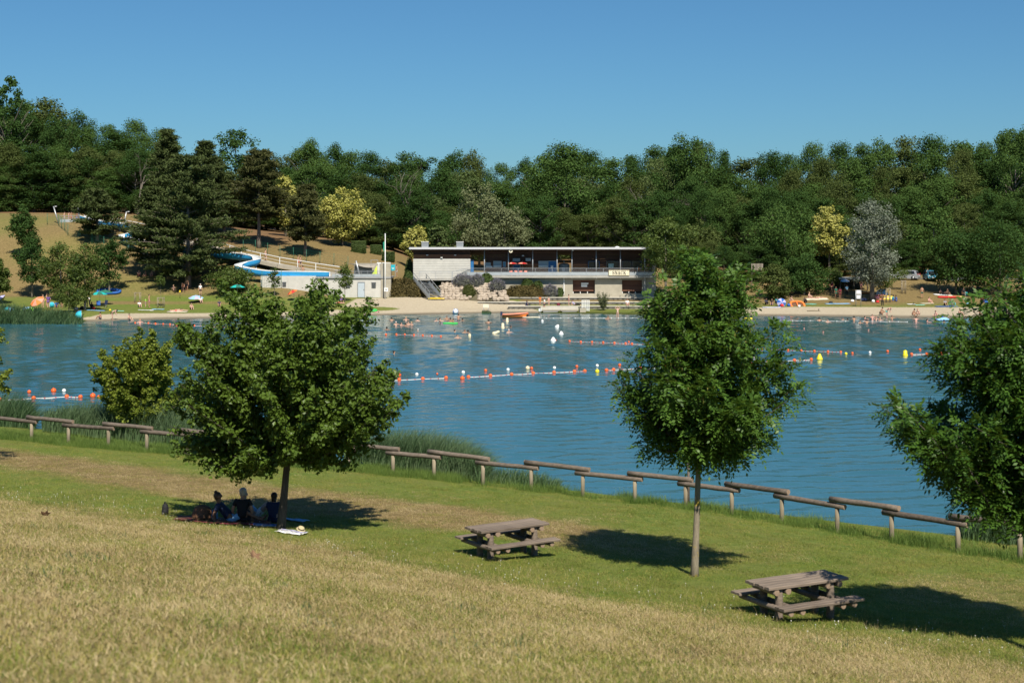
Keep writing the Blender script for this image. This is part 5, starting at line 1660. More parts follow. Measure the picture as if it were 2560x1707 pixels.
def platform():
    b = W(172, 552, 237); base = Vector((b.x, b.y, hz(b.x, b.y)))
    t = thing('slide_platform', 'concrete launching platform with grey railings at the top of the slide', 'platform', base)
    z = Z(556, 237) - base.z
    x0, x1 = X(152, 237) - base.x, X(205, 237) - base.x
    MB().box(((x0 + x1) / 2, 1.5, z - .15), (x1 - x0, 4, .3)).build('deck', CONC, t)
    MB().box(((x0 + x1) / 2 + .6, 1.5, z / 2 - 1.1), (x1 - x0 - 1.5, 3.4, max(z, .5) + 1.8)).build('base_block', CONC2, t)
    for i in range(6):
        x = x0 + (x1 - x0) * i / 5
        MB().box((x, -.45, z + .55), (.06, .06, 1.1)).build('rail_post', GALV, t)
    for q in (.35, .72, 1.1): MB().box(((x0 + x1) / 2, -.45, z + q), (x1 - x0, .05, .06)).build('rail_bar', GALV, t)
    MB().box((x0 * .55 + x1 * .45, -.50, z + .27), ((x1 - x0) * .85, .03, .5)).build('rail_panel', PANELG, t)
    for pa, pb, lab in (((147, 552), (134, 517), 'grey leaning mast left of the slide platform'), ((199, 548), (195, 517), 'grey mast right on the slide platform'), ((309, 562), (316, 530), 'grey leaning mast beside the top of the ramp')):
        a, c = W(pa[0], pa[1] + 3, 236), W(pb[0], pb[1], 236)
        a.z = min(a.z, hz(a.x, a.y) + .05) if pa[0] != 199 else a.z
        m = thing('sail_mast', lab, 'mast', a)
        MB().tube([(0, 0, -.2), tuple(c - a)], [.13, .10], 8).build('pole', GALV, m)
        MB().tube([tuple(c - a - Vector((.1, 0, .03))), tuple(c - a + Vector((.55, 0, .05)))], .09, 7).build('head', GALV, m)
platform()
def basin():
    d = 202.0
    base = Vector((X(820, d), d, 1.5))
    t = thing('slide_basin', 'pale concrete basin building with a grey blue door below the slide', 'building', base)
    def bx(name, px0, px1, py0, py1, d0, d1, mat, parent=t):
        a, b = W(px0, py1, d0) - base, W(px1, py0, d0) - base
        return MB().box(((a.x + b.x) / 2, (d0 + d1) / 2 - base.y, (a.z + b.z) / 2), (b.x - a.x, d1 - d0, b.z - a.z)).build(name, mat, parent)
    for a, b in ((652, 720), (720.3, 790), (790.3, 860), (860.3, 952)):
        bx('wall_panel', a, b, 696, 748, 202.0, 203.2, CONCW)
    bx('pier', 952.3, 977, 658, 748, 201.9, 203.2, CONC2)
    bx('deck', 790, 977, 692, 695.8, 201.8, 207.5, CONCD)
    bx('upstand', 652, 790, 690, 695.8, 202.05, 202.4, CONCW)
    bx('back_wall', 885, 977, 658, 692, 207.3, 207.6, CONC2)
    o = bx('door', 895, 911, 706, 743, 201.86, 201.98, plain('grey_blue_door', (.42, .48, .53), .5, .05, 2))
    for q in ((894, 912, 705, 706), (894, 895, 706, 743), (911, 912, 706, 743)): bx('frame', *q, 201.80, 201.99, GALV, o)
    bx('handle', 909, 910, 723, 725, 201.78, 201.86, BLACK, o)
    for a, b, c, e in ((864, 875, 706.5, 719), (929, 939.5, 706.5, 719), (706, 715, 705.5, 715.5)):
        o = bx('window', a, b, c, e, 201.9, 201.99, GLASSD)
        for k in range(4):
            bx('bar', a + (b - a) * (k + .5) / 4 - .3, a + (b - a) * (k + .5) / 4 + .3, c, e, 201.84, 201.9, GALV, o)
        bx('lintel', a - .6, b + .6, c - 1, c, 201.86, 201.99, CONCD, o)
    # grey panelled railing along the deck
    for i in range(9):
        px = 823 + i * 16.0
        bx('rail_post', px - .5, px + .5, 676, 692, 201.86, 201.92, GALV)
    for q in (676.5, 680, 684): bx('rail_bar', 823, 952, q - .4, q + .4, 201.86, 201.91, GALV)
    bx('rail_panel', 830, 952, 685.5, 692, 201.88, 201.93, PANELG)
    # side slope wall
    for i in range(3): bx('pool_panel', 668 + i * 52, 719 + i * 52, 686, 690, 202.5, 202.6, SLB)
    # portal frame and sail
    a, b = W(890, 652, 203.5) - base, W(900, 692, 203.5) - base
    MB().tube([tuple(b), tuple(a)], .12, 7).build('leaning_pole', GALV, t)
    bx('portal', 942, 976, 656.5, 659, 203.4, 203.8, WHITE); bx('portal', 946, 948.5, 659, 692, 203.4, 203.8, WHITE)
    bx('sign_frame', 928, 944, 650, 651, 205, 205.1, GALV); bx('sign_frame', 927, 928, 650, 657, 205, 205.1, GALV); bx('sign_frame', 944, 945, 650, 657, 205, 205.1, GALV)
    sail = MB()
    A, B, Cc, Dd = (W(862, 657, 206.5) - base, W(943, 658, 206.5) - base, W(935, 668, 203.4) - base, W(893, 662, 203.4) - base)
    n = 6; vs = []
    for i in range(n + 1):
        for j in range(n + 1):
            u, v = i / n, j / n
            p = A.lerp(B, u).lerp(Dd.lerp(Cc, u), v); p.z -= .45 * 4 * u * (1 - u) * (.4 + v * (1 - v)); vs.append(p)
    sail.add(vs, [(i * (n + 1) + j, i * (n + 1) + j + 1, (i + 1) * (n + 1) + j + 1, (i + 1) * (n + 1) + j) for i in range(n) for j in range(n)], True)
    so = sail.build('shade_sail', plain('sail_cloth', (.36, .32, .26), .8, .1, 2), t)
    m = so.modifiers.new('thick', 'SOLIDIFY'); m.thickness = .02
    # beige wall behind
    bx('rear_panel', 886, 930, 664, 692, 206.6, 206.8, CONC2)
    return t
basin()
def banner_things():
    d = 203.3
    p = W(935, 692, d)
    t = thing('feather_flag', 'slanted lime yellow flag standing on the basin deck', 'flag', p)
    w = 16 * d / F; h = 27 * d / F
    MB().prism([(-w * .5, 0), (w * .5, .1), (w * .5, h), (w * .42, h * 1.0)], -.012, .012).build('cloth', plain('lime_cloth', (.62, .78, .04), .7, .08, 3), t)
    MB().tube([(w * .5, 0, -.02), (w * .5, 0, h + .1)], .025, 6).build('pole', WHITE, t)
    p = W(982.5, 678, 201.7)
    t = thing('teal_banner', 'small teal banner with white text lines on the concrete pier', 'banner', (p.x, p.y, p.z))
    w = 10 * d / F; h = 16 * d / F
    tm = plain('teal_cloth', (.01, .36, .45), .7, .08, 3)
    MB().prism([(-w / 2, .2), (-w * .15, 0), (0, .18), (w * .2, .02), (w / 2, .2), (w / 2, h), (-w / 2, h)], -.015, .015).build('cloth', tm, t)
    for k in range(2): MB().box((0, -.02, h * (.5 - .14 * k)), (w * (.6 - .2 * k), .01, .05)).build('text_line', WHITE, t)
    MB().box((w / 2 + .03, .02, h / 2 - .3), (.06, .06, h + .9)).build('pole', GALV, t)
    b = G(963, 747); b.z += 0
    t = thing('flagpole', 'tall white flagpole with a limp green flag by the pier', 'flagpole', b)
    h = Z(585, b.y) - b.z
    MB().tube([(0, 0, -.2), (0, 0, h)], [.10, .05], 9).build('pole', WHITE, t)
    MB().ball((0, 0, h), .08, 8, 5).build('finial', WHITE, t)
    fz = Z(603, b.y) - b.z
    f = MB(); vs = []
    for i in range(8):
        z = fz - i * .18
        for j in range(4): vs.append((-.05 - j * .09 * (1 - .03 * i), .05 * math.sin(j * 2 + i), z - j * .07))
    f.add(vs, [(i * 4 + j, i * 4 + j + 1, (i + 1) * 4 + j + 1, (i + 1) * 4 + j) for i in range(7) for j in range(3)], True)
    f.build('flag', plain('green_flag', (.01, .22, .14), .8, .1, 4), t)
    MB().box((.15, -.15, 1.3), (.55, .3, .5)).build('control_box', WHITE, t)
    MB().prism([(.05, 1.3), (.15, 1.2), (.25, 1.3), (.2, 1.4), (.1, 1.4)], -.32, -.305).build('emblem', BLACK, t)
banner_things()
def mesh_fence(label, pts, h=1.9, step=2.5):
    P3 = [G(*p) if len(p) == 2 else W(*p) for p in pts]
    for p in P3: p.z = hz(p.x, p.y)
    t = thing('wire_fence', label, 'fence', P3[0]); base = P3[0].copy()
    for a, b in zip(P3, P3[1:]):
        k = max(1, round((b - a).length / step))
        for i in range(k + (1 if b is P3[-1] else 0)):
            p = a.lerp(b, i / k); p.z = hz(p.x, p.y)
            MB().tube([p - base + Vector((0, 0, -.2)), p - base + Vector((0, 0, h))], .04, 6).build('post', GREENF, t)
            if i < k:
                q = a.lerp(b, (i + 1) / k); q.z = hz(q.x, q.y)
                mb = MB()
                for z in (.05, .45, .9, 1.35, 1.8): mb.beam(p - base + Vector((0, 0, z)), q - base + Vector((0, 0, z)), .012, .012)
                for s_ in range(1, 8):
                    r_ = p.lerp(q, s_ / 8) - base; mb.beam(r_ + Vector((0, 0, .05)), r_ + Vector((0, 0, 1.8)), .008, .008)
                o = mb.build('wire_panel', GREENF, t); o['kind'] = 'stuff'
mesh_fence('green wire fence around the slide platform on the slope', [(118, 562), (146, 565), (170, 590), (230, 612), (320, 640), (345, 655)])
mesh_fence('green wire fence running down the slope behind the ramp', [(608, 628), (700, 645), (800, 660), (870, 672)])
mesh_fence('dark green wire fence in front of the slide basin wall', [(655, 724), (703, 720), (741, 720)], 2.6, 2.2)

# ------------------------------------------------------------------ shelter, boards, cars
def shelter():
    b = GD(2130, 209); d = 209
    t = thing('picnic_shelter', 'flat roofed open shelter in the shade behind the beach', 'shelter', b)
    x0, x1 = X(2096, d) - b.x, X(2172, d) - b.x
    z = Z(696, d) - b.z
    MB().box(((x0 + x1) / 2, 1.6, z), (x1 - x0, 4.2, .22)).build('roof', plain('shelter_roof', (.30, .31, .31), .6, .1, 1), t)
    MB().box(((x0 + x1) / 2, -.54, z - .02), (x1 - x0 + .06, .05, .30)).build('fascia', GALV, t)
    for x in (x0 + .25, (x0 + x1) / 2, x1 - .25):
        for y in (-.2, 3.4): MB().tube([(x, y, -.2), (x, y, z - .1)], .08, 7).build('post', WLOG, t)
    MB().box(((x0 + x1) / 2, 3.2, z * .5), (x1 - x0 - .3, .12, z - .3)).build('rear_wall', plain('shelter_boards', (.05, .045, .04), .9, .2, 2), t)
shelter()
def notice_board():
    b = G(2146, 766)
    t = thing('notice_board', 'two white notice panels on grey posts at the beach edge', 'sign', b)
    for x in (-.34, .34): MB().tube([(x, 0, -.2), (x, 0, 2.2)], .045, 7).build('post', GALV, t)
    for z in (1.95, 1.3): MB().box((0, -.05, z), (.52, .04, .5)).build('panel', WHITE, t)
    b = G(1215, 783)
    t = thing('sign_frame', 'small blank white sign on two legs at the beach waterline', 'sign', b)
    for x in (-.36, .36): MB().tube([(x, 0, -.2), (x, 0, 1.2)], .03, 6).build('leg', GALV, t)
    MB().box((0, -.03, .98), (.68, .04, .48)).build('panel', CREAM, t)
    b = onwater(1350, 785)
    t = thing('marker_post', 'white box sign on a thin post at the water edge', 'sign', b)
    MB().tube([(0, 0, -.4), (0, 0, .8)], .04, 6).build('post', GALV, t)
    MB().box((0, -.03, .55), (.36, .1, .38)).build('panel', WHITE, t)
    MB().box((.06, -.085, .55), (.05, .012, .3)).build('mark', BLACK, t)
    b = G(450, 746)
    t = thing('yellow_sign', 'small yellow sign on a thin dark post on the left lawn', 'sign', b)
    MB().tube([(0, 0, -.2), (0, 0, 1.0)], .03, 6).build('post', BLACK, t)
    MB().box((0, -.03, 1.0), (.2, .03, .3)).build('panel', YELP, t)
    b = GD(1893, 214)
    t = thing('slat_fence', 'short pale slatted fence seen right of the slender tree', 'fence', b)
    z = Z(673, 214) - b.z
    for i in range(9): MB().box(((i - 4) * .2, 0, z + .35), (.09, .04, 1.0)).build('slat', plain('pale_slats', (.40, .34, .28), .8), t)
    for z_ in (.05, .7): MB().box((0, .04, z + z_), (1.9, .04, .07)).build('rail', WLOG, t)
    for x in (-.8, .8): MB().box((x, .05, z / 2), (.09, .09, abs(z) + .8)).build('post', WLOG, t)
notice_board()
def stake_frame(px, py, label, h=1.3, w=.8):
    b = G(px, py)
    t = thing('tree_stakes', label, 'tree stakes', b)
    for x in (-w / 2, w / 2):
        for y in (-w / 2, w / 2): MB().tube([(x, y, -.2), (x, y, h)], .05, 6).build('stake', WPOST, t)
    for z in (h * .95,):
        for y in (-w / 2, w / 2): MB().box((0, y, z), (w + .1, .04, .07)).build('cross_rail', WPOST, t)
        for x in (-w / 2, w / 2): MB().box((x, 0, z - .08), (.04, w + .1, .07)).build('cross_rail', WPOST, t)
stake_frame(344, 756, 'pair of tall brown stakes on the left lawn', 1.4, .7)
stake_frame(402, 769, 'square stake frame around the thin sapling', 1.4, .75)
stake_frame(2220, 756, 'stakes around the bright green young tree', 2.0, .5)
stake_frame(2259, 734, 'stakes around the thin young tree before the cars', 1.9, .5)
def car(px, py, rz, label, col, hatch=False):
    b = G(px, py)
    t = thing('parked_car', label, 'car', b, rz, 'cars parked behind the beach')
    body = plain('car_' + label.split()[0], col, .25, .05, 1, .4)
    l, w = (4.2, 1.72) if not hatch else (3.7, 1.66)
    hb, hr = .82, 1.46 if not hatch else 1.5
    # side profile of the lower body, then the cabin
    low = [(-l / 2, .34), (-l / 2 + .02, .70), (-l / 2 + .25, hb + .02), (-l * .25, hb + .06), (l * .20, hb + .04), (l / 2 - .5, hb - .04), (l / 2 - .08, .64), (l / 2, .34), (l / 2 - .1, .24), (-l / 2 + .1, .24)]
    MB().prism(low, -w / 2, w / 2).build('body', body, t)
    cab = [(-l / 2 + .22, hb), (-l / 2 + .42, hr - .12), (-l / 2 + .85, hr), (l * .08, hr), (l * .20, hr - .12), (l * .36, hb)]
    q = MB().prism(cab, -w / 2 + .10, w / 2 - .10)
    q.v = [(x, y * (1 - .10 * max(0, (z - hb)) / (hr - hb)), z) for x, y, z in q.v]
    cb = q.build('cabin', body, t)
    for sg in (-1, 1):
        y = sg * (w / 2 - .095)
        for poly in ([(-l / 2 + .55, hb + .06), (-l / 2 + .68, hr - .14), (-.25, hr - .1), (-.22, hb + .06)], [(-.14, hb + .06), (-.16, hr - .1), (l * .14, hr - .15), (l * .30, hb + .06)]):
            s_ = MB().prism(poly, -.004, .004); s_.v = [(x, y * (1 - .10 * (z - hb) / (hr - hb)) + yy, z) for x, yy, z in s_.v]
            s_.build('side_window', GLASSD, cb)
    ws = MB(); ws.add([(l * .365, -w * .38, hb + .05), (l * .365, w * .38, hb + .05), (l * .215, w * .36, hr - .12), (l * .215, -w * .36, hr - .12)], [(0, 1, 2, 3)]); ws.build('windscreen', GLASSD, cb)
    rw = MB(); rw.add([(-l / 2 + .225, -w * .36, hb + .08), (-l / 2 + .225, w * .36, hb + .08), (-l / 2 + .40, w * .34, hr - .15), (-l / 2 + .40, -w * .34, hr - .15)], [(0, 1, 2, 3)]); rw.build('rear_window', GLASSD, cb)
    for sx_ in (-l * .31, l * .31):
        for sy in (-1, 1):
            wl = MB().lathe([(.10, -.10), (.30, -.10), (.31, -.05), (.31, .05), (.30, .10), (.10, .10)], (sx_, sy * (w / 2 - .08), .31), 14, rot=Euler((R(90), 0, 0)).to_matrix()).build('wheel', BLACK, t)
            MB().lathe([(.02, -.11), (.19, -.11), (.20, 0), (.19, .11), (.02, .11)], (sx_, sy * (w / 2 - .08), .31), 10, rot=Euler((R(90), 0, 0)).to_matrix()).build('rim', GALV, wl)
    for sy in (-1, 1):
        MB().ball((l / 2 - .10, sy * w * .36, .66), (.10, .20, .10), 8, 5).build('headlight', WHITE, t)
        MB().ball((-l / 2 + .08, sy * w * .42, .80), (.06, .10, .18), 8, 5).build('tail_light', plain('tail_light_red', (.45, .02, .02), .3), t)
        MB().box((l * .24, sy * (w / 2 + .07), hb + .10), (.12, .16, .10)).build('mirror', body, t)
    MB().box((l / 2 + .005, 0, .40), (.02, .46, .11)).build('number_plate', WHITE, t)
    MB().box((-l / 2 - .005, 0, .62), (.02, .46, .11)).build('number_plate', WHITE, t)
    MB().box((l / 2 - .01, 0, .38), (.04, w * .8, .12)).build('grille', BLACK, t)
car(2264, 699, R(-208), 'silver hatchback car parked beside the silvery tree', (.45, .46, .48))
car(2327, 700, R(-93), 'light blue car facing the lake', (.08, .30, .42), True)
def road():
    mb = MB(); n = 40; vs = []
    for i in range(n + 1):
        px = 1990 + (3000 - 1990) * i / n
        for d in (217.6, 225):
            p = GD(px, d); vs.append((p.x, p.y, p.z + .03))
    mb.add(vs, [(2 * i, 2 * i + 2, 2 * i + 3, 2 * i + 1) for i in range(n)])
    tag(mb.build('road', plain('asphalt', (.10, .10, .10), .95, .2, 1.5, kind='Object')), 'grey road where the cars are parked', None, None, 'structure')
road()
# ------------------------------------------------------------------ people
TMP = bpy.data.scenes.new('workbench')      # an empty scene, only for growing the body meshes
def skin_mesh(name, pts, edges, radii, sub=1):
    me = bpy.data.meshes.new(name + '_cage')
    me.from_pydata([tuple(p) for p in pts], edges, [])
    o = bpy.data.objects.new(name + '_cage', me); TMP.collection.objects.link(o)
    md = o.modifiers.new('skin', 'SKIN'); md.use_smooth_shade = True
    for i, v in enumerate(me.skin_vertices[0].data):
        r_ = radii[i]; v.radius = (r_, r_) if not hasattr(r_, '__len__') else r_
        v.use_root = (i == 0)
    if sub: s_ = o.modifiers.new('sub', 'SUBSURF'); s_.levels = sub; s_.render_levels = sub
    vl = TMP.view_layers[0]; vl.update(); dg = vl.depsgraph
    out = bpy.data.meshes.new_from_object(o.evaluated_get(dg)); out.name = name
    bpy.data.objects.remove(o); bpy.data.meshes.remove(me)
    for p in out.polygons: p.use_smooth = True
    return out
V3 = Vector
STAND = dict(pelvis=(0, 0, .95), spine=(0, .01, 1.12), chest=(0, .01, 1.31), neck=(0, .01, 1.475), h1=(0, -.015, 1.55), h2=(0, -.02, 1.63), h3=(0, -.005, 1.70),
    sl=(-.165, .01, 1.415), el=(-.225, .03, 1.13), wl=(-.245, -.04, .89), hl=(-.245, -.06, .80), sr=(.165, .01, 1.415), er=(.225, .03, 1.13), wr=(.245, -.04, .89), hr=(.245, -.06, .80),
    il=(-.09, 0, .90), kl=(-.10, -.02, .50), al=(-.105, .03, .09), tl=(-.115, -.13, .035), ir=(.09, 0, .90), kr=(.10, -.02, .50), ar=(.105, .03, .09), tr=(.115, -.13, .035))
def pose(**kw):
    p = dict(STAND); p.update(kw); return p
def shift(d, dz, names=None): return {k: (v[0], v[1], v[2] + dz) for k, v in d.items() if names is None or k in names}
POSES = {
 'stand': STAND,
 'walk': pose(el=(-.22, .12, 1.14), wl=(-.22, .10, .92), hl=(-.22, .08, .84), er=(.22, -.05, 1.13), wr=(.22, -.18, .95), hr=(.22, -.22, .88), kl=(-.10, -.16, .52), al=(-.10, -.18, .09), tl=(-.11, -.34, .05), kr=(.10, .06, .50), ar=(.10, .26, .13), tr=(.11, .13, .035)),
 'hips': pose(el=(-.33, .06, 1.18), wl=(-.19, -.03, 1.02), hl=(-.13, -.06, .99), er=(.33, .06, 1.18), wr=(.19, -.03, 1.02), hr=(.13, -.06, .99)),
 'handsup': pose(el=(-.34, 0, 1.52), wl=(-.16, -.02, 1.66), hl=(-.09, -.02, 1.70), er=(.34, 0, 1.52), wr=(.16, -.02, 1.66), hr=(.09, -.02, 1.70)),
 'bend': pose(spine=(0, -.10, 1.08), chest=(0, -.30, 1.18), neck=(0, -.46, 1.24), h1=(0, -.53, 1.25), h2=(0, -.60, 1.24), h3=(0, -.66, 1.24), sl=(-.16, -.40, 1.20), el=(-.19, -.45, .93), wl=(-.15, -.50, .70), hl=(-.14, -.52, .61), sr=(.16, -.40, 1.20), er=(.19, -.45, .93), wr=(.15, -.50, .70), hr=(.14, -.52, .61), pelvis=(0, .05, .93), il=(-.09, .05, .88), ir=(.09, .05, .88)),
 'sit': dict(pelvis=(0, 0, .12), spine=(0, .02, .29), chest=(0, -.03, .48), neck=(0, -.06, .64), h1=(0, -.09, .715), h2=(0, -.10, .795), h3=(0, -.085, .865),
    sl=(-.165, -.04, .58), el=(-.24, -.16, .36), wl=(-.13, -.33, .40), hl=(-.07, -.38, .42), sr=(.165, -.04, .58), er=(.24, -.16, .36), wr=(.13, -.33, .40), hr=(.07, -.38, .42),
    il=(-.10, -.03, .10), kl=(-.13, -.36, .44), al=(-.12, -.56, .08), tl=(-.13, -.70, .03), ir=(.10, -.03, .10), kr=(.13, -.36, .44), ar=(.12, -.56, .08), tr=(.13, -.70, .03)),
 'recline': dict(pelvis=(0, 0, .12), spine=(0, .13, .26), chest=(0, .26, .41), neck=(0, .34, .55), h1=(0, .34, .63), h2=(0, .335, .71), h3=(0, .35, .78),
    sl=(-.165, .31, .50), el=(-.23, .46, .26), wl=(-.24, .42, .05), hl=(-.25, .36, .03), sr=(.165, .31, .50), er=(.23, .46, .26), wr=(.24, .42, .05), hr=(.25, .36, .03),
    il=(-.10, -.04, .11), kl=(-.13, -.40, .28), al=(-.13, -.78, .07), tl=(-.14, -.86, .16), ir=(.10, -.04, .11), kr=(.13, -.44, .12), ar=(.14, -.86, .06), tr=(.15, -.92, .16)),
 'lie': dict(pelvis=(0, 0, .12), spine=(0, .18, .12), chest=(0, .37, .13), neck=(0, .53, .13), h1=(0, .61, .13), h2=(0, .69, .13), h3=(0, .76, .12),
    sl=(-.165, .46, .12), el=(-.30, .28, .07), wl=(-.28, .06, .05), hl=(-.27, -.03, .04), sr=(.165, .46, .12), er=(.30, .60, .07), wr=(.16, .76, .06), hr=(.09, .80, .06),
    il=(-.09, -.05, .12), kl=(-.10, -.46, .09), al=(-.10, -.88, .06), tl=(-.12, -.95, .12), ir=(.09, -.05, .12), kr=(.12, -.46, .09), ar=(.14, -.88, .06), tr=(.16, -.95, .12)),
 'swim': pose(el=(-.36, -.16, 1.34), wl=(-.34, -.40, 1.34), hl=(-.31, -.48, 1.34), er=(.36, -.16, 1.34), wr=(.34, -.40, 1.34), hr=(.31, -.48, 1.34)),
 'crouch': dict(pelvis=(0, .12, .32), spine=(0, .06, .48), chest=(0, -.06, .64), neck=(0, -.13, .78), h1=(0, -.17, .85), h2=(0, -.19, .93), h3=(0, -.18, 1.0),
    sl=(-.165, -.08, .74), el=(-.22, -.26, .55), wl=(-.13, -.44, .42), hl=(-.10, -.50, .36), sr=(.165, -.08, .74), er=(.22, -.26, .55), wr=(.13, -.44, .42), hr=(.10, -.50, .36),
    il=(-.10, .08, .30), kl=(-.16, -.32, .46), al=(-.13, -.10, .09), tl=(-.14, -.26, .035), ir=(.10, .08, .30), kr=(.16, -.32, .46), ar=(.13, -.10, .09), tr=(.14, -.26, .035)),
}
JR = dict(pelvis=.135, spine=.115, chest=.125, neck=.052, h1=.072, h2=.096, h3=.062, sl=.062, el=.043, wl=.03, hl=.034, sr=.062, er=.043, wr=.03, hr=.034, il=.092, kl=.06, al=.04, tl=.036, ir=.092, kr=.06, ar=.04, tr=.036)
JE = [('pelvis', 'spine'), ('spine', 'chest'), ('chest', 'neck'), ('neck', 'h1'), ('h1', 'h2'), ('h2', 'h3'), ('chest', 'sl'), ('sl', 'el'), ('el', 'wl'), ('wl', 'hl'), ('chest', 'sr'), ('sr', 'er'), ('er', 'wr'), ('wr', 'hr'), ('pelvis', 'il'), ('il', 'kl'), ('kl', 'al'), ('al', 'tl'), ('pelvis', 'ir'), ('ir', 'kr'), ('kr', 'ar'), ('ar', 'tr')]
def sub_skin(name, P, names, extra=(), grow=1.0, cut=None, sub=1):
    """skin over some of the joints; cut = {(a, b): fraction} ends a limb part of the way"""
    pts, rad, idx = [], [], {}
    def put(k):
        if k not in idx: idx[k] = len(pts); pts.append(V3(P[k])); rad.append(JR[k] * grow)
        return idx[k]
    ed = []
    put(names[0])
    for a, b in JE:
        if a in names and b in names: ed.append((put(a), put(b)))
    for (a, b), f in (cut or {}).items():
        i = put(a); pts.append(V3(P[a]).lerp(V3(P[b]), f)); rad.append((JR[a] * (1 - f) + JR[b] * f) * grow * 1.08); ed.append((i, len(pts) - 1))
    for e in extra: 
        i = put(e[0]); prev = i
        for q, r_ in e[1]:
            pts.append(V3(q)); rad.append(r_); ed.append((prev, len(pts) - 1)); prev = len(pts) - 1
    return skin_mesh(name, pts, ed, rad, sub)
BODY = list(JR)
def head_frame(P):
    a, b = V3(P['h1']), V3(P['h3']); up = (b - a).normalized()
    ch = V3(P['chest']); sd = (V3(P['sr']) - V3(P['sl'])).normalized()
    fw = up.cross(sd) * -1
    fw = sd.cross(up) * -1
    return V3(P['h2']), up, sd, fw.normalized()
def face_extra(P):
    c, up, sd, fw = head_frame(P)
    # the face looks along sd x up
    f = sd.cross(up).normalized()
    return c, up, sd, f
def hair_mesh(name, P, long=False, bun=False):
    c, up, sd, f = face_extra(P)
    M = Matrix((sd, f, up)).transposed()
    mb = MB(); mb.ball(c - f * .022 + up * .022, (.100, .104, .098), 12, 7, M); mb.ball(c - f * .034 - up * .030, (.090, .078, .082), 10, 6, M)
    if long: mb.ball(c - f * .075 - up * .10, (.078, .045, .15), 8, 5, M)
    if bun: mb.ball(c - f * .06 + up * .115, .045, 8, 5)
    return mb.mesh(name)
PM = {}
def person_meshes(ps):
    if ps in PM: return PM[ps]
    P = POSES[ps]; c, up, sd, f = face_extra(P)
    ex = [('h2', [(c + f * .112 - up * .012, .014)]), ('h2', [(c + sd * .098 - up * .01, .014)]), ('h2', [(c - sd * .098 - up * .01, .014)]), ('h1', [(V3(P['h1']) + f * .075 - up * .012, .026)])]
    d = {'body': sub_skin('body_' + ps, P, BODY, ex),
         'hair': hair_mesh('hair_' + ps, P), 'longhair': hair_mesh('longhair_' + ps, P, True), 'bun': hair_mesh('bun_' + ps, P, False, True),
         'shorts': sub_skin('shorts_' + ps, P, ['pelvis', 'il', 'ir'], (), 1.13, {('il', 'kl'): .62, ('ir', 'kr'): .62, ('pelvis', 'spine'): .35}),
         'trousers': sub_skin('trousers_' + ps, P, ['pelvis', 'il', 'ir', 'kl', 'kr'], (), 1.15, {('kl', 'al'): .88, ('kr', 'ar'): .88, ('pelvis', 'spine'): .35}),
         'swimsuit': sub_skin('swimsuit_' + ps, P, ['pelvis', 'spine', 'chest'], (), 1.10, {('pelvis', 'il'): .8, ('pelvis', 'ir'): .8}),
         'bikini': sub_skin('bikini_' + ps, P, ['pelvis'], (), 1.09, {('pelvis', 'il'): .8, ('pelvis', 'ir'): .8}),
         'shirt': sub_skin('shirt_' + ps, P, ['pelvis', 'spine', 'chest', 'sl', 'sr'], (), 1.2, {('sl', 'el'): .72, ('sr', 'er'): .72, ('chest', 'neck'): .62})}
    for m in d.values(): m.materials.append(SKINS[0])
    PM[ps] = d
    return d
def skinmat(n, c): return plain(n, c, .55, .10, 5, 0, 0, 'Object', .35)
SKINS = [skinmat('skin_fair', (.55, .33, .24)), skinmat('skin_tanned', (.42, .23, .145)), skinmat('skin_pink', (.60, .32, .25)), skinmat('skin_brown', (.24, .125, .075)), skinmat('skin_dark', (.07, .036, .022))]
HAIRC = [plain('hair_dark', (.02, .013, .01), .5, .3, 9), plain('hair_brown', (.08, .045, .025), .5, .3, 9), plain('hair_blond', (.36, .24, .11), .5, .3, 9), plain('hair_grey', (.42, .41, .40), .5, .2, 9)]
CC = dict(black=(.012, .012, .014), navy=(.015, .025, .07), blue=(.02, .10, .36), teal=(.01, .38, .34), white=(.75, .75, .74), red=(.55, .03, .03), orange=(.70, .19, .04), pink=(.66, .25, .30), purple=(.12, .06, .26), green=(.05, .45, .08), lime=(.25, .70, .04), grey=(.30, .30, .31), maroon=(.14, .02, .03), turq=(.03, .42, .50), yellow=(.78, .60, .05), brown=(.13, .065, .035), cream=(.70, .62, .46), lilac=(.40, .38, .55), ltblue=(.25, .48, .70), mint=(.28, .66, .52), dkgreen=(.02, .12, .08), coral=(.78, .28, .20))
def cloth(c): return plain('cloth_' + c, CC[c], .8, .14, 6)
def person(loc, ps, label, skin=0, hair=0, wear=(('shorts', 'navy'),), rz=0.0, sc=1.0, hs='hair', group=None):
    d = person_meshes(ps)
    t = thing('person', label, 'person', loc, rz, group, sc)
    link('body', d['body'], t, mat=SKINS[skin])
    if hs: link('hair', d[hs], t, mat=HAIRC[hair])
    for k, c in wear: link(k, d[k], t, mat=cloth(c))
    return t
def pg(px, py, ps, label, *a, **k):
    return person(G(px, py), ps, label, *a, **k)
def swimmer(px, py, label, skin=0, hair=0, depth=1.36, rz=0.0, wear=(('bikini', 'navy'),), hs='hair', ps='swim', group=None):
    p = onwater(px, py, -depth)
    return person(p, ps, label, skin, hair, wear, rz, 1.0, hs, group)
T, B_, N_ = R(180), R(90), R(-90)
A2 = (('bikini', 'black'),)
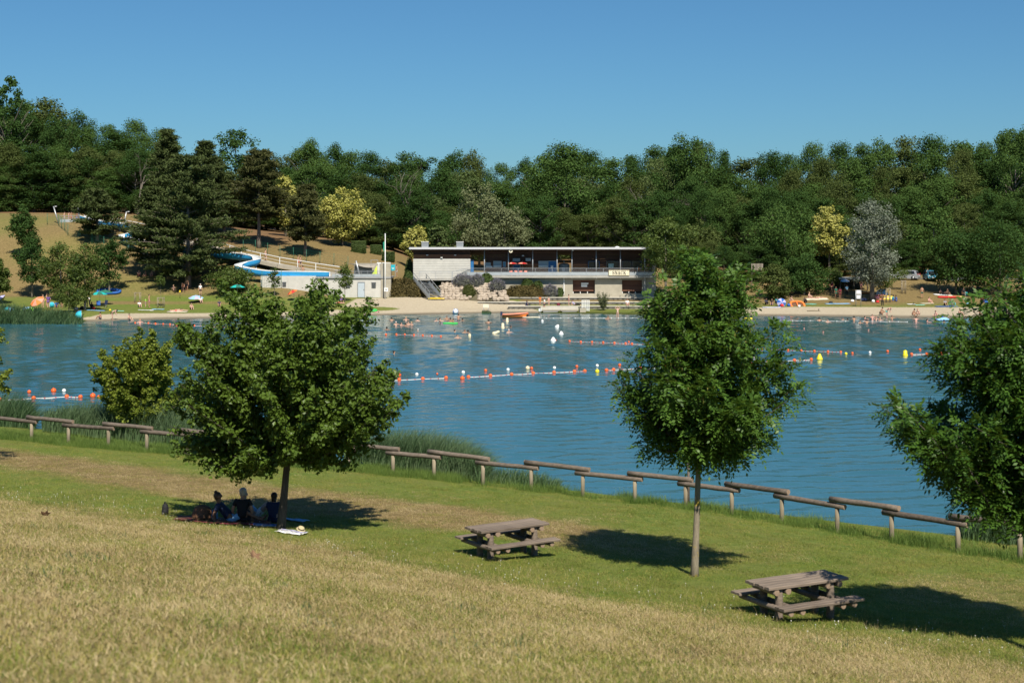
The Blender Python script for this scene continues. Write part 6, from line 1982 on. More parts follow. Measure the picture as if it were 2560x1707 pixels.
# upper left: platform, ramp, slope
zp = Z(556, 237)
for px, lab, sk, w in ((161, 'bather in pale swimwear standing leftmost on the slide platform', 0, 'cream'), (172, 'bather in pink swimwear waiting on the slide platform', 2, 'pink'), (178, 'bather in red shorts beside the one in pink on the platform', 1, 'red'), (192, 'bather in blue shorts at the right end of the platform', 3, 'blue')):
    person((X(px, 238.2), 238.2, zp), 'stand', lab, sk, 0, (('shorts', w),), rnd.uniform(0, 6))
def on_ramp(px, py, d, ps, lab, sk, wear, rz, hs='hair'):
    person(W(px, py, d) + V3((0, .7, 0)), ps, lab, sk, 0, wear, rz, 1.0, hs)
on_ramp(299, 564, 234.9, 'walk', 'bather climbing near the top of the ramp', 0, (('shorts', 'pink'),), N_)
on_ramp(662, 652.5, 210.7, 'walk', 'woman in a bikini walking alone up the ramp', 0, A2, B_, 'longhair')
on_ramp(744, 668.5, 208.5, 'walk', 'left one of the couple walking on the ramp', 1, (('shorts', 'red'),), B_)
on_ramp(750, 669.5, 208.3, 'walk', 'right one of the couple walking on the ramp', 1, (('shorts', 'navy'),), B_)
person(W(757, 694, 205.2), 'hips', 'man in dark shorts standing behind the basin wall', 1, 0, (('shorts', 'navy'),), T)
person(W(992, 692, 204.2), 'stand', 'man in white shorts beside the teal banner', 1, 1, (('shorts', 'white'),), B_)
pg(347, 690, 'sit', 'leftmost of three bathers sitting under the pine', 2, 0, (('shorts', 'red'),), .4)
pg(364, 691, 'sit', 'middle one of three bathers sitting under the pine', 1, 1, (('shorts', 'pink'),), -.2)
pg(379, 692, 'sit', 'rightmost of three bathers sitting under the pine', 2, 0, (('swimsuit', 'maroon'),), .1, hs='longhair')
pg(433, 727, 'sit', 'bather sitting left of the standing one in orange on the slope', 0, 2, (('swimsuit', 'cream'),), .6, hs='longhair')
pg(457, 729, 'bend', 'bather in orange bending over on the lower slope', 2, 0, (('shorts', 'orange'), ), .3)
pg(467, 727, 'stand', 'bather standing behind the bending one near the big pine', 1, 0, (('shorts', 'navy'),), .2)
pg(501, 740, 'stand', 'person in white shirt and black shorts on the slope path', 0, 3, (('shorts', 'black'), ('shirt', 'white')), .4)
pg(501, 757, 'sit', 'bather sitting right beside the lilac parasol', 0, 1, (('shirt', 'white'), ('shorts', 'black')), .5)
pg(107, 770, 'stand', 'woman with long hair standing left by the orange parasol', 0, 1, (('swimsuit', 'brown'),), .8, hs='longhair')
pg(116, 766, 'stand', 'woman in a yellow swimsuit behind the one in purple', 1, 0, (('bikini', 'yellow'),), 2.2, hs='longhair')
pg(121, 771, 'hips', 'woman in a purple swimsuit near the blue tents', 0, 1, (('shirt', 'purple'), ('bikini', 'purple')), T, hs='longhair')
pg(142, 769, 'sit', 'person in a blue top sitting beside the round blue tub', 3, 0, (('shirt', 'blue'), ('shorts', 'navy')), .2)
pg(153, 770, 'crouch', 'child crouching between the tub and the small bushy tree', 1, 0, (('shorts', 'grey'),), .9, .8)
pg(224, 766, 'bend', 'person in a white shirt bending beside the pale tree trunk', 0, 0, (('shirt', 'white'), ('trousers', 'black')), N_)
pg(216, 769, 'stand', 'person in long black clothes by the pale tree trunk', 3, 0, (('shirt', 'black'), ('trousers', 'black')), .2)
pg(229, 772, 'sit', 'person in dark clothes sitting by the picnic bags', 3, 0, (('shirt', 'black'), ('trousers', 'black')), .3)
pg(348, 768, 'sit', 'person in a white shirt sitting beside the child in green', 0, 1, (('shirt', 'white'), ('shorts', 'grey')), .6)
pg(364, 768, 'stand', 'child in a bright green shirt on the left lawn', 0, 1, (('shirt', 'lime'), ('shorts', 'grey')), N_, .72)
pg(373, 769, 'stand', 'tall bare chested man facing the child in green', 1, 0, (('shorts', 'pink'),), B_, 1.03)
pg(438, 779, 'lie', 'sunbather lying leftmost on the left beach lawn', 2, 1, (('shorts', 'red'),), R(80))
pg(452, 777, 'lie', 'sunbather lying behind the first on the left beach lawn', 0, 0, (('bikini', 'black'),), R(95), hs='longhair')
pg(478, 774, 'sit', 'bather sitting by the white mast on the left lawn', 0, 0, (('shorts', 'black'),), .5)
pg(252, 798, 'sit', 'man in dark shorts sitting at the left waterline', 1, 0, (('shorts', 'navy'),), N_)
pg(281, 800, 'bend', 'woman bending over at the left waterline', 0, 0, (('bikini', 'black'),), B_, .95)
pg(322, 802, 'sit', 'woman in a black swimsuit sitting at the water edge', 0, 0, (('swimsuit', 'black'),), R(60), hs='bun')
swimmer(350, 809, 'child floating beside the orange float line at the left', 2, 2, 1.2, .3)
swimmer(388, 809, 'swimmer behind the orange floats at the left', 1, 0, 1.42, T)
# behind the big tree
pg(548, 766, 'sit', 'bather in navy half hidden by the broad tree', 1, 0, (('shirt', 'navy'), ('shorts', 'navy')), .2)
pg(600, 768, 'sit', 'bather in purple seen through the broad tree', 1, 0, (('swimsuit', 'purple'),), .9)
pg(853, 758, 'sit', 'bather in dark clothes sitting at the young tree by the basin', 1, 0, (('shirt', 'purple'), ('shorts', 'black')), .4)
pg(845, 759, 'lie', 'bather lying beside the one at the young tree', 2, 0, (('shorts', 'red'),), R(80))
# terraces
person(W(1316, 768, 196.4) + V3((0, .3, 0)), 'sit', 'person wrapped in dark blue robes sitting on the lowest terrace', 3, 0, (('shirt', 'navy'), ('trousers', 'navy')), B_, 1.05, 'longhair')
person((X(1350, 197), 197, .78), 'stand', 'woman in an orange top at the terrace', 1, 1, (('shirt', 'orange'), ('shorts', 'orange')), T, .8, 'longhair')
person(G(1361, 776), 'walk', 'man in a white shirt and dark shorts walking at the waterside', 1, 0, (('shirt', 'white'), ('shorts', 'navy')), N_)
person((X(1372, 197), 197, .78), 'stand', 'child in pink beside the man in white shirt', 0, 1, (('swimsuit', 'pink'),), .4, .72, 'longhair')
person((X(1422, 197), 197, .78), 'stand', 'girl in pink standing on the terrace left of the gate', 0, 0, (('swimsuit', 'pink'), ('shorts', 'pink')), B_, .9, 'bun')
person((X(1437, 196.9), 196.9, .80), 'recline', 'person in dark clothes reclining left of the white gate', 0, 0, (('trousers', 'black'), ('shirt', 'lilac')), R(100))
person((X(1568, 196.6), 196.6, .78), 'sit', 'woman in a white and blue striped top sitting on the terrace', 0, 1, (('shirt', 'white'), ('swimsuit', 'purple')), .1, 1.1, 'longhair')
swimmer(1544, 793, 'child in a pale swimsuit standing in shallow water, hands on head', 0, 2, .35, T, (('swimsuit', 'cream'),), 'hair', 'handsup')
swimmer(1520, 798, 'swimmer with spread arms left of the standing child', 1, 0, 1.3, 0)
person((X(1285, 205.2), 205.2, 4.5), 'sit', 'guest sitting at the red table on the snack bar terrace', 3, 0, (('shirt', 'black'), ('trousers', 'black')), .3, 1.0)
# right beach
for px, py, ps, lab, sk, hr, wear, rz, hs in (
 (1915, 762, 'sit', 'dark dressed person sitting leftmost in the tree shade', 3, 0, (('shirt', 'navy'), ('trousers', 'black')), .2, 'hair'),
 (1930, 763, 'sit', 'second person sitting in the shade under the small olive tree', 1, 0, (('shirt', 'black'), ('shorts', 'blue')), -.3, 'longhair'),
 (1941, 762, 'crouch', 'person crouching beside the blue parasol in the shade', 3, 0, (('shirt', 'turq'), ('trousers', 'black')), .5, 'hair'),
 (1976, 758, 'crouch', 'bather crouching left of the orange dinghy', 0, 1, (('swimsuit', 'cream'),), 1.2, 'longhair'),
 (2012, 758, 'sit', 'person in black sitting right of the orange dinghy', 3, 0, (('shirt', 'black'), ('trousers', 'black')), .2, 'longhair'),
 (2022, 746, 'sit', 'fair woman sitting up on the towels behind the dinghy', 0, 2, (('bikini', 'black'),), .8, 'bun'),
 (2031, 747, 'lie', 'sunbather lying on the left of the long towel', 0, 1, (('bikini', 'black'),), R(75), 'longhair'),
 (2052, 746, 'lie', 'sunbather lying on the right of the long towel', 0, 0, (('bikini', 'black'),), R(95), 'hair'),
 (2080, 733, 'stand', 'person in red standing left of the shelter', 1, 0, (('shirt', 'maroon'), ('shorts', 'black')), .5, 'hair'),
 (2090, 747, 'stand', 'person in a dark green dress in front of the shelter', 3, 0, (('shirt', 'dkgreen'), ('shorts', 'dkgreen')), .2, 'longhair'),
 (2100, 749, 'stand', 'woman in a maroon dress in front of the shelter', 3, 0, (('shirt', 'maroon'), ('shorts', 'maroon')), T, 'longhair'),
 (2117, 742, 'stand', 'man in a pale blue shirt under the shelter', 3, 0, (('shirt', 'ltblue'), ('trousers', 'black')), .2, 'hair'),
 (2153, 727, 'stand', 'woman in a red patterned dress right under the shelter', 1, 1, (('shirt', 'maroon'), ('shorts', 'pink')), .3, 'longhair'),
 (2206, 767, 'stand', 'woman in a long dark dress walking at the beach edge', 3, 0, (('shirt', 'brown'), ('trousers', 'black')), -.4, 'longhair'),
 (2232, 753, 'sit', 'child in turquoise sitting beside the person in blue', 3, 0, (('shirt', 'turq'), ('shorts', 'white')), B_, 'hair'),
 (2241, 754, 'sit', 'person in a blue top sitting on the dry grass', 3, 0, (('shirt', 'blue'), ('trousers', 'blue')), N_, 'hair'),
 (2217, 794, 'bend', 'bald man in teal shorts stooping at the waterline', 2, 3, (('shorts', 'teal'),), .9, None),
 (2203, 788, 'crouch', 'woman crouching left of the man in teal shorts', 1, 0, (('bikini', 'black'),), B_, 'hair'),
 (2305, 746, 'stand', 'bare chested boy in green shorts standing on the dry slope', 1, 0, (('shorts', 'dkgreen'),), T, 'hair'),
 (2322, 758, 'sit', 'woman in a purple swimsuit sitting on a pale towel', 2, 1, (('swimsuit', 'purple'),), .6, 'bun'),
 (2357, 735, 'recline', 'woman reclining left on the beach mats', 0, 0, (('bikini', 'black'),), R(70), 'longhair'),
 (2368, 737, 'sit', 'woman in black sitting on the beach mats', 1, 0, (('swimsuit', 'black'),), .3, 'hair'),
 (2362, 764, 'sit', 'person in grey sitting among blue towels near the right tree', 1, 0, (('shirt', 'grey'), ('shorts', 'navy')), .2, 'hair'),
 (2375, 765, 'sit', 'person in green leaning over blue towels near the right tree', 3, 0, (('shirt', 'dkgreen'), ('shorts', 'blue')), .6, 'hair'),
 (2409, 750, 'stand', 'person in black standing in the shade by the thin trunk', 3, 0, (('shirt', 'black'), ('trousers', 'black')), .1, 'longhair'),
 (2455, 758, 'sit', 'person in maroon sitting in the shade right of the bags', 3, 0, (('shirt', 'maroon'), ('trousers', 'navy')), .4, 'hair'),
 (2435, 722, 'lie', 'bather in orange lying high up in the tree shade', 2, 0, (('shorts', 'orange'),), R(80), 'hair'),
 (2319, 700, 'stand', 'left one of two people in white by the blue car', 0, 2, (('shirt', 'white'), ('shorts', 'pink')), .3, 'hair'),
 (2340, 700, 'stand', 'right one of two people in white by the blue car', 1, 0, (('shirt', 'white'), ('shorts', 'ltblue')), -.3, 'hair'),
 (2362, 698, 'walk', 'man in a grey shirt walking by the trees right of the cars', 1, 0, (('shirt', 'grey'), ('shorts', 'dkgreen')), B_, 'hair'),
 (2283, 792, 'crouch', 'dark swimsuited woman crouching at the right waterline', 1, 0, (('swimsuit', 'black'),), B_, 'longhair'),
 (2297, 791, 'crouch', 'woman in black facing the crouching one at the waterline', 0, 2, (('swimsuit', 'black'),), N_, 'hair'),
 (2342, 797, 'crouch', 'man in blue shorts kneeling beside the inflatable at the shore', 2, 1, (('shorts', 'blue'),), N_, 'hair'),
 (2450, 788, 'sit', 'boy sitting at the beach seen through the right tree', 1, 0, (('shorts', 'black'),), .2, 'hair'),
 (2398, 788, 'sit', 'bather sitting at the beach left of the right tree branches', 0, 1, (('shorts', 'navy'),), .8, 'hair')):
    pg(px, py, ps, lab, sk, hr, wear, rz, 1.0, hs)
# swimmers, centre
for px, py, lab, sk, hr, dep, rz in (
 (979, 802, 'swimmer alone at the left of the bathing area', 1, 0, 1.30, T), (1015, 802, 'swimmer with raised shoulders behind the group of five', 0, 2, 1.25, .2), (1044, 802, 'swimmer right behind the group of five', 0, 0, 1.38, T),
 (990, 815, 'swimmer with a white cap, leftmost of the group of five', 0, 3, 1.2, .5), (1003, 815, 'second swimmer from the left in the group of five', 0, 0, 1.3, 1), (1014, 816, 'middle swimmer in the group of five', 1, 0, 1.36, 2), (1021, 814, 'swimmer second from the right in the group of five', 0, 0, 1.22, .1), (1029, 815, 'rightmost swimmer in the group of five', 0, 2, 1.24, -.6),
 (967, 825, 'swimmer at the edge of the broad tree', 3, 0, 1.38, T), (1045, 828, 'swimmer with pale hair trailing a wake', 0, 3, 1.46, N_), (1091, 803, 'swimmer left of the girl at the green mat', 0, 0, 1.38, .3),
 (1117, 800, 'swimmer behind the green mat', 1, 0, 1.22, .2), (1100, 808, 'long haired swimmer left of the green mat', 0, 0, 1.10, B_), (1133, 809, 'bather leaning on the green mat at the right', 1, 1, 1.12, N_), (1126, 805, 'dark haired bather behind the green mat', 3, 0, 1.2, T),
 (1146, 801, 'tall bather standing waist deep right of the mat', 1, 0, .92, T), (1156, 802, 'swimmer just behind the tall bather', 3, 0, 1.42, T), (1137, 831, 'swimmer left of the pair near the cylinder buoy', 0, 0, 1.42, B_), (1162, 832, 'left one of the pair of swimmers near the cylinder buoy', 1, 0, 1.38, .4), (1170, 832, 'right one of the pair of swimmers near the cylinder buoy', 3, 0, 1.42, T),
 (1221, 808, 'swimmer with both arms up near the orange boat', 1, 0, 1.30, T), (1222, 822, 'swimmer below the one near the orange boat', 2, 2, 1.44, .3), (1277, 819, 'swimmer lying flat right of the beige buoys', 3, 0, 1.46, B_), (1272, 832, 'swimmer with a cap in front of the beige buoys', 0, 3, 1.34, .5),
 (1144, 845, 'swimmer in a red cap beside the orange float line', 0, 0, 1.36, .2),
 (985, 884, 'lone swimmer doing a stroke far from the group', 1, 0, 1.48, B_)):
    swimmer(px, py, lab, sk, hr, dep, rz)
for px, py, lab, sk, hr, dep, rz in (
 (2048, 803, 'swimmer leftmost along the white float line on the right', 1, 0, 1.28, T), (2069, 806, 'swimmer second along the white float line on the right', 0, 0, 1.34, .3), (2107, 800, 'low swimmer by the white floats', 0, 0, 1.44, .2), (2119, 800, 'dark head of a swimmer right of the low one', 3, 0, 1.48, T),
 (2135, 804, 'dark haired woman in the water adjusting her hair', 1, 0, 1.05, T), (2150, 808, 'swimmer in front of the woman adjusting her hair', 1, 0, 1.38, .4), (2162, 803, 'bather in the crowd with an arm stretched right', 2, 0, 1.1, B_), (2167, 809, 'front bather of the crowd in the water', 1, 0, 1.2, T), (2181, 801, 'tallest bather of the crowd in the water', 2, 0, .98, .2), (2190, 801, 'bather right of the tallest in the crowd', 0, 1, 1.2, .3), (2200, 801, 'rightmost low bather of the crowd', 0, 2, 1.36, .5),
 (2230, 800, 'lone bather standing right of the crowd', 1, 0, 1.15, .4), (2290, 806, 'red shouldered bather in front of the crouching women', 2, 1, 1.0, T), (2318, 806, 'bather lying in the water left of the floating child', 2, 0, 1.32, B_), (2338, 806, 'dark haired bather at the right of the floating pair', 1, 0, 1.36, N_), (2360, 806, 'bather beside the dolphin shaped inflatable', 3, 0, 1.4, T),
 (2010, 823, 'far swimmer off the right beach, upper left of three', 2, 0, 1.5, 0), (2058, 832, 'far swimmer off the right beach, lowest of three', 2, 0, 1.5, 0), (2171, 827, 'far swimmer off the right beach, rightmost of three', 2, 0, 1.5, 0), (2504, 806, 'swimmer in red glimpsed through the right tree', 2, 0, 1.2, 0)):
    swimmer(px, py, lab, sk, hr, dep, rz)

# ------------------------------------------------------------------ picnickers under the broad tree
def near_person(name, P, label, skin, hair, wear, loc, rz, hs='hair', sc=1.0):
    c, up, sd, f = face_extra(P)
    ex = [('h2', [(c + f * .112 - up * .012, .014)]), ('h2', [(c + sd * .098 - up * .01, .014)]), ('h2', [(c - sd * .098 - up * .01, .014)]), ('h1', [(V3(P['h1']) + f * .075 - up * .012, .026)])]
    for h_, w_ in (('hl', 'wl'), ('hr', 'wr')):
        a = V3(P[h_]); dr = (a - V3(P[w_])).normalized(); sdv = dr.cross(V3((0, 0, 1)))
        sdv = sdv.normalized() if sdv.length > .1 else V3((1, 0, 0))
        dn = dr.cross(sdv).normalized()
        for k, (o, l) in enumerate(((-.028, .062), (-.010, .075), (.010, .072), (.028, .056))):
            p = a + sdv * o + dr * .025
            ex.append((h_, [(p, .010), (p + dr * l * .55 + dn * .008, .0085), (p + dr * l * .95 + dn * .024, .007)]))
        p = a - sdv * .035; ex.append((h_, [(p, .011), (p - sdv * .022 + dr * .035, .009)]))
    POSES[name] = P
    d = person_meshes(name)
    body = sub_skin('body_' + name + '_fine', P, BODY, ex, 1.0, None, 2); body.materials.append(SKINS[skin])
    t = thing('person', label, 'person', loc, rz, None, sc)
    bo = link('body', body, t, mat=SKINS[skin])
    # eyes and mouth
    for s_ in (-1, 1):
        MB().ball(c + f * .086 + sd * s_ * .036 + up * .012, .011, 7, 5).build('eye', BLACK, t)
    MB().ball(c + f * .088 - up * .052, (.024, .008, .006), 8, 4).build('mouth', plain('lips', (.35, .12, .10), .5), t)
    link('hair', d[hs], t, mat=HAIRC[hair])
    for k, cc in wear: link(k, d[k], t, mat=cloth(cc))
    return t
def lerp_pose(base, **kw): q = dict(POSES[base]); q.update(kw); return q
nb = lambda px, py: G(px, py)
near_person('man_back', lerp_pose('sit', el=(-.25, .02, .36), wl=(-.24, -.06, .12), hl=(-.25, -.12, .05), er=(.25, .02, .36), wr=(.24, -.10, .14), hr=(.24, -.17, .07)), 'grey haired man in a black t-shirt sitting with his back turned', 1, 3, (('shirt', 'black'), ('shorts', 'black')), nb(606, 1308), R(180), 'hair', 1.08)
near_person('woman_side', lerp_pose('recline'), 'dark haired woman leaning back beside the grey haired man', 3, 1, (('shirt', 'navy'), ('shorts', 'ltblue')), nb(578, 1306), R(100), 'bun', 1.05)
near_person('navy_sitter', lerp_pose('sit'), 'person in navy sitting behind the tree trunk', 0, 0, (('shirt', 'navy'), ('trousers', 'navy')), nb(683, 1308), R(170), 'longhair', .95)
near_person('shorts_lier', lerp_pose('recline', kl=(-.13, -.32, .42), al=(-.13, -.62, .07), tl=(-.14, -.76, .04), kr=(.13, -.30, .44), ar=(.14, -.60, .07), tr=(.15, -.74, .04)), 'person in pale blue shorts with drawn up knees beyond the man', 0, 1, (('shorts', 'white'), ('shirt', 'ltblue')), nb(640, 1297), R(95), 'hair', 1.0)

# ------------------------------------------------------------------ cloths, bags, parasols, tents
def towel(px, py, w, l, rz, label, colr, stripe=None, name='towel', loc=None):
    b = loc or G(px, py)
    t = thing(name, label, 'towel' if name == 'towel' else 'blanket', b, rz)
    n = 7; r = random.Random(int(px * 3 + py)); vs = []
    e = .3
    for i in range(n + 1):
        for j in range(n + 1):
            x, y = (i / n - .5) * l, (j / n - .5) * w
            c, s_ = math.cos(rz), math.sin(rz)
            z = hz(b.x + c * x - s_ * y, b.y + s_ * x + c * y) - b.z if loc is None else 0
            vs.append((x + r.uniform(-.02, .02), y + r.uniform(-.02, .02), z + .035 + r.uniform(0, .035)))
    fs = [(i * (n + 1) + j, (i + 1) * (n + 1) + j, (i + 1) * (n + 1) + j + 1, i * (n + 1) + j + 1) for i in range(n) for j in range(n)]
    o = MB().add(vs, fs, True).build('cloth', cloth(colr), t)
    md = o.modifiers.new('thick', 'SOLIDIFY'); md.thickness = .012
    if stripe:
        for k in (1, 3, 5):
            q = [vs[i * (n + 1) + j] for i in range(n + 1) for j in (k, k + 1)]
            q = [(x, y, z + .012) for x, y, z in q]
            MB().add(q, [(2 * i, 2 * i + 2, 2 * i + 3, 2 * i + 1) for i in range(n)], True).build('stripe', cloth(stripe), t)
    return t
towel(560, 1306, 1.3, 2.6, .1, 'dark red picnic blanket under the group by the tree', 'maroon', 'brown', 'blanket')
towel(668, 1316, .5, .7, .4, 'crumpled blue cloth left of the tree foot', 'ltblue', 'blue', 'towel')
towel(728, 1333, .5, .75, -.3, 'striped white and lilac cloth right of the tree foot', 'white', 'lilac', 'towel')
towel(732, 1303, .35, .9, -.5, 'pale blue cloth lying behind the tree foot', 'ltblue', None, 'towel')
def bag(px, py, label, colr, w=.42, h=.42, d=.28, name='backpack', loc=None, rz=0):
    b = loc or G(px, py)
    t = thing(name, label, 'bag', b, rz)
    r = random.Random(int(px))
    mb = MB(); mb.lathe([(.36, 0), (.48, .05), (.50, .35), (.47, .65), (.36, .88), (.12, 1.0)], (0, 0, 0), 12, w, d)
    mb.v = [(x * (1 + .08 * math.sin(z * 9 + x * 7)), y, z * h) for x, y, z in mb.v]
    mb.build('body', cloth(colr), t)
    MB().tube([(-w * .15, 0, h * .93), (-w * .08, 0, h * 1.12), (w * .08, 0, h * 1.12), (w * .15, 0, h * .93)], .014, 6).build('strap', BLACK, t)
    MB().ball((0, -d * .46, h * .32), (w * .30, d * .14, h * .22), 9, 5).build('pocket', cloth(colr), t)
    return t
bag(505, 1302, 'large brown bag left of the picnickers', 'brown', .55, .45, .4)
bag(413, 1288, 'small black bag standing alone left of the blanket', 'black', .2, .34, .2)
bag(534, 1300, 'pale blue bag beside the large brown bag', 'ltblue', .26, .3, .22)
def ball_thing(px, py, label, r_, c1, c2, name='beach_ball', loc=None, cat='ball'):
    b = loc or G(px, py)
    t = thing(name, label, cat, b)
    MB().ball((0, 0, r_), r_, 14, 9).build('shell', cloth(c1), t)
    for k in range(3):
        a = k * 2.1
        MB().tube([(math.cos(a) * math.sin(q) * r_ * 1.0, math.sin(a) * math.sin(q) * r_, r_ - math.cos(q) * r_) for q in np.linspace(.3, 2.8, 9)], r_ * .13, 5).build('panel', cloth(c2), t)
    return t
def hat():
    b = G(752, 1330)
    t = thing('sun_hat', 'pale straw hat with dark band lying at the tree foot', 'hat', b)
    M = Euler((R(24), R(10), R(30))).to_matrix()
    MB().lathe([(.13, 0), (.125, .012), (.09, .02), (.085, .07), (.05, .09), (.01, .095)], (0, 0, .07), 16, rot=M).build('straw', plain('straw_hat', (.50, .42, .24), .8), t)
    MB().lathe([(.092, .022), (.094, .05), (.088, .052)], (0, 0, .07), 16, rot=M).build('band', BLACK, t)
hat()
def parasol(px, py, label, c1, c2=None, r_=1.0, h=1.9, tilt=(0, 0), n=8, name='parasol', loc=None, pole=True):
    if loc is None: r_ *= .85
    b = loc or G(px, py)
    t = thing(name, label, 'parasol', b)
    M = Euler((tilt[0], tilt[1], 0)).to_matrix(); top = V3((0, 0, h))
    if pole: MB().tube([(0, 0, -.1), (0, 0, h * .5), tuple(M @ V3((0, 0, h * .5)) + V3((0, 0, h * .5)))], .02, 6).build('pole', GALV, t)
    piv = V3((0, 0, h * .5))
    def q(x, y, z): return tuple(piv + M @ (V3((x, y, z)) - V3((0, 0, h * .5))))
    for k in range(n):
        a0, a1 = 2 * math.pi * k / n, 2 * math.pi * (k + 1) / n
        am = (a0 + a1) / 2
        vs = [q(0, 0, h)]
        for f, dz in ((.5, -.10), (1.0, -.36)):
            for a in (a0, am, a1):
                rr = r_ * f * (.94 if a == am else 1)
                vs.append(q(math.cos(a) * rr, math.sin(a) * rr, h + dz * r_))
        o = MB().add(vs, [(0, 1, 2), (0, 2, 3), (1, 4, 5, 2), (2, 5, 6, 3)]).build('canopy_panel', cloth(c1 if (k % 2 == 0 or not c2) else c2), t)
        md = o.modifiers.new('thick', 'SOLIDIFY'); md.thickness = .012
        MB().tube([q(0, 0, h - .03), q(math.cos(a0) * r_ * .5, math.sin(a0) * r_ * .5, h - .11 * r_ - .02), q(math.cos(a0) * r_, math.sin(a0) * r_, h - .36 * r_ - .01)], .008, 4, False).build('rib', GALV, t)
    MB().lathe([(.03, 0), (.02, .06), (.004, .1)], q(0, 0, h), 6).build('finial', WHITE, t)
    return t
def pop_tent(px, py, label, c1, c2, w=1.2, h=1.0, rz=0):
    w *= .85; h *= .85
    b = G(px, py)
    t = thing('beach_tent', label, 'tent', b, rz)
    n, m = 10, 6; vs = []
    for i in range(n + 1):
        a = math.pi * i / n
        for j in range(m + 1):
            q = math.pi / 2 * j / m
            vs.append((math.cos(a) * w * math.cos(q * .92), -.1 + math.sin(q) * w * .9, max(.0, math.sin(a) * h * math.cos(q * .75))))
    fs = [(i * (m + 1) + j, (i + 1) * (m + 1) + j, (i + 1) * (m + 1) + j + 1, i * (m + 1) + j + 1) for i in range(n) for j in range(m)]
    half = len(fs) * 6 // 10
    for nm, ff, c in (('shell', fs[:half], c1), ('side_panel', fs[half:], c2)):
        o = MB().add(vs, ff, True).build(nm, cloth(c), t)
        md = o.modifiers.new('thick', 'SOLIDIFY'); md.thickness = .015
    MB().tube([(math.cos(math.pi * i / 10) * w, -.1, math.sin(math.pi * i / 10) * h) for i in range(11)], .02, 5).build('hoop', GALV, t)
    return t
parasol(5, 768, 'blue striped parasol cut by the left edge', 'navy', 'lilac', 1.0, 1.5, (R(20), R(-35)))
pop_tent(21, 782, 'blue dome tent behind the far reeds at the left', 'turq', 'ltblue', 1.0, .85, T)
pop_tent(70, 782, 'pale blue and lime dome tent behind the far reeds', 'ltblue', 'lime', 1.1, .85, T)
parasol(97, 774, 'bright orange parasol tilted beside the tents', 'orange', 'coral', 1.1, 1.5, (R(35), R(-22)))
ball_thing(129, 769, 'round bright blue tub behind the women on the left', .36, 'turq', 'ltblue', 'inflatable_tub', None, 'inflatable')
parasol(248, 766, 'green parasol open behind the picnic on the left lawn', 'dkgreen', 'teal', 1.35, 2.0)
parasol(263, 762, 'second green parasol overlapping the first one', 'dkgreen', 'dkgreen', 1.3, 2.05)
pop_tent(201, 797, 'bright blue shell tent at the end of the far reeds', 'blue', 'turq', .95, 1.2, R(110))
def camp_chair(px, py, label, colr, rz=0):
    b = G(px, py)
    t = thing('folding_chair', label, 'chair', b, rz)
    for s_ in (-.25, .25):
        for f in (-.22, .22): MB().tube([(s_, f, 0), (s_ * .9, -f * .6, .42)], .014, 5).build('leg', GALV, t)
    MB().box((0, 0, .42), (.5, .46, .03)).build('seat', cloth(colr), t)
    MB().box((0, .26, .72), (.5, .03, .55), rx=R(-14)).build('backrest', cloth(colr), t)
camp_chair(246, 771, 'blue folding chair left by the green parasols', 'blue', .3)
camp_chair(262, 769, 'navy folding chair right by the green parasols', 'navy', -.5)
towel(240, 777, 1.0, 2.2, .1, 'blue and white towel in front of the folding chairs', 'ltblue', 'white')
bag(234, 773, 'red cooler bag beside the folding chairs', 'red', .5, .35, .35)
bag(205, 775, 'dark bag left of the pale tree trunk', 'black', .6, .5, .4)
bag(190, 776, 'dark grey bag by the small bushy tree', 'navy', .5, .45, .4)
towel(118, 781, .9, 1.8, .2, 'white and green towel below the women on the left', 'white', 'green')
towel(365, 776, .7, 2.0, .1, 'white towel below the child in green', 'white', None)
towel(395, 774, .8, 1.6, .15, 'pale blue towel by the sapling stakes', 'ltblue', 'white')
towel(443, 780, 1.4, 2.6, .1, 'pale towel under the two sunbathers on the left', 'cream', None)
towel(295, 778, .7, 1.5, .1, 'greenish towel right of the folding chairs', 'mint', None)
ball_thing(275, 778, 'small yellow ball on the left lawn', .14, 'yellow', 'yellow')
parasol(490, 756, 'low lilac parasol on the left lawn path', 'lilac', 'ltblue', 1.25, 1.0, (R(8), 0))
parasol(593, 742, 'green parasol glimpsed above the broad tree', 'dkgreen', 'teal', 1.3, 1.7)
parasol(735, 752, 'red parasol glimpsed above the broad tree', 'red', 'orange', .9, 1.5, (R(10), R(-25)))
towel(602, 748, .8, 1.9, .1, 'cream towel on the path behind the broad tree', 'cream', None)
def dinghy(px, py, label, c1, c2, l=1.5, w=.95, rz=0, tilt=0, loc=None, r_=.2, name='inflatable_dinghy'):
    b = loc or G(px, py)
    t = thing(name, label, 'dinghy', b, rz)
    t.rotation_euler = (tilt, 0, rz)
    pts = [(math.copysign(abs(math.cos(a)) ** .75, math.cos(a)) * l, math.copysign(abs(math.sin(a)) ** .8, math.sin(a)) * w, r_) for a in np.linspace(0, 2 * math.pi, 29)]
    MB().tube(pts, r_, 9, False).build('tube', cloth(c1), t)
    MB().lathe([(.05, .06), (.9, .06), (.93, .12), (.9, .14), (.05, .13)], (0, 0, 0), 20, l * .98, w * .98).build('floor', cloth(c2), t)
    MB().tube([(0, -w * .9, r_ * 1.3), (0, w * .9, r_ * 1.3)], r_ * .6, 8).build('seat', cloth(c1), t)
    return t
dinghy(272, 732, 'dark blue dinghy lying in the shade of the round lawn tree', 'blue', 'navy', 1.6, .9, .1, R(15))
dinghy(1993, 765, 'bright orange dinghy propped up at the beach edge', 'orange', 'brown', .95, .72, R(8), R(40), None, .17)
dinghy(925, 779, 'green and white dinghy on the grass tongue of the beach', 'green', 'mint', .85, .5, R(6), R(12), None, .14)
towel(940, 781, .4, .9, .1, 'pink towel beside the green dinghy', 'pink', 'white')
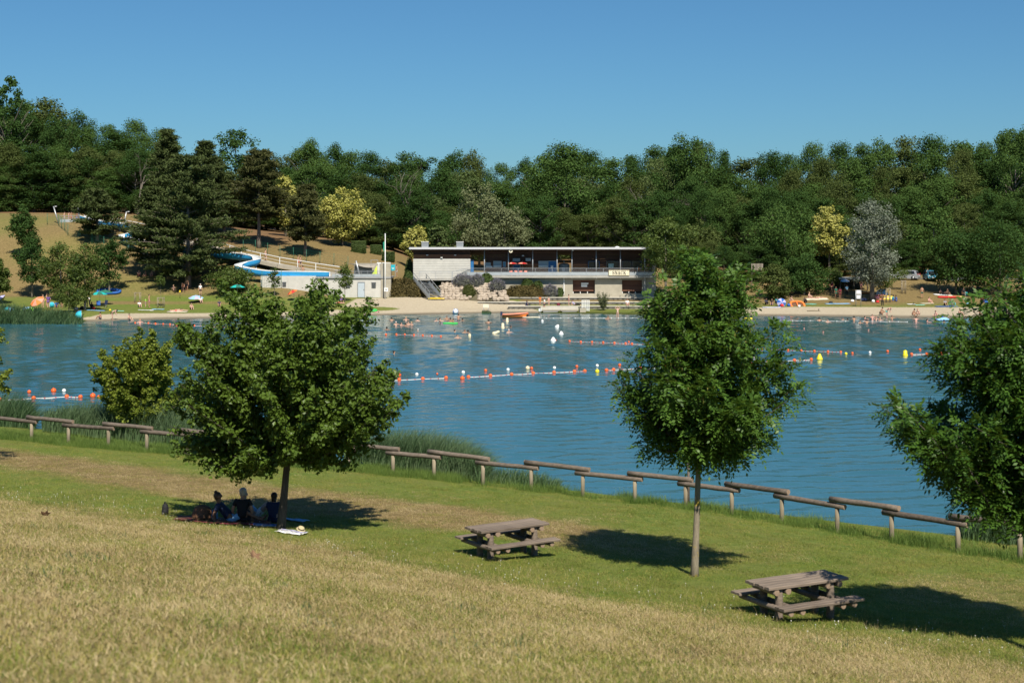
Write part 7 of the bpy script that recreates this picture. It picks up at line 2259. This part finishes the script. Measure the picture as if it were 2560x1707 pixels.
ball_thing(1138, 786, 'white and blue inflatable pod lying at the waterline', .38, 'white', 'blue', 'inflatable_pod', None, 'inflatable')
def motor_boat():
    p = onwater(1288, 794, 0.0)
    t = thing('rescue_boat', 'orange open boat with outboard motor moored at the shore', 'boat', p, R(4))
    n, m = 12, 7; vs = []
    for i in range(n + 1):
        u = i / n; x = -1.65 + 3.3 * u
        wd_ = .68 * (1 - max(0, (u - .55) / .45) ** 2.2 * .9); fb = .42 + .20 * u ** 2
        for j in range(m):
            a = -1 + 2 * j / (m - 1)
            vs.append((x + (.25 * (1 - abs(a)) if i == n else 0), wd_ * math.copysign(abs(a) ** .7, a), fb - (fb + .12) * (1 - abs(a) ** 2.2)))
    fs = [(i * m + j, i * m + j + 1, (i + 1) * m + j + 1, (i + 1) * m + j) for i in range(n) for j in range(m - 1)]
    fs.append(tuple(range(m)))
    o = MB().add(vs, fs, True).build('hull', cloth('orange'), t)
    md = o.modifiers.new('thick', 'SOLIDIFY'); md.thickness = .06
    for s_ in (0, m - 1): MB().tube([vs[i * m + s_] for i in range(n + 1)], .06, 6).build('gunwale', cloth('coral'), t)
    for x in (-.8, .3): MB().box((x, 0, .3), (.3, 1.1, .05)).build('thwart', cloth('cream'), t)
    MB().box((-1.75, 0, .55), (.3, .28, .42), taper=.8).build('motor_cowl', cloth('navy'), t)
    MB().tube([(-1.78, 0, .4), (-1.85, 0, -.4)], .06, 7).build('motor_leg', BLACK, t)
    MB().tube([(-1.6, 0, .62), (-1.2, .05, .68)], .025, 6).build('tiller', BLACK, t)
    MB().box((1.55, 0, .2), (.25, .9, .5)).build('bow_fender', BLACK, t)
    p = onwater(1328, 795)
    t = thing('paddle_board', 'pale board floating behind the orange boat', 'board', (p.x, p.y + .6, .02), R(-6))
    MB().lathe([(.05, 0), (.9, 0), (1, .05), (.9, .10), (.05, .10)], (0, 0, 0), 18, 1.2, .38).build('deck', cloth('cream'), t)
    MB().box((-.3, 0, .11), (.7, .4, .012)).build('grip_pad', cloth('grey'), t)
motor_boat()
# right-hand beach gear
parasol(1953, 766, 'round blue parasol lying open in the tree shade', 'lilac', 'blue', .75, .9, (R(75), 0))
bag(1955, 767, 'red bag next to the round blue parasol', 'red', .5, .4, .4)
towel(1930, 769, .9, 2.6, .05, 'white towel spread before the people in the shade', 'white', 'lilac')
bag(1972, 766, 'blue and white bag left of the orange dinghy', 'blue', .5, .4, .4)
def bucket(px, py, label, colr):
    t = thing('bucket', label, 'bucket', G(px, py))
    MB().lathe([(.14, 0), (.19, .34), (.175, .34), (.13, .04)], (0, 0, 0), 14).build('pail', cloth(colr), t)
    MB().tube([(-.18, 0, .33), (-.1, 0, .46), (.1, 0, .46), (.18, 0, .33)], .01, 5).build('handle', GALV, t)
bucket(1998, 769, 'white bucket in front of the orange dinghy', 'white')
towel(2027, 761, .8, 1.5, .05, 'green towel right of the orange dinghy', 'teal', 'mint')
towel(2040, 748, 1.3, 3.4, .05, 'long cream towel under the two sunbathers behind the dinghy', 'cream', None)
towel(2094, 760, 1.0, 3.4, .03, 'patterned towel row left of the notice board', 'ltblue', 'coral')
bag(2077, 759, 'black bag at the left end of the patterned towels', 'black', .6, .3, .4)
bag(2131, 755, 'white and blue bag left of the notice board', 'white', .5, .35, .4)
bag(2160, 753, 'dark bag right behind the notice board', 'navy', .9, .45, .5)
bag(2183, 756, 'white bag at the foot of the silvery tree', 'white', .45, .4, .35)
bag(2194, 757, 'red bag right of the silvery tree foot', 'red', .5, .35, .35)
dinghy(2201, 746, 'coral pink dinghy near the staked young tree', 'coral', 'pink', 1.0, .6, .1, R(25), None, .16)
dinghy(2217, 747, 'yellow dinghy beside the coral pink one', 'yellow', 'cream', .9, .5, 0, R(20), None, .14)
pop_tent(2205, 738, 'white patterned shade tent by the silvery tree', 'white', 'ltblue', 1.0, 1.1, R(160))
parasol(2112, 731, 'pale blue parasol open under the shelter', 'ltblue', 'white', .8, 1.9, (R(10), 0))
dinghy(2160, 734, 'flat orange mat behind the notice board', 'orange', 'yellow', 1.0, .35, .05, 0, None, .1, 'inflatable_mat')
towel(2278, 761, .7, 1.1, .05, 'white towel on the grass below the boy in green shorts', 'white', None)
bag(2284, 761, 'small black bag on the white towel', 'black', .25, .2, .2)
towel(2300, 763, .6, 1.3, .02, 'mint green towel right of the white one', 'mint', None)
towel(2317, 759, .7, 1.8, .1, 'pale yellow towel under the woman in purple', 'cream', None)
towel(2357, 738, 1.0, 2.6, .02, 'white towel under the women on the slope', 'white', 'pink')
dinghy(2372, 745, 'long crimson inflatable mat on the slope', 'red', 'pink', 1.5, .35, .03, 0, None, .13, 'inflatable_mat')
towel(2392, 742, .9, 2.4, .05, 'cream towel right of the crimson mat', 'cream', 'yellow')
towel(2366, 767, .9, 3.0, .04, 'blue and white towel row under the right trees', 'blue', 'white')
ball_thing(2384, 765, 'turquoise ball on the blue towels', .28, 'turq', 'ltblue')
ball_thing(2414, 740, 'turquoise beach ball in the shade of the right tree', .32, 'turq', 'white')
bag(2456, 747, 'red bag in the shade of the right tree', 'red', .6, .4, .4)
camp_chair(2468, 766, 'large blue chair in the shade of the right tree', 'blue', .2)
camp_chair(2420, 767, 'small blue chair left in the shade of the right tree', 'ltblue', -.2)
bag(2448, 726, 'dark blue bag pile high in the tree shade', 'navy', 1.0, .5, .6)
def driftwood():
    t = thing('driftwood', 'pale piece of driftwood lying on the right beach', 'driftwood', G(2036, 778))
    MB().tube([(-1, 0, .06), (-.3, .05, .10), (.4, 0, .08), (.8, .05, .05)], [.05, .08, .07, .03], 7).build('log', WPOST, t)
    MB().tube([(.55, 0, .06), (.6, 0, .35)], [.07, .05], 6).build('stub', WLOG, t)
driftwood()
def dolphin():
    p = onwater(2357, 803)
    t = thing('inflatable_dolphin', 'grey blue dolphin shaped inflatable in the shallows', 'inflatable', p, R(10))
    MB().tube([(-.9, 0, .25), (-.6, 0, .15), (-.1, 0, .2), (.4, 0, .22), (.75, 0, .14), (.98, 0, .10)], [.04, .16, .26, .25, .15, .05], 10).build('body', cloth('ltblue'), t)
    MB().prism([(-.1, .4), (.2, .42), (-.12, .68)], -.03, .03).build('fin', cloth('blue'), t)
    MB().box((-.95, 0, .3), (.2, .5, .05)).build('tail', cloth('blue'), t)
dolphin()
dinghy(0, 0, 'green inflatable mat among the swimmers', 'green', 'lime', .8, .32, 0, 0, onwater(1126, 809, -.06), .1, 'inflatable_mat')
dinghy(0, 0, 'yellow float seen at the edge of the slender tree', 'yellow', 'orange', .5, .3, 0, 0, onwater(1870, 797, -.04), .09, 'inflatable_mat')
# terrace of the snack bar: parasols, tables, chairs, tank
def snack_terrace():
    zd = 4.52
    for px, lab in ((1280, 'left one of two red parasols on the snack bar terrace'), (1306, 'right one of two red parasols on the snack bar terrace')):
        p = parasol(0, 0, lab, 'red', 'coral', .85, 2.25, (0, 0), 8, 'parasol', V3((X(px, 205.5), 205.5, zd)))
    for px, lab in ((1276, 'leftmost red plastic chair under the red parasols'), (1289, 'red plastic chair behind the left red parasol pole'), (1300, 'red plastic chair between the red parasols'), (1316, 'rightmost red plastic chair under the red parasols')):
        t = thing('plastic_chair', lab, 'chair', (X(px, 205.3), 205.3, zd), rnd.uniform(-.6, .6), 'red chairs on the snack bar terrace')
        for sx_ in (-.2, .2):
            for sy in (-.2, .2): MB().box((sx_, sy, .21), (.05, .05, .42)).build('leg', cloth('coral'), t)
        MB().box((0, 0, .44), (.46, .46, .04)).build('seat', cloth('coral'), t)
        MB().box((0, .22, .70), (.46, .05, .5)).build('backrest', cloth('coral'), t)
    for px, lab in ((1281, 'red table under the left red parasol'), (1307, 'red table under the right red parasol')):
        t = thing('terrace_table', lab, 'table', (X(px, 205.5), 205.5, zd))
        MB().lathe([(.02, 0), (.42, 0), (.43, .02), (.42, .04), (.02, .04)], (0, 0, .70), 16).build('top', cloth('red'), t)
        MB().tube([(0, 0, 0), (0, 0, .7)], .04, 7).build('leg', cloth('red'), t)
        MB().lathe([(.28, 0), (.26, .03), (.05, .05)], (0, 0, 0), 12).build('foot', cloth('red'), t)
    t = thing('dark_tank', 'grey barrel shaped kiosk standing in the terrace passage', 'kiosk', (X(1410, 207.3), 207.3, zd))
    MB().lathe([(.05, 2.0), (.55, 1.95), (.78, 1.8), (.80, 1.7), (.78, .1), (.75, 0)][::-1], (0, 0, 0), 18).build('drum', plain('tank_grey', (.16, .18, .19), .5, .1, 2), t)
    MB().box((-.1, -.79, 1.1), (.42, .05, .5)).build('panel', SHUT, t)
    MB().tube([(0, 0, 2), (0, 0, 2.3)], .04, 6).build('vent_pipe', WHITE, t)
    for px, c_, lab in ((1597, 'orange', 'orange bottle on the snack counter rail'), (1594, 'white', 'white bottle on the snack counter rail')):
        o = thing('bottle', lab, 'bottle', (X(px, 204.4), 204.4, 5.66))
        MB().lathe([(.06, 0), (.07, .2), (.03, .26), (.03, .30)], (0, 0, 0), 8).build('flask', cloth(c_), o)
        MB().lathe([(.035, .30), (.035, .34), (.01, .35)], (0, 0, 0), 8).build('cap', WHITE, o)
snack_terrace()
bag(0, 0, 'maroon bag on the lowest terrace left of the girl in pink', 'maroon', .5, .4, .4, 'bag', V3((X(1396, 197), 197, .78)))

# ------------------------------------------------------------------ buoys and float lines
ORG = plain('buoy_orange', (.80, .12, .02), .4, .08, 3)
WHB = plain('buoy_white', (.80, .79, .76), .4, .05, 3)
YEB = plain('buoy_yellow', (.80, .66, .02), .4, .05, 3)
BEI = plain('buoy_beige', (.74, .62, .40), .5, .06, 3)
ROPE = plain('rope_white', (.78, .77, .75), .7, .1, 8)
def buoy(px, py, label, mat, r_=.2, sink=.25, group=None):
    r_ *= .62
    p = onwater(px, py)
    t = thing('ball_buoy', label, 'buoy', p, 0, group)
    MB().ball((0, 0, r_ * (1 - sink * 2)), r_, 14, 8).build('float', mat, t)
    MB().lathe([(r_ * .22, 0), (r_ * .2, r_ * .22), (r_ * .1, r_ * .3)], (0, 0, r_ * (2 - sink * 2) - .03), 8).build('eye', mat, t)
    return t
def cone_buoy(px, py, label, mat, r_=.42, h=.75, tilt=0):
    t = thing('cone_buoy', label, 'buoy', onwater(px, py)); t.rotation_euler = (0, tilt, 0)
    MB().lathe([(r_ * .8, -.2), (r_, 0), (r_, .10), (r_ * .82, .18), (.10, h), (.05, h + .05)], (0, 0, 0), 18).build('cone', mat, t)
    MB().lathe([(r_ * 1.02, .02), (r_ * 1.06, .05), (r_ * 1.02, .08)], (0, 0, 0), 18).build('rim', mat, t)
def cyl_buoy(px, py, label, mat, r_=.24, h=.75, tilt=0, skirt=True):
    t = thing('cylinder_buoy', label, 'buoy', onwater(px, py)); t.rotation_euler = (0, tilt, 0)
    pr = [(r_ * 1.3, -.15), (r_ * 1.3, .08), (r_, .16), (r_ * .92, h - .02), (r_ * .7, h)] if skirt else [(r_, -.15), (r_, h - .03), (r_ * .8, h)]
    MB().lathe(pr, (0, 0, 0), 18).build('drum', mat, t)
    MB().lathe([(r_ * .3, 0), (r_ * .25, .05), (.02, .06)], (0, 0, h), 8).build('cap', mat, t)
def float_line(label, pts, r_=.17, small=2, mat=None, rope=True, rr=.022):
    """rope with round floats at the given pixels and small beads between"""
    if r_ > .1: r_ *= .70; rr *= .62
    else: r_ *= .8
    P3 = [onwater(*p) for p in pts]; base = P3[0].copy()
    t = thing('float_line', label, 'float line', base)
    for i, p in enumerate(P3):
        f = MB().ball(p - base + V3((0, 0, r_ * .35)), r_, 12, 7).build('float', mat or ORG, t)
        if i < len(P3) - 1:
            q = P3[i + 1]
            if rope: MB().tube([p - base + V3((0, 0, .03)), p.lerp(q, .5) - base + V3((0, 0, .015)), q - base + V3((0, 0, .03))], rr, 5, False).build('rope', ROPE, t)
            for k in range(small):
                MB().ball(p.lerp(q, (k + 1) / (small + 1)) - base + V3((0, 0, .03)), .04, 8, 5).build('bead', cloth('red'), t)
float_line('orange float line at the far left in front of the reeds', [(338, 808), (371, 808.6), (389, 810), (408, 811), (425, 811.6), (442, 812.4), (486, 815), (530, 818), (548, 818.6), (583, 820), (640, 822)])
float_line('short orange float line left of the red capped swimmer', [(991, 837), (1012, 837.6), (1035, 838.5), (1057, 839.6), (1080, 840.4), (1102, 842)])
float_line('orange float line running behind the slender tree to the right', [(1424, 854), (1452, 855.6), (1480, 856.2), (1508, 857), (1536, 858.3), (1564, 859.4), (1580, 860.4), (1620, 862.2), (1660, 864), (1700, 866), (1740, 867.6), (1780, 869.2), (1820, 871), (1873, 873), (1905, 874), (1938, 874.4), (1970, 876.5), (2003, 877.8), (2036, 878.8), (2070, 880), (2102, 881.4)])
float_line('thick white rope line with orange floats just right of the broad tree', [(955, 953), (998, 951), (1057, 948.5), (1115, 946)], .2, 2, None, True, .035)
float_line('longest thick white rope line with orange floats in mid lake', [(1171, 944), (1226, 940.5), (1279, 937.5), (1333, 934.5), (1385, 932.5), (1436, 930), (1462, 929)], .2, 3, None, True, .035)
float_line('thick rope line passing behind the slender tree', [(1516, 927), (1534, 925.5), (1600, 922), (1665, 919), (1730, 915.6), (1795, 912.5), (1858, 909), (1920, 905.4), (1986, 902), (2028, 900)], .2, 2, None, True, .035)
float_line('thick rope line running into the right tree', [(2279, 887), (2317, 886), (2354, 884.4), (2400, 883)], .2, 2, None, True, .035)
float_line('thick rope line with orange floats at the left edge', [(-85, 1005), (0, 1001), (84, 997), (167, 993), (201, 994)], .2, 2, None, True, .035)
float_line('line of small white floats off the terraces', [(1348 + 18 * i, 795.5 + .1 * (i % 3)) for i in range(18)], .075, 0, WHB, True, .012)
float_line('line of small white floats off the right beach', [(1960 + 22 * i, 801.5 + .25 * i) for i in range(15)], .075, 0, WHB, True, .012)
for px, py, lab, m, r_ in (
 (1042, 938, 'white ball buoy nearest the broad tree', WHB, .20), (1158, 933, 'white ball buoy above the large orange one', WHB, .21), (1270, 926, 'white ball buoy left of the pear shaped one', WHB, .20), (1386, 921.5, 'white ball buoy right of the pear shaped one', WHB, .20), (1493, 916, 'white ball buoy above the small yellow buoy', WHB, .20),
 (1319, 923, 'cream pear shaped buoy in mid lake', BEI, .27), (1093, 936, 'small faded orange buoy between two white ones', ORG, .13), (1214, 928, 'orange ball buoy below the rope line start', ORG, .19), (1329, 922.5, 'orange ball buoy touching the pear shaped one', ORG, .19), (1442, 918, 'orange ball buoy left of the yellow one', ORG, .19), (1549, 914, 'orange ball buoy at the slender tree edge', ORG, .19),
 (998, 940, 'orange ball buoy at the edge of the broad tree', ORG, .24), (1156, 949, 'large orange ball buoy at the rope line gap', ORG, .27), (1493, 931, 'yellow round buoy between two rope lines', YEB, .26), (965, 838, 'orange ball left of the short float line', ORG, .2),
 (73, 982, 'orange ball buoy left of the large one at the left', ORG, .2), (134, 980, 'large orange buoy at the left beside the white one', ORG, .28), (160, 979, 'white ball buoy at the left', WHB, .21), (232, 993, 'large orange buoy beside the small yellowish tree', ORG, .28), (247, 995, 'orange buoy half hidden in the small yellowish tree', ORG, .2), (320, 940, 'orange buoy seen through the small yellowish tree', ORG, .2),
 (2115, 886, 'small yellow ball buoy at the end of the long line', YEB, .2), (2131, 884.5, 'orange ball buoy right of the small yellow one', ORG, .18), (2175, 883, 'white ball buoy left of the yellow cylinder', WHB, .2), (2219, 880, 'orange ball buoy left of the yellow cylinder', ORG, .2), (2300, 876, 'orange ball buoy right above the yellow cylinder', ORG, .2), (2343, 875, 'white ball buoy at the edge of the right tree', WHB, .2), (1886, 897, 'white ball buoy seen through the slender tree', WHB, .2), (1572, 856, 'orange ball behind the line at the slender tree', ORG, .16), (1389, 852, 'orange ball at the foot of the large white cone', ORG, .16)):
    buoy(px, py, lab, m, r_)
cone_buoy(2049, 899, 'bright yellow cone buoy on the right', YEB, .25, .44)
cyl_buoy(2263, 889, 'bright yellow cylinder buoy with a wide base', YEB, .17, .44)
cone_buoy(1383, 853, 'largest white cone buoy in the bathing area', WHB, .27, .36)
cone_buoy(1403, 837, 'middle white cone buoy in the bathing area', WHB, .24, .33)
cone_buoy(1392, 819, 'tilted white cone buoy in the bathing area', WHB, .24, .33, R(28))
cone_buoy(1356, 805, 'smallest white cone buoy near the shore', WHB, .14, .24)
cyl_buoy(1268, 805, 'beige cylinder buoy nearest the orange boat', BEI, .15, .50)
cyl_buoy(1257, 820, 'pale cylinder buoy with a flared base', BEI, .16, .54)
cyl_buoy(1235, 834, 'beige cylinder buoy lying on its side', BEI, .15, .60, R(68))
cyl_buoy(1174, 847, 'beige cylinder buoy beside the red capped swimmer', BEI, .14, .48, 0, False)
# plane-tree leaves fallen on the slope
def dead_leaves():
    for px, py, lab, s_ in ((634, 1402, 'curled brown leaf lying on the dry slope', .17), (112, 1296, 'curled brown leaf at the far left of the slope', .14)):
        b = G(px, py); r = random.Random(int(px))
        t = thing('fallen_leaf', lab, 'leaf', b + V3((0, 0, .07)), r.uniform(0, 6))
        poly = [(0, -1), (.25, -.45), (.85, -.5), (.55, 0), (.95, .5), (.35, .45), (0, 1), (-.35, .45), (-.95, .5), (-.55, 0), (-.85, -.5), (-.25, -.45)]
        vs = [(0, 0, .0)] + [(x * s_, y * s_, .06 * abs(x) + .05 * y * y * s_ * 6 + r.uniform(0, .02)) for x, y in poly]
        o = MB().add(vs, [(0, i + 1, (i + 1) % 12 + 1) for i in range(12)]).build('blade', plain('dead_leaf', (.17, .095, .05), .8, .3, 14), t)
        o.rotation_euler = (R(35), R(20), 0)
        md = o.modifiers.new('thick', 'SOLIDIFY'); md.thickness = .004
        MB().tube([(0, -s_, 0), (.02, -s_ * 1.5, .03)], .004, 4).build('stalk', WLOG, t)
dead_leaves()

bpy.data.scenes.remove(TMP)
